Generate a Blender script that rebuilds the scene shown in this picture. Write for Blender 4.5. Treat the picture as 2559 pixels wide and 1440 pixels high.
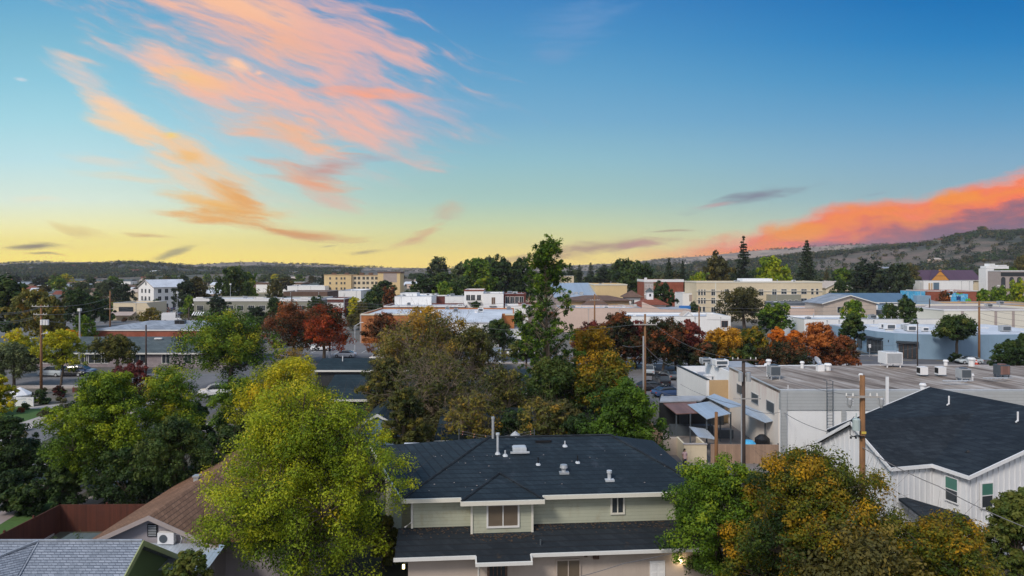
import bpy, math, random
import numpy as np
from mathutils import Vector, Matrix

sc = bpy.context.scene
for o in list(bpy.data.objects):
    bpy.data.objects.remove(o)
R = math.radians
F = 1706.0      # focal length in photo pixels
H = 18.0        # camera height (a low drone)
CX, HY = 1279.5, 672.0

# ------------------------------------------------------------------ camera
cam_d = bpy.data.cameras.new("camera")
cam = bpy.data.objects.new("camera", cam_d)
sc.collection.objects.link(cam)
cam.location = (0, 0, H)
cam.rotation_euler = (R(90), 0, 0)
cam_d.sensor_width = 36
cam_d.lens = 36 * F / 2559
cam_d.shift_y = -(720 - HY) / 2559
cam_d.clip_start = .5
cam_d.clip_end = 30000
sc.camera = cam
sc.view_settings.view_transform = 'Standard'
sc.view_settings.look = 'None'
sc.view_settings.exposure = 0
sc.view_settings.gamma = 1
sc.cycles.max_bounces = 6
sc.cycles.diffuse_bounces = 3
sc.cycles.transparent_max_bounces = 4
sc.cycles.volume_bounces = 0
sc.cycles.use_denoising = True
try:
    sc.cycles.denoiser = 'OPENIMAGEDENOISE'
    sc.cycles.denoising_prefilter = 'ACCURATE'
except Exception:
    pass

def lin(c):
    c = c / 255.0
    return c / 12.92 if c <= .04045 else ((c + .055) / 1.055) ** 2.4
def srgb(r, g, b, k=1.0):
    return (lin(r) * k, lin(g) * k, lin(b) * k, 1)

# ------------------------------------------------------------------ small maths-in-nodes language
class S:
    nt = None
    def __init__(self, s): self.s = s
    @staticmethod
    def put(inp, v):
        if isinstance(v, S): S.nt.links.new(v.s, inp)
        else: inp.default_value = v
    @staticmethod
    def m(op, *a, clamp=False):
        n = S.nt.nodes.new('ShaderNodeMath'); n.operation = op; n.use_clamp = clamp
        for i, v in enumerate(a): S.put(n.inputs[i], v)
        return S(n.outputs[0])
    def __add__(a, b): return S.m('ADD', a, b)
    def __radd__(a, b): return S.m('ADD', b, a)
    def __sub__(a, b): return S.m('SUBTRACT', a, b)
    def __rsub__(a, b): return S.m('SUBTRACT', b, a)
    def __mul__(a, b): return S.m('MULTIPLY', a, b)
    def __rmul__(a, b): return S.m('MULTIPLY', b, a)
    def __truediv__(a, b): return S.m('DIVIDE', a, b)
def smooth(x, lo, hi, a=0.0, b=1.0):
    n = S.nt.nodes.new('ShaderNodeMapRange'); n.interpolation_type = 'SMOOTHSTEP'
    S.put(n.inputs[0], x)
    for i, v in zip((1, 2, 3, 4), (lo, hi, a, b)): S.put(n.inputs[i], v)
    return S(n.outputs[0])
def vec(x, y, z=0.0):
    n = S.nt.nodes.new('ShaderNodeCombineXYZ')
    for i, v in enumerate((x, y, z)): S.put(n.inputs[i], v)
    return S(n.outputs[0])
def noise(v, scale, detail=4, rough=.55, dist=0.0):
    n = S.nt.nodes.new('ShaderNodeTexNoise')
    S.put(n.inputs['Vector'], v)
    n.inputs['Scale'].default_value = scale; n.inputs['Detail'].default_value = detail
    n.inputs['Roughness'].default_value = rough; n.inputs['Distortion'].default_value = dist
    return S(n.outputs[0])
def mixc(f, a, b, blend='MIX'):
    n = S.nt.nodes.new('ShaderNodeMix'); n.data_type = 'RGBA'; n.blend_type = blend
    S.put(n.inputs[0], f); S.put(n.inputs[6], a); S.put(n.inputs[7], b)
    return S(n.outputs[2])
def ramp(x, stops, interp='LINEAR'):
    n = S.nt.nodes.new('ShaderNodeValToRGB'); S.put(n.inputs[0], x)
    cr = n.color_ramp; cr.interpolation = interp
    while len(cr.elements) < len(stops): cr.elements.new(.5)
    for e, (p, c) in zip(cr.elements, sorted(stops, key=lambda q: q[0])):
        e.position = p; e.color = c
    return S(n.outputs[0])

# ------------------------------------------------------------------ world: dusk sky with sunlit clouds
SKY_BACK = .90
world = bpy.data.worlds.new("World")
sc.world = world
world.use_nodes = True
nt = world.node_tree
nt.nodes.clear()
S.nt = nt
tc = nt.nodes.new('ShaderNodeTexCoord')
sp = nt.nodes.new('ShaderNodeSeparateXYZ')
nt.links.new(tc.outputs['Generated'], sp.inputs[0])
dx, dy, dz = S(sp.outputs[0]), S(sp.outputs[1]), S(sp.outputs[2])
yy = S.m('MAXIMUM', dy, .12)
# gnomonic sky coordinates about the sunset direction, in units the photo can be measured in
U = dx / yy * F + CX
V = HY - dz / yy * F
t = S.m('MULTIPLY', HY - V, 1 / 700.0, clamp=True)
def col(rows): return [((HY - y) / 700.0, srgb(*c)) for y, c in rows]
cl = ramp(t, col([(665, (255, 226, 80)), (640, (253, 228, 90)), (600, (249, 231, 126)), (560, (242, 238, 178)), (500, (226, 242, 226)),
                  (400, (192, 230, 237)), (300, (166, 218, 233)), (200, (143, 203, 226)), (100, (125, 188, 216)), (0, (103, 172, 212))]))
cc = ramp(t, col([(665, (238, 206, 98)), (640, (234, 210, 106)), (600, (214, 208, 134)), (560, (196, 209, 166)), (500, (170, 205, 196)),
                  (400, (146, 194, 208)), (300, (120, 176, 210)), (200, (100, 164, 207)), (100, (80, 150, 202)), (0, (64, 135, 196))]))
cr_ = ramp(t, col([(665, (205, 170, 130)), (640, (205, 180, 140)), (600, (188, 192, 164)), (560, (170, 190, 182)), (500, (150, 184, 196)),
                   (400, (128, 174, 204)), (300, (98, 160, 203)), (200, (66, 145, 199)), (100, (34, 128, 193)), (0, (10, 114, 184))]))
base = mixc(smooth(U, 1150.0, 2500.0), mixc(smooth(U, 60.0, 1250.0), cl, cc), cr_)
air = smooth(V, 470.0, 680.0) * .36 + 1.0
base = mixc(1.0, base, vec(air, air, air * .98), 'MULTIPLY')
# warp
P0 = vec(U * .001, V * .001, 3.1)
w1 = noise(P0, 3.2, 2)
w2 = noise(vec(U * .001, V * .001, 9.7), 3.2, 2)
Uw = U + (w1 - .5) * 110.0
Vw = V + (w2 - .5) * 66.0
def streak(ang, long_, short, seed, detail=4, rough=.6):
    c, s = math.cos(R(ang)), math.sin(R(ang))
    a = Uw * c + Vw * s
    b = Vw * c - Uw * s
    return noise(vec(a * (1 / long_), b * (1 / short), seed), 1.0, detail, rough, .15)
nA = streak(24, 260, 42, 1.0)
nB = streak(6, 230, 30, 5.0)
nC = streak(-9, 220, 46, 8.0)
nG = streak(17, 150, 26, 12.0, 4, .6)
nH = streak(2, 120, 18, 15.0, 4, .6)
nF = noise(vec(Uw * .001, Vw * .0014, 2.0), 9.0, 5, .6)
lay = base
def cloud(cx, cy, a, b, ang, c, k=1.0, n=nA, lo=.22, hi=1.08, wob=1.45):
    """one lit cloud: an ellipse of sky broken up by wind-drawn noise"""
    global lay
    co, si = math.cos(R(ang)), math.sin(R(ang))
    du, dv = Uw - cx, Vw - cy
    p = (du * co + dv * si) * (1.0 / a)
    q = (dv * co - du * si) * (1.0 / b)
    r = S.m('SQRT', p * p + q * q)
    m = 1.0 - r * .72 + (n - .5) * wob + ((nG if ang > 9 else nH) - .5) * .8
    al = smooth(m, lo, hi) * k
    lay = mixc(al, lay, srgb(*c))
CLOUDS = [
 (740, 110, 540, 190, 20, (232, 186, 178), .6, nA), (620, 270, 420, 110, 26, (238, 200, 184), .36, nA), (960, 270, 230, 140, 28, (222, 180, 184), .45, nA), (560, 470, 300, 80, 20, (240, 208, 170), .35, nB),
 (700, 60, 480, 120, 16, (246, 186, 164), .9, nA), (640, 20, 300, 60, 14, (253, 196, 158), .85, nA), (760, 110, 240, 60, 14, (248, 182, 140), .6, nA),
 (900, 120, 240, 130, 25, (228, 178, 176), .65, nA),
 (400, 150, 210, 34, 13, (232, 196, 190), .75, nA), (540, 200, 300, 52, 17, (250, 196, 165), .95, nA), (530, 205, 140, 26, 16, (255, 205, 125), .8, nA),
 (700, 250, 300, 70, 14, (246, 184, 165), .75, nA), (900, 300, 240, 80, 24, (244, 186, 166), .85, nA), (940, 235, 190, 22, 3, (252, 168, 135), .9, nB),
 (320, 270, 190, 48, 42, (248, 208, 180), .95, nA), (380, 325, 190, 50, 32, (252, 212, 165), .9, nA), (200, 190, 110, 26, 25, (215, 205, 205), .5, nA),
 (430, 345, 36, 12, 8, (255, 215, 70), .9, nB), (500, 400, 190, 48, 24, (250, 205, 155), .9, nA), (490, 405, 60, 22, 12, (248, 192, 110), .8, nB),
 (760, 320, 180, 42, 14, (250, 186, 140), .9, nB), (720, 345, 170, 18, 6, (252, 184, 140), .8, nB), (610, 170, 50, 18, 12, (255, 205, 170), .95, nF), (672, 184, 20, 9, -8, (255, 200, 170), .95, nF),
 (770, 440, 130, 46, 18, (238, 168, 128), .95, nB), (830, 410, 100, 30, -8, (205, 150, 140), .85, nB), (920, 390, 90, 12, -4, (170, 178, 190), .6, nB),
 (820, 490, 110, 22, 26, (232, 185, 165), .6, nA),
 (260, 400, 130, 16, 12, (225, 222, 208), .6, nB), (320, 450, 190, 18, 9, (232, 222, 195), .65, nB), (600, 500, 110, 34, 28, (244, 186, 108), .95, nA),
 (560, 515, 200, 22, 8, (247, 188, 96), .98, nB), (560, 553, 190, 20, 6, (242, 176, 90), .98, nB), (770, 582, 150, 20, 5, (226, 164, 95), .97, nB),
 (590, 545, 90, 24, 14, (235, 176, 90), .7, nB),
 (1030, 590, 80, 18, -26, (226, 172, 120), .85, nC), (1110, 530, 80, 30, -10, (205, 188, 160), .75, nF), (915, 630, 64, 9, -6, (176, 152, 104), .85, nC),
 (80, 624, 120, 11, 0, (146, 128, 82), .98, nB), (110, 642, 60, 5, 4, (160, 138, 80), .8, nB), (430, 632, 70, 10, -16, (172, 160, 100), .85, nC), (365, 595, 90, 8, 1, (220, 175, 100), .9, nB),
 (200, 585, 90, 14, 14, (235, 205, 120), .6, nA), (830, 612, 30, 4, -4, (185, 165, 110), .7, nC),
 (620, 500, 70, 34, 40, (238, 172, 92), .9, nB), (470, 492, 130, 16, 8, (246, 205, 140), .9, nB), (520, 545, 140, 14, 4, (244, 186, 104), .95, nB), (700, 572, 110, 14, 6, (230, 165, 88), .95, nB), (450, 440, 150, 30, 26, (246, 214, 176), .7, nA),
 (50, 197, 26, 9, 4, (225, 225, 232), .7, nF), (100, 495, 90, 10, 6, (245, 235, 205), .4, nB),
 (1430, 60, 160, 60, -10, (120, 158, 205), .45, nC), (1390, 120, 60, 40, 0, (125, 160, 202), .4, nC), (1150, 260, 120, 34, 14, (150, 178, 208), .5, nA),
 (1900, 492, 165, 21, -10, (128, 132, 150), .98, nC), (1790, 514, 70, 8, -4, (196, 168, 168), .8, nC), (2180, 486, 60, 7, -10, (140, 160, 178), .6, nC),
 (1500, 622, 190, 24, -8, (172, 128, 112), .95, nC), (1610, 608, 90, 16, -6, (196, 140, 128), .85, nC), (1660, 577, 80, 4, -5, (176, 158, 128), .85, nC),
 (1330, 650, 130, 9, -2, (190, 160, 110), .7, nC)]
for cdef in CLOUDS:
    x, y, a, b, ang, c, k, n = cdef
    if y < 330 and 300 < x < 1100: x -= 38      # the wind-warp carries the high sheets to the right
    cloud(x, y, a, b, ang, c, k, n)
# the long lit bank on the right: one smooth upper edge, mauve underneath
e = (nF - .5) * 120.0 + (nC - .5) * 90.0 + (nH - .5) * 50.0
xr = U + 0.0
top = ramp(S.m('MULTIPLY', U - 1500.0, 1 / 1200.0, clamp=True), [(0, (.98, .98, .98, 1)), (.15, (.93, .93, .93, 1)), (.3, (.80, .80, .80, 1)), (.40, (.70, .70, .70, 1)),
      (.48, (.56, .56, .56, 1)), (.60, (.51, .51, .51, 1)), (.72, (.44, .44, .44, 1)), (.80, (.33, .33, .33, 1)), (.9, (.20, .20, .20, 1)), (1, (.08, .08, .08, 1))])
topy = top * 275.0 + 362.0
dep = V + e * .42 - topy
al = smooth(dep, -16.0, 26.0) * smooth(U, 1500.0, 1900.0)
hot = ramp(S.m('MULTIPLY', dep + e * .8, 1 / 130.0, clamp=True), [(0, srgb(255, 146, 112)), (.14, srgb(255, 128, 78)), (.34, srgb(255, 140, 48)),
      (.55, srgb(255, 120, 76)), (.76, srgb(206, 110, 104)), (1, srgb(140, 102, 124))])
shade = smooth(V + e * .7 + (U - 2559.0) * .12, 492.0, 562.0) * smooth(U, 2000.0, 2260.0)
hot = mixc(shade * .85, hot, srgb(118, 92, 114))
du, dv = U - 1995.0, V - 578.0
gold = smooth(1.0 - (du * du * (1 / 11000.0) + dv * dv * (1 / 900.0)) + (nF - .5) * 1.6, .1, .9)
du2, dv2 = U - 2380.0, V - 494.0
gold = S.m('MAXIMUM', gold, smooth(1.0 - (du2 * du2 * (1 / 16000.0) + dv2 * dv2 * (1 / 500.0)) + (nF - .5) * 1.8, .2, 1.0) * .7)
hot = mixc(gold * .9, hot, srgb(255, 152, 22))
lay = mixc(al, lay, hot)
# the unseen half of the sky, behind the viewer, and the zenith
up = S.m('MAXIMUM', dz, 0.0)
back = ramp(S.m('MULTIPLY', dz, 1.0, clamp=True), [(0, (.66, .62, .64, 1)), (.15, (.74, .74, .80, 1)), (.5, (.66, .73, .88, 1)), (1, (.48, .60, .84, 1))])
back = mixc(1.0, back, (SKY_BACK,) * 3 + (1,), 'MULTIPLY')
full = mixc(smooth(dy, .12, .36), back, lay)
bg = nt.nodes.new('ShaderNodeBackground')
nt.links.new(full.s, bg.inputs[0])
bg.inputs[1].default_value = 1.0
wo = nt.nodes.new('ShaderNodeOutputWorld')
nt.links.new(bg.outputs[0], wo.inputs[0])
world.cycles.sampling_method = 'MANUAL'
world.cycles.sample_map_resolution = 512

# the last light of the sky behind the viewer: one soft, wide sun
sun_d = bpy.data.lights.new("sun", 'SUN')
sun_d.energy = 2.45
sun_d.angle = R(14)
sun_d.color = (1.0, .91, .80)
sun = bpy.data.objects.new("sun", sun_d)
sc.collection.objects.link(sun)
sun.rotation_euler = (R(48), 0, R(-38))

# ------------------------------------------------------------------ helpers
coll = sc.collection
rng = random.Random(7)
def tag(o, label=None, cat=None, group=None, kind=None):
    if label: o['label'] = label
    if cat: o['category'] = cat
    if group: o['group'] = group
    if kind: o['kind'] = kind
    return o
def empty(name, loc, rz=0.0, label=None, cat=None, group=None):
    o = bpy.data.objects.new(name, None); coll.objects.link(o)
    o.location = loc; o.rotation_euler = (0, 0, rz); o.empty_display_size = .3
    return tag(o, label, cat, group)
def X(px, Y): return (px - CX) / F * Y
def Z(py, Y): return H - (py - HY) / F * Y
def YZ(py, z): return (H - z) * F / (py - HY)
def G(px, py, z=0.0):
    Y = YZ(py, z); return Vector((X(px, Y), Y, z))
def PY(px, py, Y): return Vector((X(px, Y), Y, Z(py, Y)))
kids = {}
def copy_tree(o, parent=None):
    c = o.copy(); coll.objects.link(c); c.parent = parent
    for ch in list(o.children): copy_tree(ch, c)
    return c

class MB:
    def __init__(s): s.v = []; s.f = []; s.mi = []; s.cur = 0
    def mat(s, i): s.cur = i; return s
    def poly(s, pts):
        b = len(s.v); s.v += [tuple(p) for p in pts]; s.f.append(tuple(range(b, b + len(pts)))); s.mi.append(s.cur); return s
    def box(s, x0, x1, y0, y1, z0, z1, rz=0, c=None):
        P = [(x0, y0, z0), (x1, y0, z0), (x1, y1, z0), (x0, y1, z0), (x0, y0, z1), (x1, y0, z1), (x1, y1, z1), (x0, y1, z1)]
        if rz:
            cx, cy = c or ((x0 + x1) / 2, (y0 + y1) / 2); co, si = math.cos(rz), math.sin(rz)
            P = [(cx + (x - cx) * co - (y - cy) * si, cy + (x - cx) * si + (y - cy) * co, z) for x, y, z in P]
        return s.hexa(P)
    def hexa(s, P):
        b = len(s.v); s.v += [tuple(p) for p in P]
        for f in ((0, 3, 2, 1), (4, 5, 6, 7), (0, 1, 5, 4), (1, 2, 6, 5), (2, 3, 7, 6), (3, 0, 4, 7)):
            s.f.append(tuple(b + i for i in f)); s.mi.append(s.cur)
        return s
    def prism(s, pts, z0, z1):
        """closed outline (counter-clockwise, from above) pushed from z0 to z1"""
        n = len(pts); b = len(s.v)
        s.v += [(p[0], p[1], z0) for p in pts] + [(p[0], p[1], z1) for p in pts]
        s.f.append(tuple(b + n - 1 - i for i in range(n))); s.mi.append(s.cur)
        s.f.append(tuple(b + n + i for i in range(n))); s.mi.append(s.cur)
        for i in range(n):
            j = (i + 1) % n
            s.f.append((b + i, b + j, b + n + j, b + n + i)); s.mi.append(s.cur)
        return s
    def slab(s, pts, t):
        """a sheet of any slope given by its top corners, t thick (downwards)"""
        n = len(pts); b = len(s.v)
        s.v += [tuple(p) for p in pts] + [(p[0], p[1], p[2] - t) for p in pts]
        s.f.append(tuple(b + i for i in range(n))); s.mi.append(s.cur)
        s.f.append(tuple(b + n + n - 1 - i for i in range(n))); s.mi.append(s.cur)
        for i in range(n):
            j = (i + 1) % n
            s.f.append((b + j, b + i, b + n + i, b + n + j)); s.mi.append(s.cur)
        return s
    def tube(s, path, rad, n=8, cap=True):
        if not hasattr(rad, '__len__'): rad = [rad] * len(path)
        P = [Vector(p) for p in path]; b = len(s.v)
        for i, p in enumerate(P):
            d = (P[min(i + 1, len(P) - 1)] - P[max(i - 1, 0)]).normalized()
            u = d.cross(Vector((0, 0, 1)) if abs(d.z) < .95 else Vector((1, 0, 0))).normalized(); w = d.cross(u)
            for k in range(n):
                a = 2 * math.pi * k / n
                s.v.append(tuple(p + (u * math.cos(a) + w * math.sin(a)) * rad[i]))
        for i in range(len(P) - 1):
            for k in range(n):
                k2 = (k + 1) % n
                s.f.append((b + i * n + k, b + i * n + k2, b + (i + 1) * n + k2, b + (i + 1) * n + k)); s.mi.append(s.cur)
        if cap:
            s.f.append(tuple(b + n - 1 - k for k in range(n))); s.mi.append(s.cur)
            e_ = b + (len(P) - 1) * n; s.f.append(tuple(e_ + k for k in range(n))); s.mi.append(s.cur)
        return s
    def cyl(s, x, y, z0, z1, r, r1=None, n=10): return s.tube([(x, y, z0), (x, y, z1)], [r, r if r1 is None else r1], n)
    def build(s, name, mats, parent=None, loc=None, smooth_=False, rz=0):
        me = bpy.data.meshes.new(name)
        me.from_pydata(s.v, [], s.f); 
        mats = mats if isinstance(mats, (list, tuple)) else [mats]
        for m in mats: me.materials.append(m)
        me.polygons.foreach_set('material_index', np.array(s.mi, dtype=np.int32))
        if smooth_: me.polygons.foreach_set('use_smooth', np.ones(len(s.f), dtype=bool))
        me.update()
        return link(name, me, parent, loc, rz)
def link(name, me, parent=None, loc=None, rz=0):
    o = bpy.data.objects.new(name, me); coll.objects.link(o)
    if parent: o.parent = parent
    if loc is not None: o.location = loc
    if rz: o.rotation_euler = (0, 0, rz)
    return o

# ------------------------------------------------------------------ materials
def newmat(name):
    m = bpy.data.materials.new(name); m.use_nodes = True
    nt = m.node_tree; S.nt = nt
    return m, nt, nt.nodes['Principled BSDF']
def objco():
    n = S.nt.nodes.new('ShaderNodeTexCoord'); return S(n.outputs['Object'])
def wpos():
    n = S.nt.nodes.new('ShaderNodeNewGeometry'); return S(n.outputs['Position'])
def scaled(v, sx, sy, sz):
    n = S.nt.nodes.new('ShaderNodeMapping'); S.put(n.inputs['Vector'], v); n.inputs['Scale'].default_value = (sx, sy, sz); return S(n.outputs[0])
def bump(b, h, k=.3, d=.02):
    n = S.nt.nodes.new('ShaderNodeBump'); n.inputs['Strength'].default_value = k; n.inputs['Distance'].default_value = d
    S.put(n.inputs['Height'], h); S.nt.links.new(n.outputs[0], b.inputs['Normal'])
def sep(v):
    n = S.nt.nodes.new('ShaderNodeSeparateXYZ'); S.put(n.inputs[0], v); return [S(q) for q in n.outputs]
def k4(c, k): return (min(c[0] * k, .92), min(c[1] * k, .92), min(c[2] * k, .92), 1)
def plain(name, c, rough=.7, var=.14, scale=1.2, metal=0, spec=.4, streaks=0, dirt=None):
    """painted or weathered surface: broad patches, fine grain, optional rain streaks and dirt colour"""
    m, nt, b = newmat(name); o = objco()
    n1 = noise(o, scale, 5, .65); n2 = noise(o, scale * 9, 3, .6)
    f = n1 * .7 + n2 * .3
    cc_ = ramp(f, [(.3, k4(c, 1 - var)), (.5, c), (.72, k4(c, 1 + var))])
    if streaks:
        x, y, z = sep(o)
        st = noise(vec(x * 2.6, y * 2.6, z * .22), 1.0, 4, .65)
        cc_ = mixc(smooth(st, .5, .78) * streaks, cc_, dirt or k4(c, .5))
    elif dirt:
        cc_ = mixc(smooth(noise(o, scale * .6, 6, .7), .48, .7) * .7, cc_, dirt)
    nt.links.new(cc_.s, b.inputs['Base Color'])
    b.inputs['Roughness'].default_value = rough; b.inputs['Metallic'].default_value = metal
    b.inputs['Specular IOR Level'].default_value = spec
    bump(b, n2, .15, .01)
    return m
def bricky(name, c1, c2, mortar, w=.22, h=.075, m_=.012, rough=.85, wall=True, spec=.3, patch=None):
    """courses laid by height: brick walls and shingled roofs"""
    m, nt, b = newmat(name); o = objco()
    x, y, z = sep(o)
    v = vec(x + y, z, 0.0) if wall else vec(x, y, z)
    n = nt.nodes.new('ShaderNodeTexBrick'); S.put(n.inputs['Vector'], v)
    n.inputs['Color1'].default_value = c1; n.inputs['Color2'].default_value = c2; n.inputs['Mortar'].default_value = mortar
    n.inputs['Scale'].default_value = 1; n.inputs['Brick Width'].default_value = w; n.inputs['Row Height'].default_value = h
    n.inputs['Mortar Size'].default_value = m_; n.inputs['Bias'].default_value = 0
    big = noise(o, .35, 5, .65)
    cc_ = mixc(smooth(big, .36, .66) * .6, S(n.outputs[0]), k4(c1, .62))
    fine = noise(o, 6.0, 4, .7)
    cc_ = mixc(smooth(fine, .45, .8) * .35, cc_, k4(c2, 1.25))
    if patch: cc_ = mixc(smooth(noise(o, .8, 5, .7), .58, .7) * .5, cc_, patch)
    nt.links.new(cc_.s, b.inputs['Base Color'])
    b.inputs['Roughness'].default_value = rough; b.inputs['Specular IOR Level'].default_value = spec
    bump(b, S(n.outputs[1]) * -1.0 + fine * .4, .35, .015)
    return m
def ribbed(name, c, pitch=.3, axis=0, rough=.45, metal=.3, var=.12, dirt=None, amt=.5, depth=.02):
    """standing ribs or boards across one axis"""
    m, nt, b = newmat(name); o = objco(); q = sep(o)[axis] if axis < 3 else (sep(o)[0] + sep(o)[1])
    wv = S.m('FRACT', q * (1 / pitch)); rib = smooth(S.m('ABSOLUTE', wv - .5), .36, .5)
    n1 = noise(o, .8, 5, .65)
    cell = S.m('FRACT', S.m('SINE', S.m('FLOOR', q * (1 / pitch)) * 12.9898) * 43758.5)
    cc_ = ramp(n1 * .7 + cell * .3, [(.25, k4(c, 1 - var)), (.5, c), (.75, k4(c, 1 + var))])
    cc_ = mixc(rib * .3, cc_, k4(c, .55))
    if dirt: cc_ = mixc(smooth(noise(o, .5, 6, .75), .48, .7) * amt, cc_, dirt)
    nt.links.new(cc_.s, b.inputs['Base Color']); b.inputs['Roughness'].default_value = rough; b.inputs['Metallic'].default_value = metal
    bump(b, rib, .5, depth)
    return m
def glassy(name, c=(.02, .025, .03, 1), rough=.12):
    m, nt, b = newmat(name); o = objco()
    nt.links.new(mixc(noise(o, .7, 2) , c, k4(c, 2.4)).s, b.inputs['Base Color'])
    b.inputs['Roughness'].default_value = rough; b.inputs['Specular IOR Level'].default_value = .7
    return m
def emis(name, c, k):
    m, nt, b = newmat(name); b.inputs['Base Color'].default_value = c
    b.inputs['Emission Color'].default_value = c; b.inputs['Emission Strength'].default_value = k
    return m
def g(v, k=1.0): return (v * k, v * k, v * k, 1)
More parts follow.
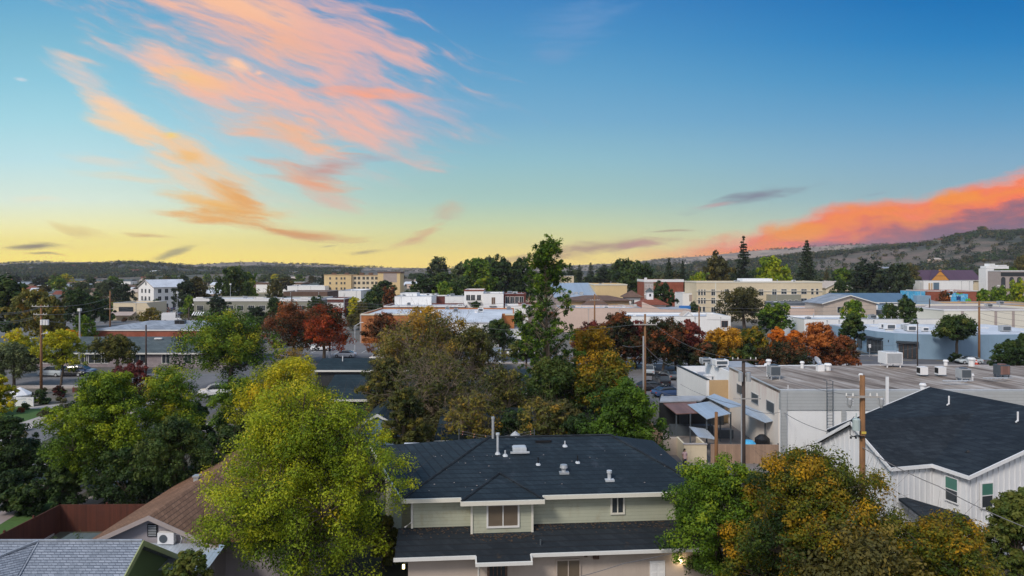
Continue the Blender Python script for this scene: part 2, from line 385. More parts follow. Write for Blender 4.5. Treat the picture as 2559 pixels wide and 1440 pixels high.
M = dict(
 shingle=bricky('dark_shingle', (.015, .025, .035, 1), (.026, .041, .054, 1), (.008, .013, .019, 1), .34, .13, .012, .8, patch=(.052, .062, .08, 1), spec=.25),
 shingle_old=bricky('mossy_shingle', (.012, .018, .025, 1), (.022, .030, .038, 1), (.012, .014, .018, 1), .34, .13, .014, .85, patch=(.085, .055, .03, 1)),
 shingle_black=bricky('black_shingle', (.012, .017, .024, 1), (.032, .042, .052, 1), (.010, .013, .018, 1), .4, .14, .008, .8, spec=.25),
 shingle_grey=bricky('pale_grey_shingle', (.21, .245, .30, 1), (.34, .38, .45, 1), (.08, .095, .13, 1), .3, .075, .014, .8),
 shingle_grey_far=bricky('grey_shingle', (.25, .28, .33, 1), (.36, .40, .46, 1), (.18, .2, .24, 1), .6, .3, .01, .8),
 shingle_slate=bricky('slate_green_shingle', (.075, .095, .10, 1), (.11, .135, .14, 1), (.06, .07, .075, 1), .6, .3, .01, .8),
 shingle_teal=bricky('dark_teal_shingle', (.012, .022, .027, 1), (.024, .040, .047, 1), (.008, .014, .018, 1), .5, .2, .014, .7, patch=(.05, .075, .09, 1)),
 shingle_brown=bricky('brown_shingle', (.20, .105, .062, 1), (.30, .165, .10, 1), (.10, .055, .035, 1), .32, .12, .012, .85),
 tile_red=bricky('red_tile', (.26, .07, .04, 1), (.34, .11, .06, 1), (.12, .04, .03, 1), .4, .3, .05, .8),
 tile_brown=bricky('brown_tile', (.16, .10, .075, 1), (.22, .14, .10, 1), (.1, .06, .05, 1), .5, .35, .05, .85),
 tile_purple=ribbed('purple_roof', (.085, .045, .075, 1), .9, 0, .6, 0, .15),
 brick_orange=bricky('orange_brick', (.46, .16, .05, 1), (.56, .22, .08, 1), (.34, .15, .07, 1), .4, .14, .02),
 brick_red=bricky('red_brick', (.30, .07, .035, 1), (.38, .11, .06, 1), (.28, .13, .1, 1), .4, .14, .02),
 brick_dark=bricky('dark_red_brick', (.14, .04, .035, 1), (.2, .06, .05, 1), (.12, .06, .05, 1), .4, .14, .02),
 brick_lilac=bricky('lilac_brick', (.30, .25, .27, 1), (.40, .34, .35, 1), (.26, .23, .25, 1), .4, .2, .02),
 white=plain('white_paint', (.78, .78, .79, 1), .55, .06, .8, streaks=.12),
 white_wall=plain('white_stucco', (.82, .82, .82, 1), .8, .06, .5, streaks=.14, dirt=(.45, .43, .41, 1)),
 white_roof=plain('white_roof_membrane', (.60, .63, .68, 1), .7, .2, .25, dirt=(.30, .31, .34, 1)),
 grey_roof=plain('grey_flat_roof', (.36, .38, .42, 1), .8, .16, .3, dirt=(.2, .2, .21, 1)),
 dark_roof=plain('dark_flat_roof', (.10, .12, .15, 1), .8, .2, .3, dirt=(.2, .2, .2, 1)),
 cream=plain('cream_stucco', (.66, .56, .40, 1), .85, .07, .4, streaks=.22, dirt=(.42, .34, .24, 1)),
 yellow=plain('yellow_stucco', (.66, .50, .27, 1), .85, .06, .4, streaks=.15),
 tan=plain('tan_stucco', (.52, .36, .20, 1), .85, .08, .4, streaks=.2),
 pinkish=plain('pink_stucco', (.62, .48, .41, 1), .85, .07, .4, streaks=.25, dirt=(.36, .28, .25, 1)),
 olive=plain('olive_grey_stucco', (.27, .27, .22, 1), .85, .07, .4, streaks=.2),
 bluewall=plain('blue_grey_stucco', (.22, .33, .44, 1), .85, .08, .4, streaks=.25, dirt=(.15, .21, .28, 1)),
 bluemetal=ribbed('blue_grey_metal', (.13, .20, .27, 1), .6, 0, .5, .2, .1),
 greymetal=ribbed('grey_metal_roof', (.40, .46, .53, 1), .6, 0, .5, .2, .1),
 stone=plain('grey_pink_stone', (.38, .32, .30, 1), .85, .12, .6),
 trim=plain('white_trim', (.72, .71, .68, 1), .5, .05, 2),
 cream_trim=plain('cream_trim', (.70, .67, .58, 1), .5, .05, 2),
 glass=glassy('window_glass'), glass_green=glassy('green_blind_glass', (.035, .11, .085, 1), .3), glass_warm=glassy('curtained_glass', (.09, .07, .05, 1), .3),
 dark=plain('dark_grey_paint', (.03, .035, .04, 1), .6, .1), black=plain('black', (.012, .012, .014, 1), .5, .1),
 metal=plain('galvanised_metal', (.46, .48, .50, 1), .45, .1, 3, .35), metal_dark=plain('dark_steel', (.10, .12, .14, 1), .5, .1, 3, .3),
 wood_pole=ribbed('weathered_pole_wood', (.23, .115, .05, 1), .06, 3, .85, 0, .35, dirt=(.08, .05, .035, 1)),
 wood_dark=ribbed('dark_pole_wood', (.065, .048, .042, 1), .06, 3, .85, 0, .3),
 wood_grey=ribbed('pale_crossarm_wood', (.40, .38, .36, 1), .05, 3, .8, 0, .2),
 bark=plain('bark', (.085, .065, .048, 1), .9, .3, 3), bark_pale=plain('pale_bark', (.22, .17, .12, 1), .9, .3, 3),
 concrete=plain('concrete', (.42, .38, .36, 1), .85, .12, .4, dirt=(.26, .24, .23, 1)),
 rust=ribbed('rusty_sheet', (.22, .12, .10, 1), .25, 0, .6, .1, .2, dirt=(.12, .06, .045, 1)),
 sheet=ribbed('corrugated_sheet', (.50, .56, .63, 1), .22, 0, .4, .35, .12, dirt=(.36, .38, .42, 1), amt=.4),
 wood_fence=ribbed('tan_fence_boards', (.36, .24, .17, 1), .16, 3, .85, 0, .2, dirt=(.22, .15, .11, 1)),
 red_fence=ribbed('red_fence_boards', (.095, .026, .014, 1), .15, 3, .85, 0, .3, dirt=(.09, .03, .02, 1)),
 blue_awning=plain('blue_awning', (.02, .17, .50, 1), .7, .05), red_paint=plain('red_paint', (.5, .06, .03, 1), .5, .05),
 orange_paint=plain('orange_panel', (.62, .28, .06, 1), .7, .1), tyre=plain('tyre_rubber', (.02, .02, .02, 1), .8, .1),
 lamp=emis('lamp_glass', (1, .95, .8, 1), .6), wire=plain('wire', (.16, .16, .17, 1), .6, .05),
)
def siding(name, c, h=.18, dirt=None):
    m, nt, b = newmat(name); o = objco(); x, y, z = sep(o)
    w_ = S.m('FRACT', z * (1 / h)); line = smooth(w_, .82, .97)
    n1 = noise(o, .5, 5, .7); n2 = noise(vec(x * 1.2, y * 1.2, z * .6), 1.0, 5, .7)
    cc_ = ramp(n1, [(.3, k4(c, .9)), (.7, k4(c, 1.08))])
    if dirt: cc_ = mixc(smooth(n2, .48, .72) * smooth(noise(o, 3, 3), .3, .7) * .75, cc_, dirt)
    cc_ = mixc(line * .5, cc_, k4(c, .45))
    nt.links.new(cc_.s, b.inputs['Base Color']); b.inputs['Roughness'].default_value = .7
    bump(b, w_, .4, .015)
    return m
M['vent_white'] = plain('weathered_white_metal', (.50, .53, .56, 1), .5, .15, 4)
M['litter'] = plain('leaf_litter', (.075, .05, .034, 1), .9, .5, 6)
M['siding'] = siding('sage_lap_siding', (.44, .455, .35, 1), .2, (.33, .27, .16, 1))
M['siding_grey'] = siding('grey_lap_siding', (.42, .435, .44, 1), .3)
M['stucco_low'] = plain('beige_stucco', (.50, .42, .36, 1), .85, .07, .6, streaks=.25, dirt=(.34, .27, .22, 1))
M['stucco_grey'] = plain('lilac_grey_stucco', (.34, .31, .33, 1), .85, .07, .6, streaks=.2)
M['green_wall'] = plain('leaf_green_wall', (.14, .21, .09, 1), .8, .06)
M['streaky_roof'] = None
def streaky():
    m, nt, b = newmat('weathered_membrane_roof'); o = objco(); x, y, z = sep(o)
    n1 = noise(vec(x * .9 + y * .35, y * .10, 0.0), 1.0, 6, .7, .3); n2 = noise(o, .25, 4)
    cc_ = ramp(n1 * .75 + n2 * .25, [(.38, (.10, .075, .058, 1)), (.47, (.22, .175, .145, 1)), (.55, (.34, .295, .26, 1)), (.64, (.50, .46, .43, 1))])
    nt.links.new(cc_.s, b.inputs['Base Color']); b.inputs['Roughness'].default_value = .85
    return m
M['streaky_roof'] = streaky()
def stained():
    m, nt, b = newmat('red_stained_white_wall'); o = objco(); x, y, z = sep(o)
    st = noise(vec(y * 2.2, z * .25, 0.0), 1.0, 5, .7)
    cc_ = mixc(smooth(st, .45, .75) * smooth(z, 3.4, 6.6) * .55, (.76, .70, .64, 1), (.52, .27, .25, 1))
    nt.links.new(cc_.s, b.inputs['Base Color']); b.inputs['Roughness'].default_value = .85
    return m
M['stained'] = stained()

# ------------------------------------------------------------------ windows: frame > pane, facing local -y
wcache = {}
def window(parent, x, y, z, w, h, rz=0, frame='trim', pane='glass', mull=1, bars=0, name='window', ft=.09, small=False):
    key = (round(w, 2), round(h, 2), frame, pane, mull, bars, ft, small)
    if key not in wcache:
        f = MB()
        f.box(-w/2 - ft, w/2 + ft, -.07, .02, -ft, 0); f.box(-w/2 - ft, w/2 + ft, -.07, .02, h, h + ft)
        f.box(-w/2 - ft, -w/2, -.069, .02, 0, h); f.box(w/2, w/2 + ft, -.069, .02, 0, h)
        for i in range(mull):
            xm = -w/2 + w * (i + 1) / (mull + 1); f.box(xm - .03, xm + .03, -.06, .015, 0, h)
        for i in range(bars):
            zm = h * (i + 1) / (bars + 1); f.box(-w/2, w/2, -.055, .012, zm - .025, zm + .025)
        p = MB().box(-w/2, w/2, -.03, .01, 0, h)
        if small:
            f.mat(1).box(-w/2, w/2, -.03, .01, 0, h)
            fo = f.build(name, [M[frame], M[pane]]); po = None
        else:
            fo = f.build(name, M[frame]); po = p.build('pane', M[pane])
        wcache[key] = (fo.data, po.data if po else None)
        bpy.data.objects.remove(fo)
        if po: bpy.data.objects.remove(po)
    fm, pm = wcache[key]
    o = link(name, fm, parent, (x, y, z), rz)
    if pm: link('pane', pm, o)
    return o

# ------------------------------------------------------------------ the ground, streets and hills
def ground_mat():
    m, nt, b = newmat('town_ground'); p = wpos()
    n1 = noise(p, .012, 6, .65); n2 = noise(p, .11, 5, .7); n3 = noise(p, 2.2, 3)
    c = ramp(n1, [(.32, (.06, .065, .03, 1)), (.43, (.17, .14, .08, 1)), (.53, (.34, .27, .16, 1)), (.66, (.48, .38, .22, 1))])
    c = mixc(smooth(n2, .45, .62) * .5, c, (.07, .08, .035, 1))
    # pale paving in the built-up blocks
    x, y, z = sep(p)
    town = smooth(y, 330.0, 240.0)
    c = mixc(town * .75, c, mixc(smooth(n2, .35, .7), (.10, .098, .10, 1), (.19, .18, .175, 1)))
    near = smooth(y, 100.0, 72.0)
    c = mixc(near * .8, c, mixc(smooth(n2, .4, .62), (.035, .045, .018, 1), (.10, .08, .055, 1)))
    c = mixc(n3 * .3, c, (.05, .05, .045, 1))
    nt.links.new(c.s, b.inputs['Base Color']); b.inputs['Roughness'].default_value = .95
    return m
gr = MB()
gr.poly([(-5200, -400, 0), (5200, -400, 0), (5200, 4700, 0), (-5200, 4700, 0)])
tag(gr.build('ground', ground_mat()), kind='structure')
asphalt = plain('asphalt', (.12, .118, .128, 1), .9, .14, .5, dirt=(.075, .075, .08, 1))
asphalt_lot = plain('old_asphalt', (.17, .165, .17, 1), .9, .14, .4, dirt=(.10, .10, .10, 1))
paint = plain('road_paint', (.62, .62, .60, 1), .8, .15, 4)
paint_y = plain('yellow_road_paint', (.60, .45, .08, 1), .8, .15, 4)
lawn = plain('lawn', (.06, .12, .025, 1), .95, .35, 3)
soil = plain('bare_soil', (.20, .14, .10, 1), .95, .25, 2)
def sheet(name, pts, z, m):
    q = MB().poly([(p[0], p[1], z) for p in pts]); return tag(q.build(name, m), kind='structure')
# the main cross street runs slightly askew, from the left middle to the right
def SL(x, off=0): return 137.5 - .045 * x + off
sheet('street', [(-300, SL(-300, -6.5)), (320, SL(320, -6.5)), (320, SL(320, 6.5)), (-300, SL(-300, 6.5))], .004, asphalt)
sheet('side_street', [(-41, 20), (-31, 20), (-42, SL(-42, -6.5)), (-52, SL(-52, -6.5))], .008, asphalt)
sheet('lane', [(-180, 104), (-47.6, 104), (-47.2, 117), (-180, 117)], .020, asphalt_lot)
sheet('parking_lot', [(-46, 144.2), (-14, 142.6), (-14, 166), (-44, 170)], .008, asphalt_lot)
sheet('parking_lot', [(16.5, 92.6), (60, 90), (110, 96), (110, 124), (14, 128)], .012, asphalt_lot)
sheet('parking_lot', [(-150, 175), (-95, 175), (-105, 236), (-180, 236)], .008, asphalt_lot)
sheet('yard_paving', [(14.2, 58), (26, 58), (26, 79.4), (14.2, 79.4)], .008, plain('yard_concrete', (.20, .18, .17, 1), .9, .2, .5))
sheet('street', [(-28, 170), (-20, 170), (-26, 420), (-36, 420)], .012, asphalt)
km = M['concrete']
def kerb_walk(name, a, b_, w, h=.13):
    a, b_ = Vector((*a, 0)), Vector((*b_, 0)); n_ = (b_ - a).normalized().cross(Vector((0, 0, 1))) * w
    q = MB(); q.prism([(a.x, a.y), (a.x + n_.x, a.y + n_.y), (b_.x + n_.x, b_.y + n_.y), (b_.x, b_.y)], -.05, h)
    return tag(q.build(name, km), kind='structure')
kerb_walk('pavement', (-28, SL(-28, -6.5)), (320, SL(320, -6.5)), 1.8)
kerb_walk('pavement', (320, SL(320, 6.5)), (-28, SL(-28, 6.5)), 1.8)
kerb_walk('pavement', (-64, SL(-64, 6.5)), (-300, SL(-300, 6.5)), 1.8)
kerb_walk('pavement', (-41.5, 20), (-48.2, 102), -1.5)
kerb_walk('pavement', (-30.2, 20), (-39.5, 128), 1.5)
kerb_walk('pavement', (-180, 103.9), (-55, 103.9), 1.2, .3)
mk = MB()
for i in range(40):
    x0 = -160 + i * 7.6
    mk.poly([(x0, SL(x0, -.06), .012), (x0 + 3, SL(x0 + 3, -.06), .012), (x0 + 3, SL(x0 + 3, .06), .012), (x0, SL(x0, .06), .012)])
tag(mk.build('road_markings', paint_y), kind='structure')
mk = MB()
for i in range(11):
    x0 = -43 + i * 2.7
    mk.poly([(x0, 146, .014), (x0 + .12, 146, .014), (x0 + .12, 151, .014), (x0, 151, .014)])
for i in range(30):
    x0 = 24 + i * 2.7
    mk.poly([(x0, 118, .018), (x0 + .12, 118, .018), (x0 + .12, 123, .018), (x0, 123, .018)])
tag(mk.build('road_markings', paint), kind='structure')
# corner garden on the left
gl = [G(-90, 1092), G(30, 1062), G(128, 1040), G(128, 1018), G(60, 1014), G(-90, 1030)]
sheet('lawn', gl, .006, lawn)
sheet('path', [G(-40, 1120), G(30, 1064), G(140, 1028), G(150, 1038), G(60, 1080), G(0, 1150)], .018, M['concrete'])
sheet('path', [G(70, 1018), G(150, 1010), G(150, 1020), G(78, 1022)], .014, M['concrete'])
sheet('path', [G(30, 1110), G(60, 1080), G(170, 1040), G(190, 1060), G(60, 1130)], .022, asphalt_lot)
sheet('path', [G(-30, 1330), G(-60, 1330), G(60, 1232), G(108, 1160), G(130, 1160), G(100, 1250)], .018, plain('pink_grey_path', (.30, .25, .24, 1), .9, .12, 1))
sheet('lawn', [G(-30, 1350), G(-30, 1330), G(100, 1252), G(150, 1250), G(165, 1266), G(10, 1348)], .022, lawn)

def terrain(name, us, Y0, Yr, Y1, skyl, mat, amp, seed, ny=60, behind=True, sm=1.0):
    """a ridge: for each bearing the crest height is measured from the skyline it makes"""
    rs = np.random.RandomState(seed); v = []; nx = len(us)
    Ys = np.concatenate([np.linspace(Y0, Yr, ny), np.linspace(Yr, Y1, 12)[1:]])
    ph = rs.rand(12) * 6.28; fr = rs.uniform(.002, .02, 12); an = rs.rand(12) * 6.28
    for Y in Ys:
        for u in us:
            hc = (HY - skyl(u)) / F * Yr + H
            t_ = min(1, max(0, (Y - Y0) / (Yr - Y0)))
            s_ = t_ * t_ * (3 - 2 * t_) if Y <= Yr else 1 - .6 * (Y - Yr) / (Y1 - Yr)
            s_ = s_ ** sm
            x = X(u, Y)
            nz = sum(math.sin((x * math.cos(a) + Y * math.sin(a)) * f + p) / (1 + f * 140) for a, f, p in zip(an, fr, ph))
            z = hc * s_ + nz * amp * math.sin(math.pi * min(t_, 1)) ** .8 - .5
            v.append((x, Y, z))
    f = [(j * nx + i, j * nx + i + 1, (j + 1) * nx + i + 1, (j + 1) * nx + i) for j in range(len(Ys) - 1) for i in range(nx - 1)]
    me = bpy.data.meshes.new(name); me.from_pydata(v, [], f); me.materials.append(mat)
    me.polygons.foreach_set('use_smooth', np.ones(len(f), dtype=bool))
    o = link(name, me); tag(o, kind='structure')
    def zat(x, Y):
        u = x / Y * F + CX
        i = int(np.clip(np.searchsorted(us, u) - 1, 0, nx - 2)); j = int(np.clip(np.searchsorted(Ys, Y) - 1, 0, len(Ys) - 2))
        a = np.clip((u - us[i]) / (us[i + 1] - us[i]), 0, 1); b_ = np.clip((Y - Ys[j]) / (Ys[j + 1] - Ys[j]), 0, 1)
        q = lambda jj, ii: v[jj * nx + ii][2]
        return (q(j, i) * (1 - a) + q(j, i + 1) * a) * (1 - b_) + (q(j + 1, i) * (1 - a) + q(j + 1, i + 1) * a) * b_
    return zat
def pl(*pts):
    xs, ys = zip(*pts); return lambda u: float(np.interp(u, xs, ys))
def hillmat(name, dry, scrub, wood, s1=.006, cut=.5):
    m, nt, b = newmat(name); p = wpos()
    n1 = noise(p, s1, 6, .68); n2 = noise(p, s1 * 6, 5, .7)
    c = ramp(n1 * .6 + n2 * .4, [(cut - .12, dry), (cut - .02, scrub), (cut + .06, wood), (cut + .16, k4(wood, .7))])
    nt.links.new(c.s, b.inputs['Base Color']); b.inputs['Roughness'].default_value = .95
    return m
hm_dry = hillmat('dry_grass_hill', (.20, .135, .108, 1), (.125, .10, .072, 1), (.045, .055, .038, 1), .008, .50)
hm_wood = hillmat('wooded_hill', (.30, .22, .14, 1), (.13, .11, .08, 1), (.05, .055, .045, 1), .006, .42)
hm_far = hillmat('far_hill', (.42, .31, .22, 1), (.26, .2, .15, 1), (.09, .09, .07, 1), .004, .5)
us = list(range(-520, 3081, 24))
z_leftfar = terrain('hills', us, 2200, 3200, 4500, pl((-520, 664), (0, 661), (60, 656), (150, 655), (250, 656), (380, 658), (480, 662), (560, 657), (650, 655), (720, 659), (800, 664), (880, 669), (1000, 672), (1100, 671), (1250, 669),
                     (1400, 664), (1560, 658), (1640, 648), (1760, 640), (1900, 627), (2000, 620), (2150, 613), (2300, 611), (2380, 612), (3080, 600)), hm_far, 5, 1, 26)
z_left = terrain('hills', us, 1100, 1700, 2500, pl((-520, 672), (0, 668), (120, 664), (260, 661), (300, 657), (330, 656), (400, 660), (470, 671), (560, 674), (640, 670), (760, 672), (1100, 680), (3080, 690)), hm_wood, 2.5, 3, 26)
z_right = terrain('hills', us, 700, 1500, 2400, pl((-520, 690), (1500, 676), (1700, 664), (1860, 655), (2000, 640), (2120, 632), (2220, 622), (2300, 619), (2360, 608), (2400, 597), (2450, 590), (2520, 589), (2559, 586), (2700, 578), (3080, 566)), hm_dry, 5, 5, 46)

# ------------------------------------------------------------------ buildings
GAPS = []
def roof_bits(e, w, d, z, n, seed, big=1.0, kinds=('air_conditioner', 'roof_vent', 'vent_pipe')):
    r = random.Random(seed)
    for i in range(n):
        x, y = r.uniform(.8, max(1, w - 1.2)), r.uniform(.8, max(1, d - 1.2)); k = r.choice(kinds)
        q = MB()
        if k == 'air_conditioner':
            s_ = r.uniform(.5, .85) * big; h = r.uniform(.7, 1.1) * big
            q.box(-s_, s_, -s_ * .8, s_ * .8, .2, h); q.box(-s_ * .9, -s_ * .7, -s_ * .75, s_ * .75, 0, .2); q.box(s_ * .7, s_ * .9, -s_ * .75, s_ * .75, 0, .2)
            q.mat(1).cyl(0, 0, h, h + .08, s_ * .6, n=10); q.box(-s_ * .8, s_ * .8, -s_ * .8 - .03, -s_ * .8 + .02, .35, h - .15)
            q.build(k, [r.choice([M['metal'], M['white'], M['grey_roof']]), M['metal_dark']], e, (x, y, z))
        elif k == 'roof_vent':
            q.box(-.35, .35, -.35, .35, 0, .4); q.box(-.45, .45, -.45, .45, .4, .55); q.build(k, M['white'], e, (x, y, z))
        else:
            q.cyl(0, 0, 0, r.uniform(.7, 1.2), .1); q.cyl(0, 0, .0, .12, .2); q.build(k, M['metal'], e, (x, y, z))
def block(label, px0, px1, py, z, depth, wall, roof='white_roof', par=.45, trim=None, cat='building', name='building', wins=(), units=0, Y=None, rot=0, trim_h=.35, group=None, small=True, z0=0):
    if Y is None: Y = YZ(py, z)
    x0 = X(px0, Y); w = X(px1, Y) - x0
    if rot: w /= math.cos(rot)
    e = empty(name, (x0, Y, z0), rot, label, cat, group)
    q = MB(); t = .3
    q.box(0, w, 0, t, 0, z); q.box(0, w, depth - t, depth, 0, z - .01); q.box(0, t, t, depth - t, 0, z - .005); q.box(w - t, w, t, depth - t, 0, z - .005)
    q.build('wall', M[wall], e)
    MB().box(t - .02, w - t + .02, t - .02, depth - t + .02, z - par - .3, z - par).build('roof', M[roof], e)
    if not trim:
        q = MB(); q.box(-.05, w + .05, -.05, t + .04, z + .002, z + .09); q.box(-.05, w + .05, depth - t - .04, depth + .05, z + .002, z + .088); q.box(-.05, t + .04, t + .042, depth - t - .042, z + .002, z + .086); q.box(w - t - .04, w + .05, t + .042, depth - t - .042, z + .002, z + .086)
        q.build('parapet_cap', M['metal'], e)
        rr_ = random.Random(int(px0)); q = MB()
        for k in range(int(w // 9)): xx = rr_.uniform(1, w - 1); q.box(xx - .05, xx + .05, -.09, -.003, 0, z - .25); q.box(xx - .14, xx + .14, -.14, -.004, z - .5, z - .2)
        if w >= 9: q.build('downpipe', M['metal'], e)
    if trim:
        q = MB(); q.box(-.15, w + .15, -.15, .002, z - trim_h, z + .08); q.box(-.15, .002, -.002, depth, z - trim_h, z + .07); q.box(w - .002, w + .15, -.002, depth, z - trim_h, z + .07)
        q.build('cornice', M[trim], e)
    for wd in wins:
        pxs, pyc, ww, hh = wd[:4]; kw = wd[4] if len(wd) > 4 else {}
        kw = dict(small=small, frame='trim', pane='glass') | kw
        for p in pxs: window(e, X(p, Y) - x0, -.002, Z(pyc, Y) - hh / 2 - z0, ww, hh, **kw)
    if units: roof_bits(e, w, depth, z - par - .02, units, int(px0 * 7 + py))
    return e, Y, x0, w
def gabled(label, x, Y, w, d, ze, zr, wall, roof, ridge='x', rot=0, over=.5, hip=False, cat='house', name='house', wins=(), trim='trim', group=None, t=.18, z0=0, gable_wall=True, chimney=False, small=True):
    """walls plus a pitched roof; local origin at the front left foot"""
    e = empty(name, (x, Y, z0), rot, label, cat, group)
    q = MB(); q.box(0, w, 0, d, 0, ze)
    o = over; pitch = (zr - ze) / ((d if ridge == 'x' else w) / 2 )
    drop = o * pitch
    if gable_wall and not hip:
        if ridge == 'x':
            for xx in (0, w - .2): q.hexa([(xx, 0, ze), (xx + .2, 0, ze), (xx + .2, d, ze), (xx, d, ze), (xx, d/2 - .05, zr - .06), (xx + .2, d/2 - .05, zr - .06), (xx + .2, d/2 + .05, zr - .06), (xx, d/2 + .05, zr - .06)])
        else:
            for yy in (0, d - .2): q.hexa([(0, yy, ze), (w, yy, ze), (w, yy + .2, ze), (0, yy + .2, ze), (w/2 - .05, yy, zr - .06), (w/2 + .05, yy, zr - .06), (w/2 + .05, yy + .2, zr - .06), (w/2 - .05, yy + .2, zr - .06)])
    q.build('wall', M[wall], e)
    r = MB()
    if hip:
        hx = min(w, d) / 2
        A, B, C_, D = (-o, -o, ze - drop), (w + o, -o, ze - drop), (w + o, d + o, ze - drop), (-o, d + o, ze - drop)
        if w >= d: P, Q = (hx, d/2, zr), (w - hx, d/2, zr)
        else: P, Q = (w/2, hx, zr), (w/2, d - hx, zr)
        if w >= d:
            r.slab([A, B, Q, P], t); r.slab([C_, D, P, Q], t); r.slab([D, A, P], t); r.slab([B, C_, Q], t)
        else:
            r.slab([A, B, P], t); r.slab([C_, D, Q], t); r.slab([D, A, P, Q], t); r.slab([B, C_, Q, P], t)
    elif ridge == 'x':
        r.slab([(-o, -o, ze - drop), (w + o, -o, ze - drop), (w + o, d/2, zr), (-o, d/2, zr)], t)
        r.slab([(w + o, d + o, ze - drop), (-o, d + o, ze - drop), (-o, d/2, zr), (w + o, d/2, zr)], t)
    else:
        r.slab([(-o, d + o, ze - drop), (-o, -o, ze - drop), (w/2, -o, zr), (w/2, d + o, zr)], t)
        r.slab([(w + o, -o, ze - drop), (w + o, d + o, ze - drop), (w/2, d + o, zr), (w/2, -o, zr)], t)
    r.build('roof', M[roof], e)
    if trim:
        q = MB(); f = .03
        zz = ze - drop - t
        if ridge == 'x' or hip: q.box(-o - f, w + o + f, -o - f - .02, -o - .003, zz - .05, zz + t + .03)
        if ridge == 'y' and not hip:
            for sx in (-1, 1):
                xa, xb = (-o, w/2) if sx < 0 else (w + o, w/2)
                q.hexa([(min(xa, xb), -o - .05, (zz if sx < 0 else zr - t) - .06), (max(xa, xb), -o - .05, (zr - t if sx < 0 else zz) - .06), (max(xa, xb), -o - .003, (zr - t if sx < 0 else zz) - .06), (min(xa, xb), -o - .003, (zz if sx < 0 else zr - t) - .06),
                        (min(xa, xb), -o - .05, (zz + t if sx < 0 else zr) + .02), (max(xa, xb), -o - .05, (zr if sx < 0 else zz + t) + .02), (max(xa, xb), -o - .003, (zr if sx < 0 else zz + t) + .02), (min(xa, xb), -o - .003, (zz + t if sx < 0 else zr) + .02)])
        if hip: 
            q.box(w + o + .003, w + o + f, -o, d + o, zz - .04, zz + t + .02); q.box(-o - f, -o - .003, -o, d + o, zz - .04, zz + t + .02)
        q.build('fascia', M[trim], e)
    if chimney:
        MB().box(-.4, .4, -.3, .3, 0, 1.6).box(-.46, .46, -.36, .36, 1.6, 1.72).build('chimney', M['brick_dark'], e, (w * .3, d * .5, zr - .6))
    for (lx, lz, ww, hh) in wins: window(e, lx, -.002, lz, ww, hh, small=small)
    return e

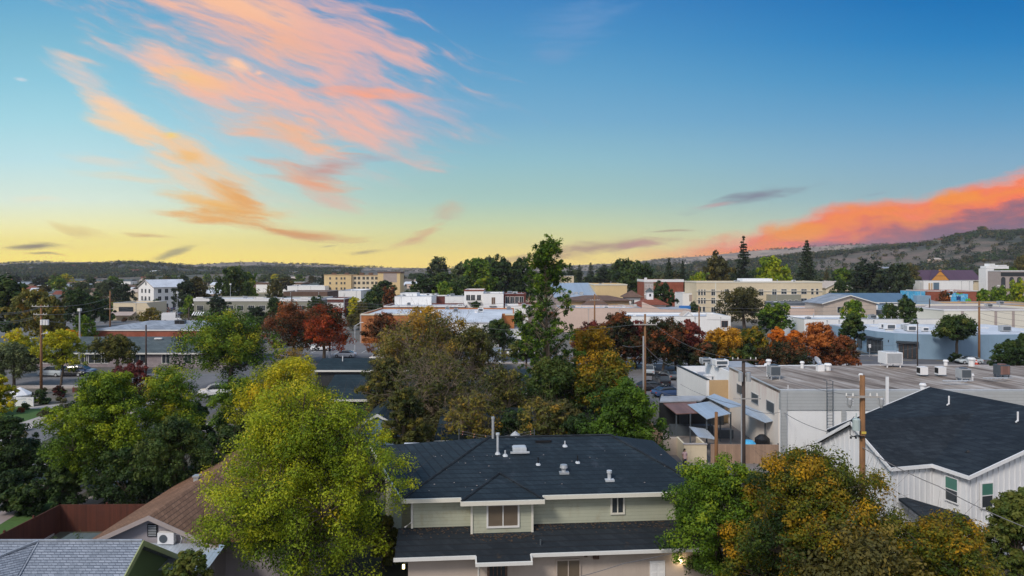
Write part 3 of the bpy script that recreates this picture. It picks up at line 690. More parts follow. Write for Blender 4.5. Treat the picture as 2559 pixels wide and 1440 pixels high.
# ---- near house: sage green two-storey with dark hipped roof
def near_house():
    e = empty('house', (-5.53, 37.8, 0), R(4.6), 'sage green two-storey house with a dark hipped shingle roof below the camera', 'house')
    W_ = 16.3; Dp = 10.4; zE = 5.42; zb = 3.4
    sd = M['siding']
    MB().box(0, W_, .0, Dp, zb - .6, zE).hexa([(-.9, 4, 0), (.002, 4, 0), (.002, Dp - .01, 0), (-2.6, Dp - .01, 0), (-.9, 4, zE), (.002, 4, zE), (.002, Dp - .01, zE), (-2.6, Dp - .01, zE)]).build('upper_wall', sd, e)
    bay = MB().box(3.28, 6.62, -.62, .3, 3.0, zE).build('bay_wall', sd, e)
    for xx in (3.22, 6.56): MB().box(xx, xx + .12, -.68, -.56, 3.2, zE).build('corner_board', M['cream_trim'], e)
    for xx in (-.06, W_ - .06): MB().box(xx, xx + .12, -.06, .06, 3.5, zE).build('corner_board', M['cream_trim'], e)
    MB().box(3.345, 6.555, -.66, -.6, 3.24, 3.36).build('base_trim', M['cream_trim'], e)
    # upper roof: hipped, with a small hip over the bay
    o = .5; ze = zE; zr = 7.28
    r = MB(); t = .16
    A, B, C_, D = (-o, -o, ze), (W_ + o, -o, ze), (W_ + o, Dp + o, ze), (-3.6, Dp + o, ze)
    P, Q = (4.5, Dp / 2, zr), (12.3, Dp / 2, zr)
    r.slab([A, B, Q, P], t); r.slab([C_, D, P, Q], t); r.slab([D, A, P], t); r.slab([B, C_, Q], t)
    # bay hip: ridge runs back into the main slope
    sl = (zr - ze) / (Dp / 2 + o)
    ap = (4.95, 1.45, ze + .035 + (1.45 + o) * sl + .02)
    r.slab([(2.72, -1.12, ze - .02), (7.18, -1.12, ze - .02), ap], .14)
    r.slab([(2.72, -.55, ze + .02), (2.72, -1.12, ze - .02), ap], .14)
    r.slab([(7.18, -1.12, ze - .02), (7.18, -.55, ze + .02), ap], .14)
    r.build('upper_roof', M['shingle'], e)
    q = MB()
    for a, b_ in ((A, P), (B, Q), (P, Q)):
        q.tube([Vector(a) + Vector((0, 0, .03)), Vector(b_) + Vector((0, 0, .03))], .075, 5)
    for p_ in ((2.72, -1.12, ze), (7.18, -1.12, ze)): q.tube([Vector(p_) + Vector((0, 0, .02)), Vector(ap) + Vector((0, 0, .03))], .07, 5)
    q.build('ridge_cap', M['shingle_black'], e)
    q = MB()
    q.box(-o - .03, 2.70, -o - .12, -o - .004, ze - .2, ze + .02); q.box(7.20, W_ + o + .03, -o - .12, -o - .004, ze - .2, ze + .02)
    q.box(2.66, 7.24, -1.24, -1.124, ze - .22, ze + .0)
    q.box(2.66, 2.716, -1.12, -.62, ze - .2, ze - .0); q.box(7.184, 7.24, -1.12, -.62, ze - .2, ze - .0)
    q.hexa([(-o - .09, -o, ze - .2), (-o - .004, -o, ze - .2), (-3.604, Dp + o, ze - .2), (-3.69, Dp + o, ze - .2), (-o - .09, -o, ze + .02), (-o - .004, -o, ze + .02), (-3.604, Dp + o, ze + .02), (-3.69, Dp + o, ze + .02)])
    q.build('gutter', M['cream_trim'], e)
    q = MB()
    q.box(7.9, 9.0, -.05, -.004, ze - .34, ze - .22); q.box(9.4, 11.4, -.05, -.004, ze - .36, ze - .22); q.build('soffit_vent', M['stucco_low'], e)
    # lower roof and lower storey
    r = MB(); t = .14
    zl = 3.0
    r.slab([(-.75, -2.35, zl), (W_ + .8, -2.35, zl), (W_ + .8, .0, 3.66), (-.75, .0, 3.66)], t)
    r.slab([(3.5, -2.9, zl - .155), (6.3, -2.9, zl - .155), (6.3, -2.35, zl + .004), (3.5, -2.35, zl + .004)], t)
    r.build('lower_roof', M['shingle_old'], e)
    q = MB()
    q.box(-.8, 3.46, -2.47, -2.354, zl - .16, zl + .01); q.box(6.34, W_ + .8, -2.47, -2.354, zl - .16, zl + .01)
    q.box(3.42, 6.38, -3.02, -2.904, zl - .32, zl - .15); q.box(3.42, 3.497, -2.9, -2.36, zl - .31, zl - .02); q.box(6.303, 6.38, -2.9, -2.36, zl - .31, zl - .02)
    q.tube([(3.62, -2.96, zl - .3), (3.62, -2.7, zl - .6), (3.62, -1.72, zl - .75), (3.62, -1.72, .2)], .05, 8)
    q.tube([(-.4, -.0, 3.7), (-.02, -.08, 4.0), (-.02, -.08, 5.2)], .045, 8)
    q.build('gutter', M['trim'], e)
    MB().box(-.1, W_ + .1, -1.7, -.3, 0, zl - .1).build('lower_wall', M['stucco_low'], e)
    MB().box(0, W_, -.29, Dp, 0, 2.78).build('rear_wall', M['stucco_low'], e)
    # windows
    window(e, 5.0, -.622, 3.86, 1.62, 1.12, frame='trim', pane='glass_warm', mull=1, ft=.1)
    window(e, 11.55, -.002, 4.18, .62, .92, frame='cream_trim', pane='glass', mull=1, ft=.1)
    window(e, 8.45, -1.702, 1.15, 1.2, 1.15, frame='stucco_low', pane='glass_warm', mull=1, ft=.08)
    d_ = MB().box(-.52, .52, -.08, .02, -.1, 2.1)
    do = MB().box(-.54, -.42, -.06, .02, 0, 2.1).box(.42, .54, -.06, .02, 0, 2.1).box(-.42, .42, -.06, .02, 1.98, 2.1).box(-.42, .42, -.06, .02, 0, .3)
    for i in (-1, 0, 1): do.box(i * .21 - .02, i * .21 + .02, -.055, .02, .3, 1.98)
    dr = do.build('door', M['tile_brown'], e, (4.62, -1.704, .22)); MB().box(-.42, .42, -.03, .01, .3, 1.98).build('pane', M['glass'], dr)
    dd = MB().box(-.42, .42, -.05, .02, 0, 2.1)
    for sx in (-.2, .2):
        for k in range(4): dd.box(sx - .13, sx + .13, -.065, -.04, .18 + k * .48, .52 + k * .48)
    dd.build('door', M['white'], e, (13.35, -1.704, .02))
    MB().box(-.06, .06, -.13, 0, -.1, .1).tube([(0, -.08, -.16), (0, -.08, .12)], .055, 8).build('wall_lamp', emis('warm_lamp', (1, .8, .45, 1), 9), e, (14.62, -1.704, 2.12))
    MB().box(-.06, .06, -.13, 0, -.1, .1).build('wall_lamp', emis('warm_lamp_small', (1, .85, .4, 1), 5), e, (-.35, -1.5, 2.2))
    lt = bpy.data.lights.new('porch_light', 'POINT'); lt.energy = 9; lt.color = (1, .75, .42); lt.shadow_soft_size = .06
    lo = bpy.data.objects.new('porch_light', lt); coll.objects.link(lo); lo.parent = e; lo.location = (14.62, -1.95, 2.05)
    MB().box(-.16, .16, -.16, 0, -.12, .12).build('junction_box', M['tile_brown'], e, (9.95, -1.704, 2.48))
    MB().box(-.08, .08, -.1, 0, -.08, .08).build('junction_box', M['tile_brown'], e, (9.4, -1.704, 2.55))
    q = MB(); 
    for i in range(5):
        a0 = i * 1.256; q.tube([(math.cos(a0) * .02, 0, math.sin(a0) * .02), (math.cos(a0) * .14, 0, math.sin(a0) * .12)], .015, 5)
    q.tube([(-.32, 0, .08), (.32, 0, .08)], .014, 5); q.build('wall_ornament', M['metal_dark'], e, (5.5, -1.73, 2.38))
    # fittings on the roof; z follows the slope
    def rz_(y): return ze + (y + o) * sl
    def sk(n, x, y, fn, mats=None, sm=False):
        q = MB(); fn(q); q.build(n, mats or M['vent_white'], e, (x, y, rz_(y) + .0), smooth_=sm)
    def skyl(q): q.box(-.42, .42, -.35, .35, -.1, .22); q.box(-.36, .36, -.30, .30, .22, .27); q.box(-.58, .58, -.5, -.42, -.05, .06)
    sk('skylight', 6.3, 3.75, skyl)
    def pipe_t(q): q.cyl(0, 0, -.1, 1.15, .07); q.cyl(0, 0, -.02, .12, .18, .10); q.cyl(0, 0, 1.15, 1.28, .12)
    sk('flue', 4.95, 3.45, pipe_t)
    def pipe_b(q): q.cyl(0, 0, -.1, 1.2, .085); q.cyl(0, 0, 1.2, 1.34, .11)
    sk('flue', 4.75, 5.15, pipe_b, M['metal'])
    def small_v(q): q.cyl(0, 0, -.1, .3, .045); q.cyl(0, 0, -.05, .07, .2, .1)
    for x, y in ((5.4, 3.3), (9.2, 4.15)): sk('vent_pipe', x, y, small_v)
    def dark_v(q): q.cyl(0, 0, -.05, .05, .18, .1); q.mat(1).cyl(0, 0, .0, .42, .035)
    for x, y in ((7.3, 2.35), (9.7, 2.45)): sk('vent_pipe', x, y, dark_v, [M['vent_white'], M['black']])
    def cap1(q): q.box(-.28, .28, -.25, .25, -.1, .03); q.cyl(0, 0, 0, .25, .13); q.cyl(0, 0, .25, .42, .24, .2)
    sk('roof_vent', 8.72, 1.55, cap1, M['metal'])
    def cap2(q): q.box(-.26, .26, -.22, .22, -.1, .03); q.cyl(0, 0, 0, .5, .1); q.cyl(0, 0, .38, .52, .15)
    sk('roof_vent', 11.25, .75, cap2)
    def turb(q):
        for k in range(6): q.cyl(0, 0, k * .07, k * .07 + .07, .38 * math.cos(k * .26), .38 * math.cos((k + 1) * .26), 12)
    q = MB(); turb(q); q.build('roof_vent', M['vent_white'], e, (6.2, Dp / 2 + .3, zr - .1), smooth_=True)
    q = MB().box(-.5, .5, -.12, .12, 0, .14); q.build('ridge_vent', M['black'], e, (7.9, 4.6, rz_(4.6)))
    q = MB().cyl(0, 0, -.05, .3, .045); q.build('vent_pipe', M['metal_dark'], e, (6.95, -1.7, 3.16))
    q = MB().cyl(0, 0, -.05, .06, .2, .12); q.mat(1).cyl(0, 0, 0, .3, .05); q.build('vent_pipe', [M['vent_white'], M['black']], e, (13.0, 6.3, zr - .5))
    q = MB(); r_ = random.Random(5)
    for k in range(34):
        x, y = r_.uniform(.3, 4.6) if k < 20 else r_.uniform(4, 15), r_.uniform(-.1, 3.5); s_ = r_.uniform(.02, .055); a = r_.uniform(0, 3)
        q.slab([(x + math.cos(a + w_) * s_, y + math.sin(a + w_) * s_, rz_(y) + .03) for w_ in (0, 1.57, 3.14, 4.71)], .012)
    tag(q.build('leaf_debris', M['stone'], e), kind='stuff')
    q = MB()
    for k in range(420):
        x, y = r_.uniform(-.6, 16.8), -.05 - abs(r_.gauss(0, .28)); s_ = r_.uniform(.03, .075); a = r_.uniform(0, 3)
        if 3.1 < x < 6.8: y -= .68
        zz = 3.0 + (y + 2.35) * .2809
        q.slab([(x + math.cos(a + w_) * s_, y + math.sin(a + w_) * s_, zz + .02 + .01 * math.sin(w_)) for w_ in (0, 1.57, 3.14, 4.71)], .015)
    tag(q.build('leaf_litter', M['litter'], e), kind='stuff')
near_house()

# ---- white board-and-batten farmhouse on the right
def farmhouse():
    C0 = Vector((26.9, 40.2, 0)); e = empty('house', C0, R(14.5), 'white board and batten house with black shingle gables beside the tall wooden pole', 'house')
    wm = plain('white_board_wall', (.74, .75, .77, 1), .55, .05, .8)
    zE, zR = 5.78, 8.62; W2 = 9.6; L = 12.0
    def zs(x): return zE + x * (zR - zE) / W2
    q = MB()
    # main body with gabled ends (drawn from above the eave line inwards .3)
    q.hexa([(.3, .3, 0), (2 * W2 - .3, .3, 0), (2 * W2 - .3, L - .3, 0), (.3, L - .3, 0), (.3, .3, zE - .02), (2 * W2 - .3, .3, zE - .02), (2 * W2 - .3, L - .3, zE - .02), (.3, L - .3, zE - .02)])
    for yy in (.3, L - .5): q.hexa([(.3, yy, zE - .02), (2 * W2 - .3, yy, zE - .02), (2 * W2 - .3, yy + .2, zE - .02), (.3, yy + .2, zE - .02), (W2 - .1, yy, zR - .25), (W2 + .1, yy, zR - .25), (W2 + .1, yy + .2, zR - .25), (W2 - .1, yy + .2, zR - .25)])
    for i in range(int(2 * W2 / .42)):
        x = .45 + i * .42
        zt = zs(x if x < W2 else 2 * W2 - x) - .28
        q.box(x, x + .07, .245, .302, 2.75, zt)
    for i in range(5): 
        y = .45 + i * .42; q.box(.245, .302, y, y + .07, 2.75, zE - .15)
    q.build('wall', wm, e)
    # cross wing facing left
    q = MB(); a0, a1, xm = 2.55, 9.35, -2.75; ym = (a0 + a1) / 2; zg = 7.9
    q.hexa([(xm, a0 + .2, 0), (.4, a0 + .2, 0), (.4, a1 - .2, 0), (xm, a1 - .2, 0), (xm, a0 + .2, zE - .02), (.4, a0 + .2, zE - .02), (.4, a1 - .2, zE - .02), (xm, a1 - .2, zE - .02)])
    q.hexa([(xm, a0 + .2, zE - .02), (xm + .2, a0 + .2, zE - .02), (xm + .2, a1 - .2, zE - .02), (xm, a1 - .2, zE - .02), (xm, ym - .08, zg - .2), (xm + .2, ym - .08, zg - .2), (xm + .2, ym + .08, zg - .2), (xm, ym + .08, zg - .2)])
    for i in range(15):
        y = a0 + .4 + i * .44
        zt = zE + (zg - zE) * (1 - abs(y - ym) / (ym - a0)) - .3
        q.box(xm - .055, xm + .002, y, y + .07, 2.7, max(zt, 3))
    for i in range(7): q.box(xm + .3 + i * .42, xm + .37 + i * .42, a0 + .145, a0 + .202, 2.75, zE - .12)
    q.build('wing_wall', wm, e)
    r = MB(); t = .16
    r.slab([(0, L, zE), (0, 0, zE), (W2, 0, zR), (W2, L, zR)], t); r.slab([(2 * W2, 0, zE), (2 * W2, L, zE), (W2, L, zR), (W2, 0, zR)], t)
    xr_ = (zg - zE) / (zR - zE) * W2
    r.slab([(xm - .35, a0, zE), (.02, a0, zE), (xr_, ym, zg), (xm - .35, ym, zg)], t)
    r.slab([(.02, a1, zE), (xm - .35, a1, zE), (xm - .35, ym, zg), (xr_, ym, zg)], t)
    r.build('roof', M['shingle_black'], e)
    q = MB(); h = .2
    def rake(p, p2, off):
        p, p2, off = Vector(p), Vector(p2), Vector(off); d = Vector((0, 0, h))
        q.hexa([p - d, p2 - d, p2 - d + off, p - d + off, p + Vector((0, 0, .03)), p2 + Vector((0, 0, .03)), p2 + off + Vector((0, 0, .03)), p + off + Vector((0, 0, .03))])
    rake((0, -.06, zE), (W2, -.06, zR), (0, .056, 0)); rake((W2, -.06, zR), (2 * W2, -.06, zE), (0, .056, 0))
    rake((-.06, -.06, zE), (-.06, a0, zE), (.056, 0, 0)); rake((xm - .35, a0 - .06, zE), (-.06, a0 - .06, zE), (0, .056, 0))
    rake((xm - .41, a0, zE), (xm - .41, ym, zg), (.056, 0, 0)); rake((xm - .41, ym, zg), (xm - .41, a1, zE), (.056, 0, 0)); rake((W2, L + .004, zR), (0, L + .004, zE), (0, .056, 0))
    q.build('fascia', M['white'], e)
    for x, z, rz, y in ((.236, 3.85, R(-90), 1.35), (1.6, 3.75, 0, .236)):
        window(e, x, y, z, .82, 1.42, rz=rz, frame='white', pane='glass', mull=0, bars=1, ft=.07)
    MB().box(-.41, .41, -.05, -.02, .72, 1.42).build('window_blind', M['glass_green'], e, (1.6, .236, 3.75))
    MB().box(-.41, .41, -.05, -.02, .72, 1.42).build('window_blind', M['glass_green'], e, (.236, 1.35, 3.75 + .1), rz=R(-90))
    window(e, xm - .062, 3.9, 4.1, .8, .8, rz=R(-90), frame='white', pane='glass', mull=1, ft=.06)
    # porch roof and recessed ground floor
    r = MB().slab([(-2.6, -.9, 2.9), (-.1, -.9, 2.9), (.25, .26, 3.35), (-2.0, 2.5, 3.9), (-2.6, 2.5, 3.9)], .14); r.build('porch_roof', M['shingle_black'], e)
    MB().box(-2.65, -.05, -1.0, -.904, 2.72, 2.9).build('porch_gutter', M['white'], e)
    MB().box(.0, 6.5, .1, .26, 2.35, 2.72).box(-.02, .2, .05, .25, .0, 2.35).build('porch_beam', M['white'], e)
    MB().box(.9, 1.9, .22, .296, .1, 2.1).build('door', M['tile_brown'], e)
    q = MB().cyl(0, 0, 0, .25, .03); q.build('wall_lamp', M['white'], e, (5.0, .2, 2.7))
    def pipe(x, y): 
        q = MB().tube([(0, 0, -.1), (0, 0, .62)], .055).tube([(0, 0, .05), (-.28, -.1, -.02)], .05); q.build('vent_pipe', M['white'], e, (x, y, zs(x)))
    pipe(7.4, 3.0); pipe(7.6, 8.4); pipe(3.4, 6.8) ; pipe(5.6, .9)
    q = MB().cyl(0, 0, -.1, .08, .3, .28, 14); q.mat(1).cyl(0, 0, .08, .14, .2, .12, 12); q.build('roof_vent', [M['metal'], M['glass']], e, (2.5, 4.6, zs(2.5) + .02))
    q = MB().cyl(0, 0, 0, .12, .15, .05); q.build('roof_vent', M['black'], e, (2.4, 2.2, zs(2.4)))
farmhouse()

# ---- grey roofed warehouse
def warehouse():
    x0, Y0 = 25.3, 64.0
    e = empty('warehouse', (x0, Y0, 0), R(-.3), 'long white and grey warehouse with a streaked low roof and wall ladder', 'warehouse')
    z = 6.5; Wd = 62; Dp = 15.5
    MB().box(0, Wd, 0, Dp, 0, z - 1.75).build('lower_wall', M['white_wall'], e)
    q = MB().box(-.06, Wd, -.07, .6, z - 1.75, z + .05)
    q.build('upper_wall', M['siding_grey'], e)
    MB().box(-.08, .3, .602, Dp, 0, z + .02).build('side_wall', M['stained'], e)
    q = MB().box(-.12, .42, -.16, -.004, 0, z + .06); q.box(5.55, 5.95, -.14, -.004, 0, 4.7); q.build('pilaster', M['siding_grey'], e)
    r = MB(); zr = 7.05
    r.slab([(-.1, .35, z + .0), (Wd, .35, z + .0), (Wd, 13.2, zr), (5.5, 13.2, zr)], .2)
    r.slab([(-.1, Dp, z + .0), (-.1, .35, z + .0), (5.5, 13.2, zr)], .2)
    r.slab([(Wd, 17.2, z - .25), (-.1, Dp, z), (5.5, 13.2, zr), (Wd, 13.2, zr)], .2)
    r.build('roof', M['streaky_roof'], e)
    q = MB(); q.tube([(-.1, .3, z + .1), (Wd, .3, z + .1)], .09, 6); q.tube([(-.1, .3, z + .1), (-.1, Dp, z + .1)], .09, 6); q.build('gutter', M['metal'], e)
    MB().box(0, Wd, Dp + .01, 17, 0, z - 1.2).build('rear_wall', M['white_wall'], e)
    # side windows
    for y, zc in ((2.6, 4.05), (6.9, 4.05), (11.6, 4.15)):
        window(e, -.082, y, zc, 2.0, .95, rz=R(-90), frame='metal', pane='metal_dark', mull=0, ft=.06)
    q = MB()
    for xx in (-.28, .28): q.tube([(xx, -.2, 1.9), (xx, -.2, 7.5), (xx, .5, 7.5)], .035, 5)
    for k in range(19): q.tube([(-.28, -.2, 2.0 + k * .29), (.28, -.2, 2.0 + k * .29)], .022, 4)
    q.build('ladder', M['metal_dark'], e, (4.4, 0, 0)); MB().box(-.38, .38, -.28, -.18, 0, 2.4).build('ladder_guard', M['metal_dark'], e, (4.4, 0, 0))
    def at(px, py, zz=7.0): p = G(px, py, zz); return (p.x - x0, p.y - Y0)
    def unit(px, py, s_, h, mats, zz=7.0, name='air_conditioner'):
        x, y = at(px, py, zz); zz = 6.5 + min(max(y, 0), 13.2) / 13.2 * .65
        q = MB().box(-s_, s_, -s_, s_, .25, h + .25); q.mat(1).box(-s_ * .9, s_ * .9, -s_ - .02, -s_ + .03, .35, h + .15); q.cyl(0, 0, h + .25, h + .33, s_ * .75, n=12)
        q.mat(0)
        for a in (-1, 1):
            for b_ in (-1, 1): q.box(a * s_ * .8 - .05, a * s_ * .8 + .05, b_ * s_ * .8 - .05, b_ * s_ * .8 + .05, -.15, .25)
        q.build(name, mats, e, (x, y, zz))
    unit(1933, 940, .52, 1.05, [M['metal'], M['metal_dark']])
    unit(2405, 944, .5, .95, [M['metal'], M['metal_dark']]); unit(2500, 938, .52, 1.05, [M['metal_dark'], M['rust']])
    unit(2222, 914, .9, 1.3, [M['white'], M['metal']], 7.1)
    def vent(px, py, w, h):
        x, y = at(px, py, 7.0); zz = 6.5 + min(max(y, 0), 13.2) / 13.2 * .65
        q = MB().cyl(0, 0, -.1, h, w, n=8); q.cyl(0, 0, h, h + .18, w * 1.5, w * 1.1, 8); q.build('roof_vent', M['white'], e, (x, y, zz))
    vent(1920, 935, .22, 1.5); vent(2003, 920, .18, .5); vent(2067, 924, .3, .5); vent(2305, 964, .22, .55); vent(2425, 944, .18, .5); vent(2424, 916, .3, .7); vent(2150, 944, .16, .5); vent(2360, 915, .2, .4)
    for px, py in ((2305, 935), (2350, 935)):
        x, y = at(px, py, 7); q = MB().box(-.5, .3, -.35, .35, 0, .8); q.mat(1).box(-.52, -.49, -.3, .3, .15, .7); q.build('roof_hood', [M['white'], M['black']], e, (x, y, 6.98))
    for px, py in ((2390, 955), (2490, 948)):
        x, y = at(px, py, 6.9); q = MB()
        for k in range(7): q.tube([(-1.2 + k * .3, -.3 - .1 * (k % 3), .1), (-.6 + k * .35, .35, .12)], .03, 4)
        q.tube([(-1.5, -.1, .12), (1.6, .05, .12)], .05, 5); q.tube([(-1.3, .25, .12), (1.3, .35, .12)], .04, 5); q.build('pipework', M['metal'], e, (x, y, 6.9))
    x, y = at(2040, 925, 7); q = MB()
    for k in range(12):
        a = k * math.pi / 6; a2 = a + math.pi / 6
        q.poly([(0, 0, 0), (.5 * math.cos(a), .5 * math.sin(a), .13), (.5 * math.cos(a2), .5 * math.sin(a2), .13)])
    do = q.build('satellite_dish', M['metal'], e, (x, y, 8.0)); do.rotation_euler = (R(55), 0, R(35))
    q = MB().cyl(0, 0, -.2, .9, .04).box(-.3, .4, -.3, .3, -.2, .5); q.build('roof_box', M['white'], e, (x + .3, y, 7.1))
    # post at the front wall
    q = MB().box(-.12, .12, -.2, -.05, 4.0, 7.9); q.build('wall_post', M['white'], e, (X(2222, 63.5) - x0, -.0, 0))
    q = MB().tube([(-.3, .3, z), (-.3, .3, z + .55)], .03); q.build('vent_pipe', M['white'], e, (1.0, 0, 0))
warehouse()
# the lower white wing behind it
def wing():
    e = empty('workshop', (22.75, 79.8, 0), R(3.5), 'white flat-roofed workshop with a tan front wall adjoining the streaked-roof warehouse', 'workshop')
    z = 5.0; w = 20; d = 11.6
    q = MB().box(0, .3, 0, d, 0, z).box(0, w, d - .3, d - .001, 0, z - .02).build('wall', M['white_wall'], e)
    MB().box(.3, 2.6, .0, .3, 0, z - .05).build('front_wall', M['tan'], e)
    MB().box(.28, w, .28, d - .28, z - 1.0, z - .75).build('roof', M['grey_roof'], e)
    MB().box(-.04, .36, -.04, d + .02, z, z + .08).build('parapet_cap', M['dark'], e)
    MB().box(2.6, 7.6, -1.5, 8, 0, 6.0).build('upper_block', M['white_wall'], e)
    MB().box(2.8, 7.4, -1.3, 7.8, 6.002, 6.1).build('upper_roof', M['grey_roof'], e)
    roof_bits(e, 7, 10, z - .75, 5, 3, 1.1); roof_bits(e, 6.5, 7, 6.1, 3, 8, 1.0)
    q = MB().cyl(0, 0, 0, 1.9, .28, n=8).cyl(0, 0, 1.9, 2.15, .42, .3, 8); q.build('chimney_flue', M['white'], e, (8.6, 3.0, 4.3))
wing()

# ---- covered patio between the fence and the warehouse
def patio():
    e = empty('patio_shelter', (14.5, 66, 0), 0, 'ramshackle covered patio with metal and rusty sheet roofs against the warehouse side', 'shelter')
    o = Vector((14.5, 66, 0))
    def P(px, py, z): return G(px, py, z) - o
    MB().slab([P(1690, 1034, 3.0), P(1765, 1031, 3.05), P(1738, 1004, 3.15), P(1655, 1006, 3.1)], .08).build('sheet_roof', M['rust'], e)
    MB().slab([P(1648, 1004, 3.3), P(1752, 1001, 3.3), P(1770, 989, 3.4), P(1652, 990, 3.4)], .12).build('flat_roof', M['grey_roof'], e)
    MB().slab([P(1766, 1047, 3.2), P(1826, 1033, 3.75), P(1775, 1003, 3.75), P(1718, 1011, 3.2)], .06).build('sheet_roof', M['sheet'], e)
    MB().slab([P(1822, 1019, 4.1), P(1862, 1014, 4.3), P(1785, 984, 4.3), P(1765, 992, 4.1)], .06).build('sheet_roof', M['sheet'], e)
    MB().slab([P(1912, 1056, 3.1), P(1948, 1048, 3.5), P(1862, 1012, 3.6), P(1852, 1030, 3.1)], .06).build('sheet_roof', M['sheet'], e)
    q = MB()
    for px, py, z in ((1725, 1035, 3.0), (1790, 1040, 3.3), (1766, 1044, 3.1), (1826, 1030, 3.6), (1858, 1022, 3.9), (1912, 1052, 3.0), (1690, 1032, 2.95), (1775, 1000, 3.9), (1800, 1010, 3.9)):
        p = P(px, py, z); MB().box(p.x - .06, p.x + .06, p.y - .06, p.y + .06, 0, z).build('post', M['metal_dark'], e)
    MB().tube([P(1826, 1033, 3.6), P(1775, 1003, 3.65)], .06, 4).build('beam', M['metal_dark'], e); q.tube([P(1822, 1021, 4.0), P(1766, 993, 4.0)], .06, 4)
    for k in range(5):
        a = P(1822 - 11 * k, 1021 - 5.5 * k, 4.0); q.tube([a, a - Vector((0, 0, .9))], .04, 4)
    q.build('strut_frame', M['metal_dark'], e)
    # counter and fridge-like boxes in the shade
    q = MB().box(2.6, 7.2, 7.5, 8.4, 0, 1.1).box(4.2, 5.0, 9.6, 10.4, 0, 2.0).box(7.4, 9.0, 6.4, 7.4, 0, .9); q.build('work_counter', M['metal_dark'], e)
    q = MB().box(2.5, 9.9, 12.6, 12.9, 0, 3.2); q.build('back_wall', M['dark'], e)
    MB().slab([P(1745, 1092, 1.6), P(1790, 1098, 1.6), P(1765, 1072, 1.9), P(1722, 1066, 1.9)], .05).build('sheet_roof', M['sheet'], e)
patio()
# fence panels round the patio
def fence(label, pts, h, mat, thick=.08, posts=True, cat='fence', group=None, z0=0, name='fence', capm=None):
    e = empty(name, (pts[0][0], pts[0][1], z0), 0, label, cat, group); o = Vector((pts[0][0], pts[0][1], 0))
    for i in range(len(pts) - 1):
        a, b_ = Vector((*pts[i][:2], 0)) - o, Vector((*pts[i + 1][:2], 0)) - o; n_ = (b_ - a).normalized().cross(Vector((0, 0, 1))) * thick
        q = MB().prism([(a.x, a.y), (a.x + n_.x, a.y + n_.y), (b_.x + n_.x, b_.y + n_.y), (b_.x, b_.y)], 0, h); q.build('panel', mat, e)
        if capm:
            q = MB().prism([(a.x - n_.x * .3, a.y - n_.y * .3), (a.x + n_.x * 1.3, a.y + n_.y * 1.3), (b_.x + n_.x * 1.3, b_.y + n_.y * 1.3), (b_.x - n_.x * .3, b_.y - n_.y * .3)], h + .002, h + .08); q.build('cap', capm, e)
        if posts:
            L = (b_ - a).length; k = max(1, int(L / 2.4))
            for j in range(k + 1):
                p = a.lerp(b_, j / k); MB().box(p.x - .05, p.x + .05, p.y - .05, p.y + .05, 0, h + .12).build('post', posts if posts is not True else mat, e)
    return e
gA, gB, gC = G(1638, 1040, 1.9), G(1668, 1078, 1.9), G(1688, 1082, 1.9)
fence('tan boarded fence running back along the left side of the patio', [(14.6, 83), (14.55, 70.5), (14.55, 66.2)], 2.0, M['wood_fence'], .1)
fence('tan fence with blue steel posts in front of the patio, behind the short orange pole', [(18.4, 63.3), (24.6, 63.1)], 1.75, M['wood_fence'], .1, posts=M['metal_dark'])
e = empty('enclosure', (15.9, 63.1, 0), 0, 'low pale stucco bin enclosure at the corner of the patio', 'enclosure')
MB().box(0, 2.1, 0, .2, 0, 1.75).box(0, .2, .2, 3, 0, 1.745).box(1.9, 2.1, .2, 3, 0, 1.745).build('wall', M['cream'], e)
MB().box(-.06, 2.16, -.06, .26, 1.752, 1.83).build('cap', M['concrete'], e)
MB().box(-1.3, 0, 2.8, 3.0, 0, 1.7).build('wing_wall', M['stucco_low'], e)
sheet('path', [(16.2, 60.6), (19.4, 61.0), (19.0, 63.0), (16.2, 63.0)], .03, M['concrete'])

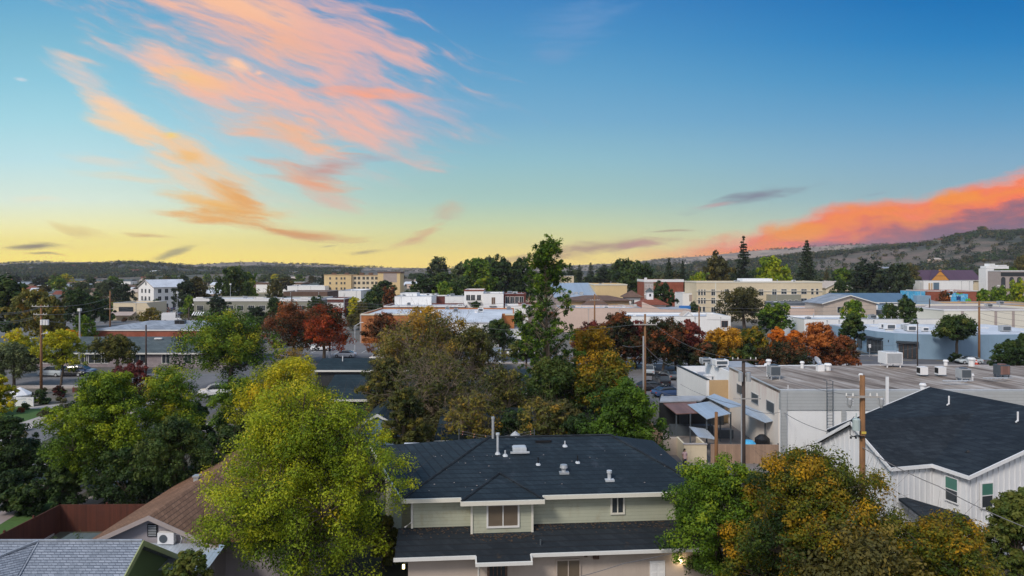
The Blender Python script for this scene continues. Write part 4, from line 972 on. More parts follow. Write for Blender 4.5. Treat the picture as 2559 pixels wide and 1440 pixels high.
# ---- bottom left corner
def grey_corner_house():
    e = empty('house', (-17.9, 31.6, 0), 0, 'pale grey shingled house with a green gable end in the bottom left corner', 'house')
    zr = 4.82; yr = 1.45; t = .14; sl = .62
    r = MB()
    r.slab([(0, yr, zr), (-26, yr, zr), (-26, yr - 6.5, zr - 6.5 * sl), (0.0, yr - 6.5, zr - 6.5 * sl)], t)
    r.slab([(-26, yr, zr), (0, yr, zr), (0.1, yr + 4.4, zr - 4.4 * sl), (-26, yr + 4.4, zr - 4.4 * sl)], t)
    r.slab([(-5.1, yr - .02, zr + .0), (-10.4, yr - 6.6, zr - 6.4 * .2), (-4.2, yr - 6.6, zr - 6.6 * sl + .12)], t)
    r.build('roof', M['shingle_grey'], e)
    q = MB(); q.tube([(-5.0, yr, zr + .02), (-10.2, yr - 6.4, zr - 6.4 * .2 + .02)], .07, 5); q.tube([(-5.0, yr, zr + .02), (-4.15, yr - 6.5, zr - 6.5 * sl + .16)], .035, 5); q.tube([(0, yr, zr + .03), (-26, yr, zr + .03)], .06, 5)
    q.build('ridge_cap', M['shingle_grey_far'], e)
    q = MB()
    for sy in (-1, 1):
        L = 6.5 if sy < 0 else 4.4
        p, p2 = Vector((0.02, yr, zr)), Vector((0.02, yr + sy * L, zr - L * sl)); d = Vector((0, 0, .24)); off = Vector((.06, 0, 0))
        q.hexa([p - d, p2 - d, p2 - d + off, p - d + off, p + Vector((0, 0, .04)), p2 + Vector((0, 0, .04)), p2 + off + Vector((0, 0, .04)), p + off + Vector((0, 0, .04))])
        p, p2 = Vector((-.55, yr, zr - .16)), Vector((-.55, yr + sy * L, zr - .16 - L * sl)); off = Vector((.5, 0, 0))
    q.build('barge_board', plain('green_trim', (.30, .34, .16, 1), .6, .08), e)
    q = MB(); q.poly([(-.6, yr - 6.2, 0), (-.6, yr + 4.0, 0), (-.6, yr + 4.0, zr - 4.0 * sl - .16), (-.6, yr, zr - .16), (-.6, yr - 6.2, zr - 6.2 * sl - .16)])
    q.box(-25, -.61, yr - 6, yr + 3.8, 0, .9 )
    q.build('wall', M['green_wall'], e)
grey_corner_house()
def brown_house():
    x0, Y0 = -23.6, 38.3
    e = gabled('low house with a brown shingle roof, louvred gable vent and outdoor cooling unit', x0, Y0, 6.9, 16, 2.75, 4.3, 'stucco_grey', 'shingle_brown', 'y', 0, .45, name='house', trim='stone')
    q = MB().box(-.28, .28, -.06, 0, -.35, .35); q.mat(1)
    for k in range(7): q.box(-.22, .22, -.085, -.05, -.3 + k * .09, -.26 + k * .09)
    q.build('gable_vent', [M['black'], M['metal']], e, (3.45, -.003, 3.35))
    q = MB().box(-.45, .45, -.38, -.06, -.3, .32); q.mat(1).tube([(-.12, -.385, 0), (-.12, -.40, 0)], .23, 14); q.mat(0)
    q.tube([(.45, -.2, .2), (.72, -.2, .2), (.82, -.2, -.05), (.7, -.2, -.4), (.5, -.2, -.42)], .03, 6); q.box(-.4, -.3, -.3, 0, -.42, -.3); q.box(.3, .4, -.3, 0, -.42, -.3)
    q.build('cooling_unit', [M['white'], M['metal_dark']], e, (4.35, -.003, 3.0))
    q = MB().box(-.16, .16, -.16, .16, -.1, .2).box(-.22, .22, -.22, .22, .2, .3); q.build('roof_vent', M['metal'], e, (2.6, 7.2, 3.95)); 
    MB().slab([(4.7, -2.6, 2.3), (7.6, -2.6, 2.2), (7.6, -.15, 2.6), (3.2, -.15, 2.7), (3.2, -1.2, 2.5)], .05).build('lean_to_roof', M['sheet'], e)
    MB().box(6.9, 12.5, 1.5, 12, 0, 2.6).build('rear_wing', M['stucco_grey'], e)
    r = MB().slab([(6.4, .8, 2.5), (13.0, .8, 2.5), (10, 6.5, 4.0), (6.8, 6.5, 4.0)], .15).slab([(13, 12.5, 2.5), (6.4, 12.5, 2.5), (6.8, 6.5, 4.0), (10, 6.5, 4.0)], .15).slab([(13, .8, 2.5), (13, 12.5, 2.5), (10, 6.5, 4.0)], .15)
    r.build('rear_roof', M['shingle_brown'], e)
brown_house()
fence('dark red wooden yard fence at the lower left', [(-31.2, 39.4), (-31.0, 46.8), (-24.6, 46.9)], 1.85, M['red_fence'], .07)
e = empty('deck', (-29.6, 41.2, 0), 0, 'grey patio deck behind the red yard fence', 'deck')
MB().box(0, 5.6, 0, 4.6, 0, .28).build('boards', ribbed('deck_boards', (.10, .13, .13, 1), .14, 0, .7, 0, .15), e)
def pot(x, y, z, s_, label, plant=True, mat='white'):
    e = empty('flower_pot', (x, y, z), 0, label, 'pot')
    q = MB().cyl(0, 0, 0, .45 * s_, .16 * s_, .24 * s_, 10); q.build('pot', M[mat], e)
    if plant:
        v = MB()
        for k in range(60):
            a, r_, h = rng.uniform(0, 6.28), rng.uniform(0, .3) * s_, rng.uniform(.4, 1.0) * s_
            c = Vector((math.cos(a) * r_, math.sin(a) * r_, h)); d = Vector((rng.uniform(-1, 1), rng.uniform(-1, 1), rng.uniform(-.2, 1))) * .12
            s2 = d.cross(Vector((.3, .5, .2))) * .5; v.poly([c - d, c + s2, c + d, c - s2])
        v.build('foliage', plain('pot_plant_leaf', (.05, .09, .02, 1), .7, .3, 5), e)
pot(-28.3, 42.3, .28, 1.1, 'white pot with dark plant nearest the front of the deck')
pot(-27.6, 43.4, .28, 1.0, 'white pot behind the one at the front of the deck')
pot(-25.3, 44.0, .28, 1.0, 'white pot at the house side of the deck', False)

# ---- mid left: two long low roofs
def low_hall():
    Y = 125; e = gabled('long low lilac brick building with a slate green roof behind the parked cars', X(-260, Y), Y, X(575, Y) - X(-260, Y), 17, 2.75, 4.75, 'brick_lilac', 'shingle_slate', 'x', 0, .5, cat='building', name='building',
        wins=[(X(p, Y) - X(-260, Y), .75, ww, 1.5) for p, ww in ((108, 2.3), (212, 1.3), (236, 2.6), (262, 1.2), (350, 2.2), (415, 1.4), (20, 2.3), (-60, 2.3), (470, 1.3), (505, 1.3))], trim='trim')
    x0 = X(-260, Y)
    for px in (70, 286, 392): MB().box(-.7, .7, -.25, .25, 0, .25).build('skylight', M['white'], e, (X(px, 131) - x0, 6.6, 4.45))
low_hall()
e = gabled('brick building with a broad pale grey shingle roof behind the low lilac brick one', X(232, 153), 153, 30, 17, 4.35, 5.8, 'brick_red', 'shingle_grey_far', 'x', 0, .15, hip=True, cat='building', name='building')
for px, py in ((442, 812), (455, 812)):
    q = MB().box(-.55, .55, -.5, .5, 0, 1.1); q.mat(1).box(-.5, .5, -.52, -.48, .2, 1.0); q.build('air_conditioner', [M['metal_dark'], M['black']], e, (X(px, 158) - X(232, 153), 5.5, 5.0))
for k, px in enumerate((262, 296, 333, 420, 448)): MB().box(-.3, .3, -.3, .3, 0, .45).build('roof_vent', M['white'], e, (X(px, 154) - X(232, 153), 1.0, 4.0))
# ---- solar-panel building, the long tan building with cornice, the three-storey gable
e, Y, x0, w = block('pale modern building with dark solar panels and a slanted end wall', 283, 366, 757, 6, 14, 'cream', 'white_roof', Y=240)
MB().box(2.0, 7.0, -.12, -.01, 2.2, 4.6).build('solar_panel', ribbed('solar_glass', (.035, .045, .055, 1), 1.0, 0, .2, .2, .2), e)
q = MB().hexa([(w, -.4, 0), (w + 4.5, -.4, 0), (w + 4.5, 0, 0), (w, 0, 0), (w, -.4, 6), (w + .3, -.4, 5.8), (w + .3, 0, 5.8), (w, 0, 6)]); q.build('slanted_wall', M['cream'], e)
q = MB().slab([(-.3, -3, 1.9), (8, -3, 1.9), (8, .02, 3.0), (-.3, .02, 3.0)], .2); q.build('lower_roof', M['stone'], e)
e, Y, x0, w = block('long olive-grey flat-roofed building with a white cornice and small curved parapets', 484, 788, 747, 7, 24, 'olive', 'white_roof', .5, 'white', Y=250, trim_h=.9,
      wins=[((500, 575, 600, 628, 655, 690, 730, 752), 770, 2.2, 1.9, dict(mull=2))], units=6)
for px in (499, 650, 762):
    x = X(px, Y) - x0; q = MB().prism([(x - 2.2, -.2), (x + 2.2, -.2), (x + 2.2, .1), (x - 2.2, .1)], 7.0, 7.25); q.prism([(x - 1.3, -.2), (x + 1.3, -.2), (x + 1.3, .1), (x - 1.3, .1)], 7.25, 7.65); q.build('parapet_step', M['white'], e)
e2 = empty('awning', (X(484, 243), 243, 0), 0, 'black and white striped awning at the left end of the olive-grey building', 'awning')
q = MB()
for i in range(9): q.mat(i % 2).slab([(i * .42, -1.6, 1.6), (i * .42 + .42, -1.6, 1.6), (i * .42 + .42, 0, 2.7), (i * .42, 0, 2.7)], .06)
q.build('canopy', [M['white'], M['black']], e2); MB().box(0, .08, -1.55, -1.47, 0, 1.6).box(3.7, 3.78, -1.55, -1.47, 0, 1.6).build('frame', M['metal_dark'], e2)
Y = 300
e = gabled('white three-storey building with a pale gable roof, rising left of the mid-town trees', X(346, Y), Y, 13, 16, 10.3, 13.3, 'white_wall', 'white_roof', 'y', R(-35), .5, cat='building', name='building', trim='stone')
for zz in (1.2, 4.4, 7.6):
    for xx in (3.2, 6.2, 9.4): window(e, xx, -.002, zz, 1.2, 1.6, small=True, frame='metal')
    for yy in (2.5, 5.5, 9.0, 13.0): window(e, 13.002, yy, zz, 1.3, 1.6, rz=R(90), small=True, frame='metal')
window(e, 6.5, -.002, 10.9, .8, 1.2, small=True, frame='metal')
MB().box(-4.6, -.02, 2, 11, 0, 9.6).build('side_wing', M['stone'], e)
MB().box(-1.9, -.05, .9, 1.9, 0, 9.2).box(-1.9, -.05, .7, .9, 2.9, 3.1).box(-1.9, -.05, .7, .9, 6.0, 6.2).build('stair_balcony', M['rust'], e)

# ---- far hotel and neighbours
Y = 430
e = empty('hotel', (X(810, Y), Y, 0), 0, 'cream four-storey hotel on the skyline left of the tall grove', 'hotel'); xo = X(810, Y)
MB().box(0, 17, 0, 16, 0, 13.9).build('left_wing', M['yellow'], e); MB().box(-.2, 17.2, -.2, 16.2, 13.902, 14.3).build('left_cornice', M['tan'], e)
MB().box(17.002, 34, 2, 16, 0, 13.6).build('middle_wing', M['cream'], e); MB().box(17, 34, 1.8, 16, 13.602, 14.0).build('middle_cornice', M['tan'], e)
MB().box(34.002, 48, -1, 14, 0, 15.2).build('right_wing', M['yellow'], e); MB().box(37.5, 46, -1.02, -.3, 9.5, 15.6).build('grey_panel', M['stone'], e); MB().box(33.8, 48.4, -1.2, 14.2, 15.202, 16.2).build('right_cornice', M['tile_brown'], e)
for zz in (1.4, 4.8, 8.2, 11.2):
    for xx in (3.8, 7.8, 10.9, 12.9): window(e, xx, -.002, zz, 1.1, 1.5, small=True, frame='cream')
    for xx in (19, 21.5, 24.5, 27, 30, 32.5): window(e, xx, 1.998, zz, 1.5, 1.7, small=True, frame='cream')
    for xx in (40, 44): window(e, xx, -1.004, zz - 1, 1.3, 1.5, small=True, frame='cream') if zz < 8 else None
for xx, yy in ((5, 5), (13, 6), (22, 8), (28, 7), (42, 6)): MB().box(-1.3, 1.3, -1, 1, 0, 1.5).build('roof_box', M['tile_brown'], e, (xx, yy, 14.0))
block('long low white building with a brown fascia left of the far hotel', 640, 756, 706, 7.6, 20, 'white_wall', 'grey_roof', trim='tile_brown', units=3, trim_h=1.6)
block('low white building between the olive-grey building and the far hotel', 718, 812, 715, 7.4, 18, 'white_wall', 'white_roof', units=2)
block('brown-roofed low building with a pale end tower behind the olive-grey one', 708, 818, 729, 8.6, 18, 'tile_brown', 'tile_brown', units=1)
block('small dark red building with white roofline below the far hotel', 818, 860, 746, 7.0, 14, 'brick_dark', 'white_roof', trim='white')
block('small white building in front of the dark red one by the tall light pole', 818, 858, 757, 5.4, 16, 'white_wall', 'white_roof', units=2)
block('white flat-roofed shop just left of the orange-leaved trees in mid-town', 842, 902, 727, 8.0, 30, 'white_wall', 'white_roof', units=3)
# white roofs cluster
block('low white roof with a stepped parapet at the left of the downtown cluster', 986, 1078, 741, 8.4, 26, 'white_wall', 'white_roof', units=8)
block('white flat-roofed block with a raised gable front in the downtown cluster', 1000, 1042, 733, 9.0, 8, 'white_wall', 'white_roof', units=1)
block('brownish roofed shop in the middle of the white downtown cluster', 1076, 1116, 738, 8.2, 22, 'brick_dark', 'grey_roof', trim='white', units=4)
block('grey-white flat-roofed building left of the Spanish style block', 1112, 1168, 741, 8.0, 24, 'white_wall', 'white_roof', units=5)
block('pale strip building in front of the white downtown cluster', 960, 1160, 765, 6.0, 18, 'brick_dark', 'white_roof', trim='white', units=9)
e, Y, x0, w = block('white Spanish style two-storey building with an iron balcony', 1160, 1208, 725, 10.9, 16, 'white_wall', 'tile_red', trim='tile_red', wins=[((1170, 1182, 1197), 744, 1.3, 1.8)])
q = MB().box(1.2, w - .6, -1.0, 0, 6.6, 6.75)
for i in range(12): q.box(1.2 + i * .42, 1.24 + i * .42, -1.0, -.96, 6.75, 7.6)
q.box(1.2, w - .6, -1.0, -.95, 7.6, 7.68); q.build('balcony', M['black'], e)
e, Y, x0, w = block('taller plain white block with one balcony door and blue awning', 1208, 1258, 734, 10.0, 16, 'white_wall', 'white_roof', wins=[((1233,), 752, 1.1, 2.2, dict(pane='tile_brown'))], units=3)
MB().box(1.9, 4.2, -.8, 0, 5.9, 6.0).build('balcony', M['black'], e); MB().slab([(.3, -1.6, 3.9), (w - .3, -1.6, 3.9), (w - .3, .02, 4.8), (.3, .02, 4.8)], .1).build('awning', M['blue_awning'], e)
block('dark red brick building right of the Spanish style block', 1258, 1314, 735, 9.6, 18, 'brick_dark', 'white_roof', trim='brick_dark', wins=[((1268, 1280, 1292, 1303), 750, 1.2, 2.2)], units=4)
block('white roofed low shop under the dark red brick building', 1262, 1320, 765, 6.6, 12, 'white_wall', 'white_roof', units=3)
block('dark brown low storefront left of the tall slender tree', 1296, 1345, 757, 7.2, 12, 'pinkish', 'tile_brown', trim='brick_dark', wins=[((1310, 1325), 770, 1.6, 1.6)])
# orange brick hall
e, Y, x0, w = block('long orange brick hall with a white roof behind the autumn trees', 903, 1285, 785, 7.07, 26, 'brick_orange', 'white_roof', .35, 'cream_trim', trim_h=.3, units=10)
MB().box(-.4, -.004, .2, 26, 0, 7.0).build('side_wall', M['stone'], e)
q = MB(); xa, xb = X(1025, 150) - x0, X(1250, 150) - x0
MB().box(xa, xb, -17, -.01, 0, 6.4).build('front_wing', M['white_wall'], e)
MB().slab([(xa - .2, -17.2, 6.45), (xb + .2, -17.2, 6.45), (xb + .2, -.02, 7.3), (xa - .2, -.02, 7.3)], .15).build('front_wing_roof', M['white_roof'], e)
MB().box(X(1250, 165) - x0 + .3, X(1262, 165) - x0, -.2, 0, 0, 7.2).build('pilaster', M['brick_orange'], e)
block('white low block right of the orange brick hall', 1262, 1325, 822, 4.0, 12, 'white_wall', 'white_roof', units=2, Y=158)

# ---- centre-right downtown
block('cream rooftop block behind the grey theatre roof', 1400, 1434, 690, 14.5, 10, 'cream', 'white_roof')
e, Y, x0, w = block('yellow windowless theatre wall with a grey metal roof to its left', 1487, 1567, 711, 12.05, 26, 'yellow', 'grey_roof', trim='cream_trim', units=3)
xl = X(1385, 250) - x0
MB().slab([(xl, -9, 7.6), (-.02, -9, 7.6), (-.02, 22, 12.2), (xl, 22, 12.2)], .3).build('metal_roof', M['greymetal'], e)
MB().box(xl + .2, -.03, -8.5, 20, 0, 7.2).build('side_hall', M['stone'], e)
for i in range(5): MB().box(-.7, .7, -.5, .5, 0, 1.0).build('air_conditioner', M['metal'], e, (xl + 3 + i * 1.9, -4 + (i % 2), 8.3))
e = gabled('tan arcade building with a long brown eave below the yellow theatre', X(1418, 216), 216, X(1572, 216) - X(1418, 216), 12, 8.2, 9.4, 'tan', 'tile_brown', 'x', 0, .8, hip=True, cat='building', name='building', wins=[(3, 4.2, 3.4, 1.6), (17, 4.4, 1.8, 2.2)], trim='tile_brown')
e = gabled('brown pyramid-roofed entrance pavilion of the tan arcade', X(1463, 211), 211, 6.6, 6.6, 7.3, 9.9, 'tan', 'tile_brown', 'x', 0, .9, hip=True, cat='pavilion', name='pavilion', wins=[(3.3, 3.5, 4.2, 3)], trim=None)
e = gabled('white square tower with a flat brown hipped roof', X(1563, 225), 225, 4.9, 5, 9.3, 10.9, 'white_wall', 'tile_brown', 'x', 0, .8, hip=True, cat='tower', name='tower', wins=[(2.4, 6.3, .9, 1.5)], trim=None)
e, Y, x0, w = block('red brick building with a white cornice and arched side windows', 1610, 1708, 699, 13.4, 16, 'brick_red', 'white_roof', trim='white', trim_h=1.0, wins=[((1615, 1622, 1629), 715, .8, 1.5, dict(frame='white')), ((1615, 1622, 1629), 730, .8, 1.5, dict(frame='white'))])
MB().box(-.05, 3.9, -.06, -.004, 0, 12.4).build('pale_front', M['stone'], e); MB().box(.0, w, -.2, -.01, 6.8, 7.3).build('belt_course', M['white'], e)
MB().box(.2, 1.2, 0, 1, 13.5, 14.2).build('finial', M['white'], e)
e = gabled('low building with a red tile hip roof and white cupola', X(1603, 205), 205, 7.4, 8, 7.7, 9.6, 'pinkish', 'tile_red', 'x', 0, .8, hip=True, cat='building', name='building', trim=None)
q = MB().box(-.95, .95, -.95, .95, -.8, 1.6); q.build('cupola', M['white'], e, (3.0, 2.8, 9.4))
MB().box(-.3, .3, -.97, -.94, .2, 1.0).build('cupola_window', M['glass'], e, (3.0, 2.8, 9.4))
q = MB(); 
for k in range(4):
    a = [(-1.2, -1.2), (1.2, -1.2), (1.2, 1.2), (-1.2, 1.2)][k]; b_ = [(1.2, -1.2), (1.2, 1.2), (-1.2, 1.2), (-1.2, -1.2)][k]; q.poly([(*a, 1.6), (*b_, 1.6), (0, 0, 2.9)])
q.poly([(-1.2, -1.2, 1.6), (-1.2, 1.2, 1.6), (1.2, 1.2, 1.6), (1.2, -1.2, 1.6)]); q.build('cupola_roof', M['shingle_slate'], e, (3.0, 2.8, 9.4))
MB().slab([(-1.3, -2.6, 6.2), (2.8, -2.6, 6.2), (2.8, .01, 7.6), (-1.3, .01, 7.6)], .15).build('lower_roof', M['tile_red'], e)
e, Y, x0, w = block('long pale pink parapet building with a sloping side parapet', 1398, 1604, 770, 6.8, 14, 'pinkish', 'white_roof', units=7)
MB().hexa([(w, -.4, 0), (w + 7.4, -.4, 0), (w + 7.4, 0, 0), (w, 0, 0), (w, -.4, 8.6), (w + 7.4, -.4, 5.6), (w + 7.4, 0, 5.6), (w, 0, 8.6)]).build('sloping_parapet', M['pinkish'], e)
MB().box(w, w + 14, .1, 12, 0, 6.4).build('right_hall', M['pinkish'], e); MB().box(w + .2, w + 13.8, .3, 11.8, 6.4, 6.5).build('right_roof', M['grey_roof'], e)
e, Y, x0, w = block('low white shop wall with one dark square window right of the dark red trees', 1560, 1826, 791, 5.8, 15, 'white_wall', 'white_roof', units=6, wins=[((1811,), 810, 1.5, 1.5, dict(pane='glass', frame='brick_dark'))])
xs = X(1766, Y) - x0
MB().hexa([(xs, -.1, 5), (w, -.1, 5), (w, .32, 5), (xs, .32, 5), (xs, -.1, 6.6), (w, -.1, 5.85), (w, .32, 5.85), (xs, .32, 6.6)]).build('stepped_parapet', M['white_wall'], e)
gabled('tiny shed with a pale gable roof on the white shop row', X(1703, 182), 182, 3.6, 4, 5.2, 6.7, 'white_wall', 'stucco_low', 'y', 0, .3, cat='shed', name='shed')
e = empty('awning', (X(1701, 200), 200, 0), 0, 'bright blue awning between the pink and cream buildings', 'awning')
MB().box(0, 2.9, 0, 2.0, 6.0, 7.1).build('canopy', M['blue_awning'], e); MB().box(.1, .2, .1, .2, 0, 6.0).box(2.7, 2.8, .1, .2, 0, 6.0).build('frame', M['metal_dark'], e)
block('small white shop behind the blue awning', 1706, 1742, 733, 9.0, 12, 'white_wall', 'white_roof', wins=[((1731,), 745, 2.6, 2.4, dict(pane='stone', mull=0))])
# cream three-storey
e, Y, x0, w = block('large cream three-storey building with dark windows', 1741, 2055, 704, 13.4, 17, 'cream', 'white_roof', .5, 'cream_trim', trim_h=.4, small=False,
   wins=[((1783, 1816, 1848, 1902, 1935), 731, 1.55, 2.1), ((1783, 1816, 1848), 752, 1.55, 2.0), ((1783,), 775, 1.55, 2.0), ((1747, 1754, 1761), 731, .6, 2.0, dict(mull=0)), ((1747, 1754, 1761), 752, .6, 2.0, dict(mull=0)),
         ((1749, 1759), 773, .8, 1.8, dict(mull=0)), ((1959, 1984, 2009), 729, 1.9, 1.7), ((2030, 2042), 729, .85, 2.0, dict(mull=0)), ((2009,), 752, 2.0, 1.7), ((2030, 2042), 750, .85, 1.6, dict(mull=0))], units=5)
MB().box(-.3, w + .3, -.3, -.16, 9.9, 10.15).build('belt_course', M['cream_trim'], e); MB().box(-.05, w * .5, -.25, -.01, 6.8, 7.0).build('lower_belt_course', M['cream_trim'], e)
MB().box(6.6 + xs * 0, 7.0, -.08, -.003, 0, 13).build('downpipe', M['cream_trim'], e)
MB().box(0, 11, 0, 6, 0, 1.4).build('roof_house', M['white_wall'], e, (18.5, 6, 13.0))
e2, Yb, xb0, wb = block('pale olive annexe in front of the cream three-storey building', 1925, 2002, 737, 8.8, 6, 'olive', 'white_roof', wins=[((1962, 1974, 1990), 754, .9, 1.1)])
gabled('pale yellow gabled hall beyond the cream three-storey building', X(2064, 280), 280, 10.2, 12, 10.4, 12.9, 'cream', 'stucco_low', 'y', 0, .5, cat='hall', name='hall')
# right distance
Y = 330
e = gabled('long dark purple-roofed building on the far right skyline', X(2300, Y), Y, 29, 13, 12.9, 17.4, 'cream', 'tile_purple', 'x', 0, .6, cat='building', name='building', wins=[(p, 10.6, 1.4, 1.2) for p in (16, 19, 22, 25)])
q = MB().poly([(0, 0, 0), (8.8, 0, 0), (4.4, 0, 4.8)]).poly([(0, .5, 0), (4.4, .5, 4.8), (8.8, .5, 0)]).poly([(0, 0, 0), (4.4, 0, 4.8), (4.4, .5, 4.8), (0, .5, 0)]).poly([(8.8, 0, 0), (8.8, .5, 0), (4.4, .5, 4.8), (4.4, 0, 4.8)])
q.box(3.9, 4.9, 0, .5, 4.3, 5.3); q.build('orange_gable', M['orange_paint'], e, (4.0, -2.0, 12.3)); MB().box(2.0, 6.8, -.05, 0, 2.2, 2.4).build('gable_band', M['tile_brown'], e, (4.0, -2.0, 12.3))
MB().box(4.0, 12.8, -2.0, 0, 0, 12.3).build('gable_wall', M['yellow'], e)
MB().slab([(3.7, -2.1, 12.35), (8.4, -2.1, 17.3), (8.4, 5, 17.3), (3.7, 0, 12.35)], .2).slab([(8.4, -2.1, 17.3), (13.1, -2.1, 12.35), (13.1, 0, 12.35), (8.4, 5, 17.3)], .2).build('gable_roof', M['tile_purple'], e)
e, Y, x0, w = block('long white wall with faded painted panels below the purple-roofed building', 2308, 2432, 702, 12.6, 8, 'white_wall', 'white_roof')
MB().box(2.2, 3.0, -.05, 0, 7, 11.6).box(3.4, 4.0, -.05, 0, 7, 11.6).build('mural_panel', M['tan'], e); MB().box(4.4, 7.0, -.05, 0, 7.5, 11.8).build('mural_panel', M['bluemetal'], e)
e, Y, x0, w = block('white tower block at the far right beside the arched stone building', 2464, 2484, 671, 18.1, 5, 'white_wall', 'white_roof', Y=318, units=2)
MB().box(.5, 11, .5, 4.6, 0, 1.3).box(2, 4.5, .4, 4, 1.3, 2.4).box(6, 10, .4, 4, 1.3, 1.8).build('roof_house', M['white_wall'], e, (0, 0, 18.0))
e, Y, x0, w = block('grey-pink stone building with tall arched windows at the far right', 2501, 2640, 677, 17.2, 8, 'stone', 'dark_roof', trim='white', Y=292, trim_h=.3)
MB().box(.0, w, -.1, -.004, 14.8, 16.5).build('dark_glazing', M['dark'], e)
for p in (2507, 2528, 2547, 2567, 2590):
    x = X(p, Y) - x0; q = MB().box(-.95, .95, -.06, .0, 0, 4.4)
    q.prism([(0, 0), (0.001, 0), (0, .001)], 0, .001)
    pts = [(-.95, 4.4), (.95, 4.4)] + [(math.cos(a) * .95, 4.4 + math.sin(a) * .95) for a in [math.pi * k / 8 for k in range(1, 8)]]
    q.poly([(a, -.06, b_) for a, b_ in pts]); q.build('arched_window', M['glass'], e, (x, -.002, 9.2))
# mural wall
e, Y, x0, w = block('brick red shop row with a bright blue painted mural', 2318, 2445, 727, 9.6, 14, 'brick_red', 'white_roof', trim='white', units=3, trim_h=.2)
def patch(a, b_, z0, z1, m, y=-.03):
    n_ = 9; pts = [(a + (b_ - a) * i / n_, z0 + rng.uniform(0, .5)) for i in range(n_ + 1)] + [(b_ - (b_ - a) * i / n_, z1 - rng.uniform(0, .8)) for i in range(n_ + 1)]
    MB().poly([(p[0], y, p[1]) for p in pts]).poly([(p[0], y + .025, p[1]) for p in reversed(pts)]).build('mural', M[m], e)
M['mural_blue'] = plain('mural_blue', (.08, .42, .72, 1), .8, .35, 1.2, dirt=(.55, .75, .85, 1)); M['mural_green'] = plain('mural_green', (.12, .40, .06, 1), .8, .2, 1); M['mural_dark'] = plain('mural_dark_blue', (.01, .05, .18, 1), .8, .3, 1)
patch(7.6, 15.4, 5.4, 9.1, 'mural_blue'); patch(10.6, 13.4, 8.1, 9.0, 'mural_green', -.06); patch(11, 12.6, 5.8, 8.0, 'mural_dark', -.06); patch(14.4, 16.6, 5.4, 7.0, 'mural_green', -.06); patch(8.6, 11.4, 9.1, 9.7, 'white', -.05)
e, Y, x0, w = block('small shop wall painted bright blue left of the brick red row', 2287, 2322, 728, 9.4, 10, 'mural_blue', 'tile_red', units=0)
# blue-grey roof and neighbours
Y = 200
e = gabled('long blue-grey metal-roofed building with a sloped right end', X(2108, Y), Y, 21, 18, 8.3, 10.6, 'bluewall', 'bluemetal', 'x', 0, .4, cat='building', name='building')
MB().box(20.6, 24.6, -1.6, .2, 0, 10.2).build('end_wall', M['bluewall'], e)
MB().hexa([(24.6, -1.5, 0), (33, -1.5, 0), (33, -1.1, 0), (24.6, -1.1, 0), (24.6, -1.5, 9.0), (33, -1.5, 6.6), (33, -1.1, 6.6), (24.6, -1.1, 9.0)]).build('sloping_wall', M['grey_roof'], e)
e = gabled('tan gabled hall in front of the long blue-grey roof', X(2057, 193), 193, 15, 12, 8.4, 10.6, 'stucco_low', 'shingle_grey_far', 'y', 0, .6, cat='hall', name='hall', wins=[(5, 5.6, 2.0, 1.6), (9, 5.6, 2.0, 1.6)])
e2, *_ = block('dark grey low parapet block behind the pink wall', 1940, 2068, 757, 7.4, 10, 'dark_roof', 'dark_roof', units=5)
block('pale pink flat-roofed building right of the dark olive tree', 1962, 2066, 771, 6.5, 14, 'pinkish', 'white_roof', units=2)
block('low white shed roof right of the pink building', 2066, 2124, 776, 6.0, 10, 'white_wall', 'white_roof', units=2)
e2, *_ = block('small dark building with a white rooftop sign box', 2150, 2245, 775, 6.2, 10, 'dark_roof', 'grey_roof', units=5)
MB().box(-.9, .9, -.3, .3, .2, 2.0).build('sign_box', M['white'], e2, (3, 1, 6.2)); MB().box(-1.2, 1.2, -.8, .8, .2, 1.4).build('air_conditioner', M['white'], e2, (5, 3, 6.0))
block('wide pale grey flat roof behind the autumn trees', 2010, 2365, 798, 5.4, 14, 'white_wall', 'white_roof', units=9)
block('low white building between the wide pale roof and the big white warehouse', 2290, 2352, 781, 6.4, 12, 'white_wall', 'white_roof', units=1)
e, Y, x0, w = block('big cream-white warehouse with wall pilasters at the right', 2360, 2640, 774, 7.9, 26, 'cream_trim', 'stone', .4, 'white', trim_h=.25, units=5)
for p in (2405, 2488, 2532, 2580): MB().box(-.3, .3, -.12, -.003, 0, 7.5).build('pilaster', M['stone'], e, (X(p, Y) - x0, 0, 0))
block('tan roof band of the long building behind the white warehouse', 2292, 2640, 766, 7.6, 18, 'tan', 'stone', Y=198, units=2)
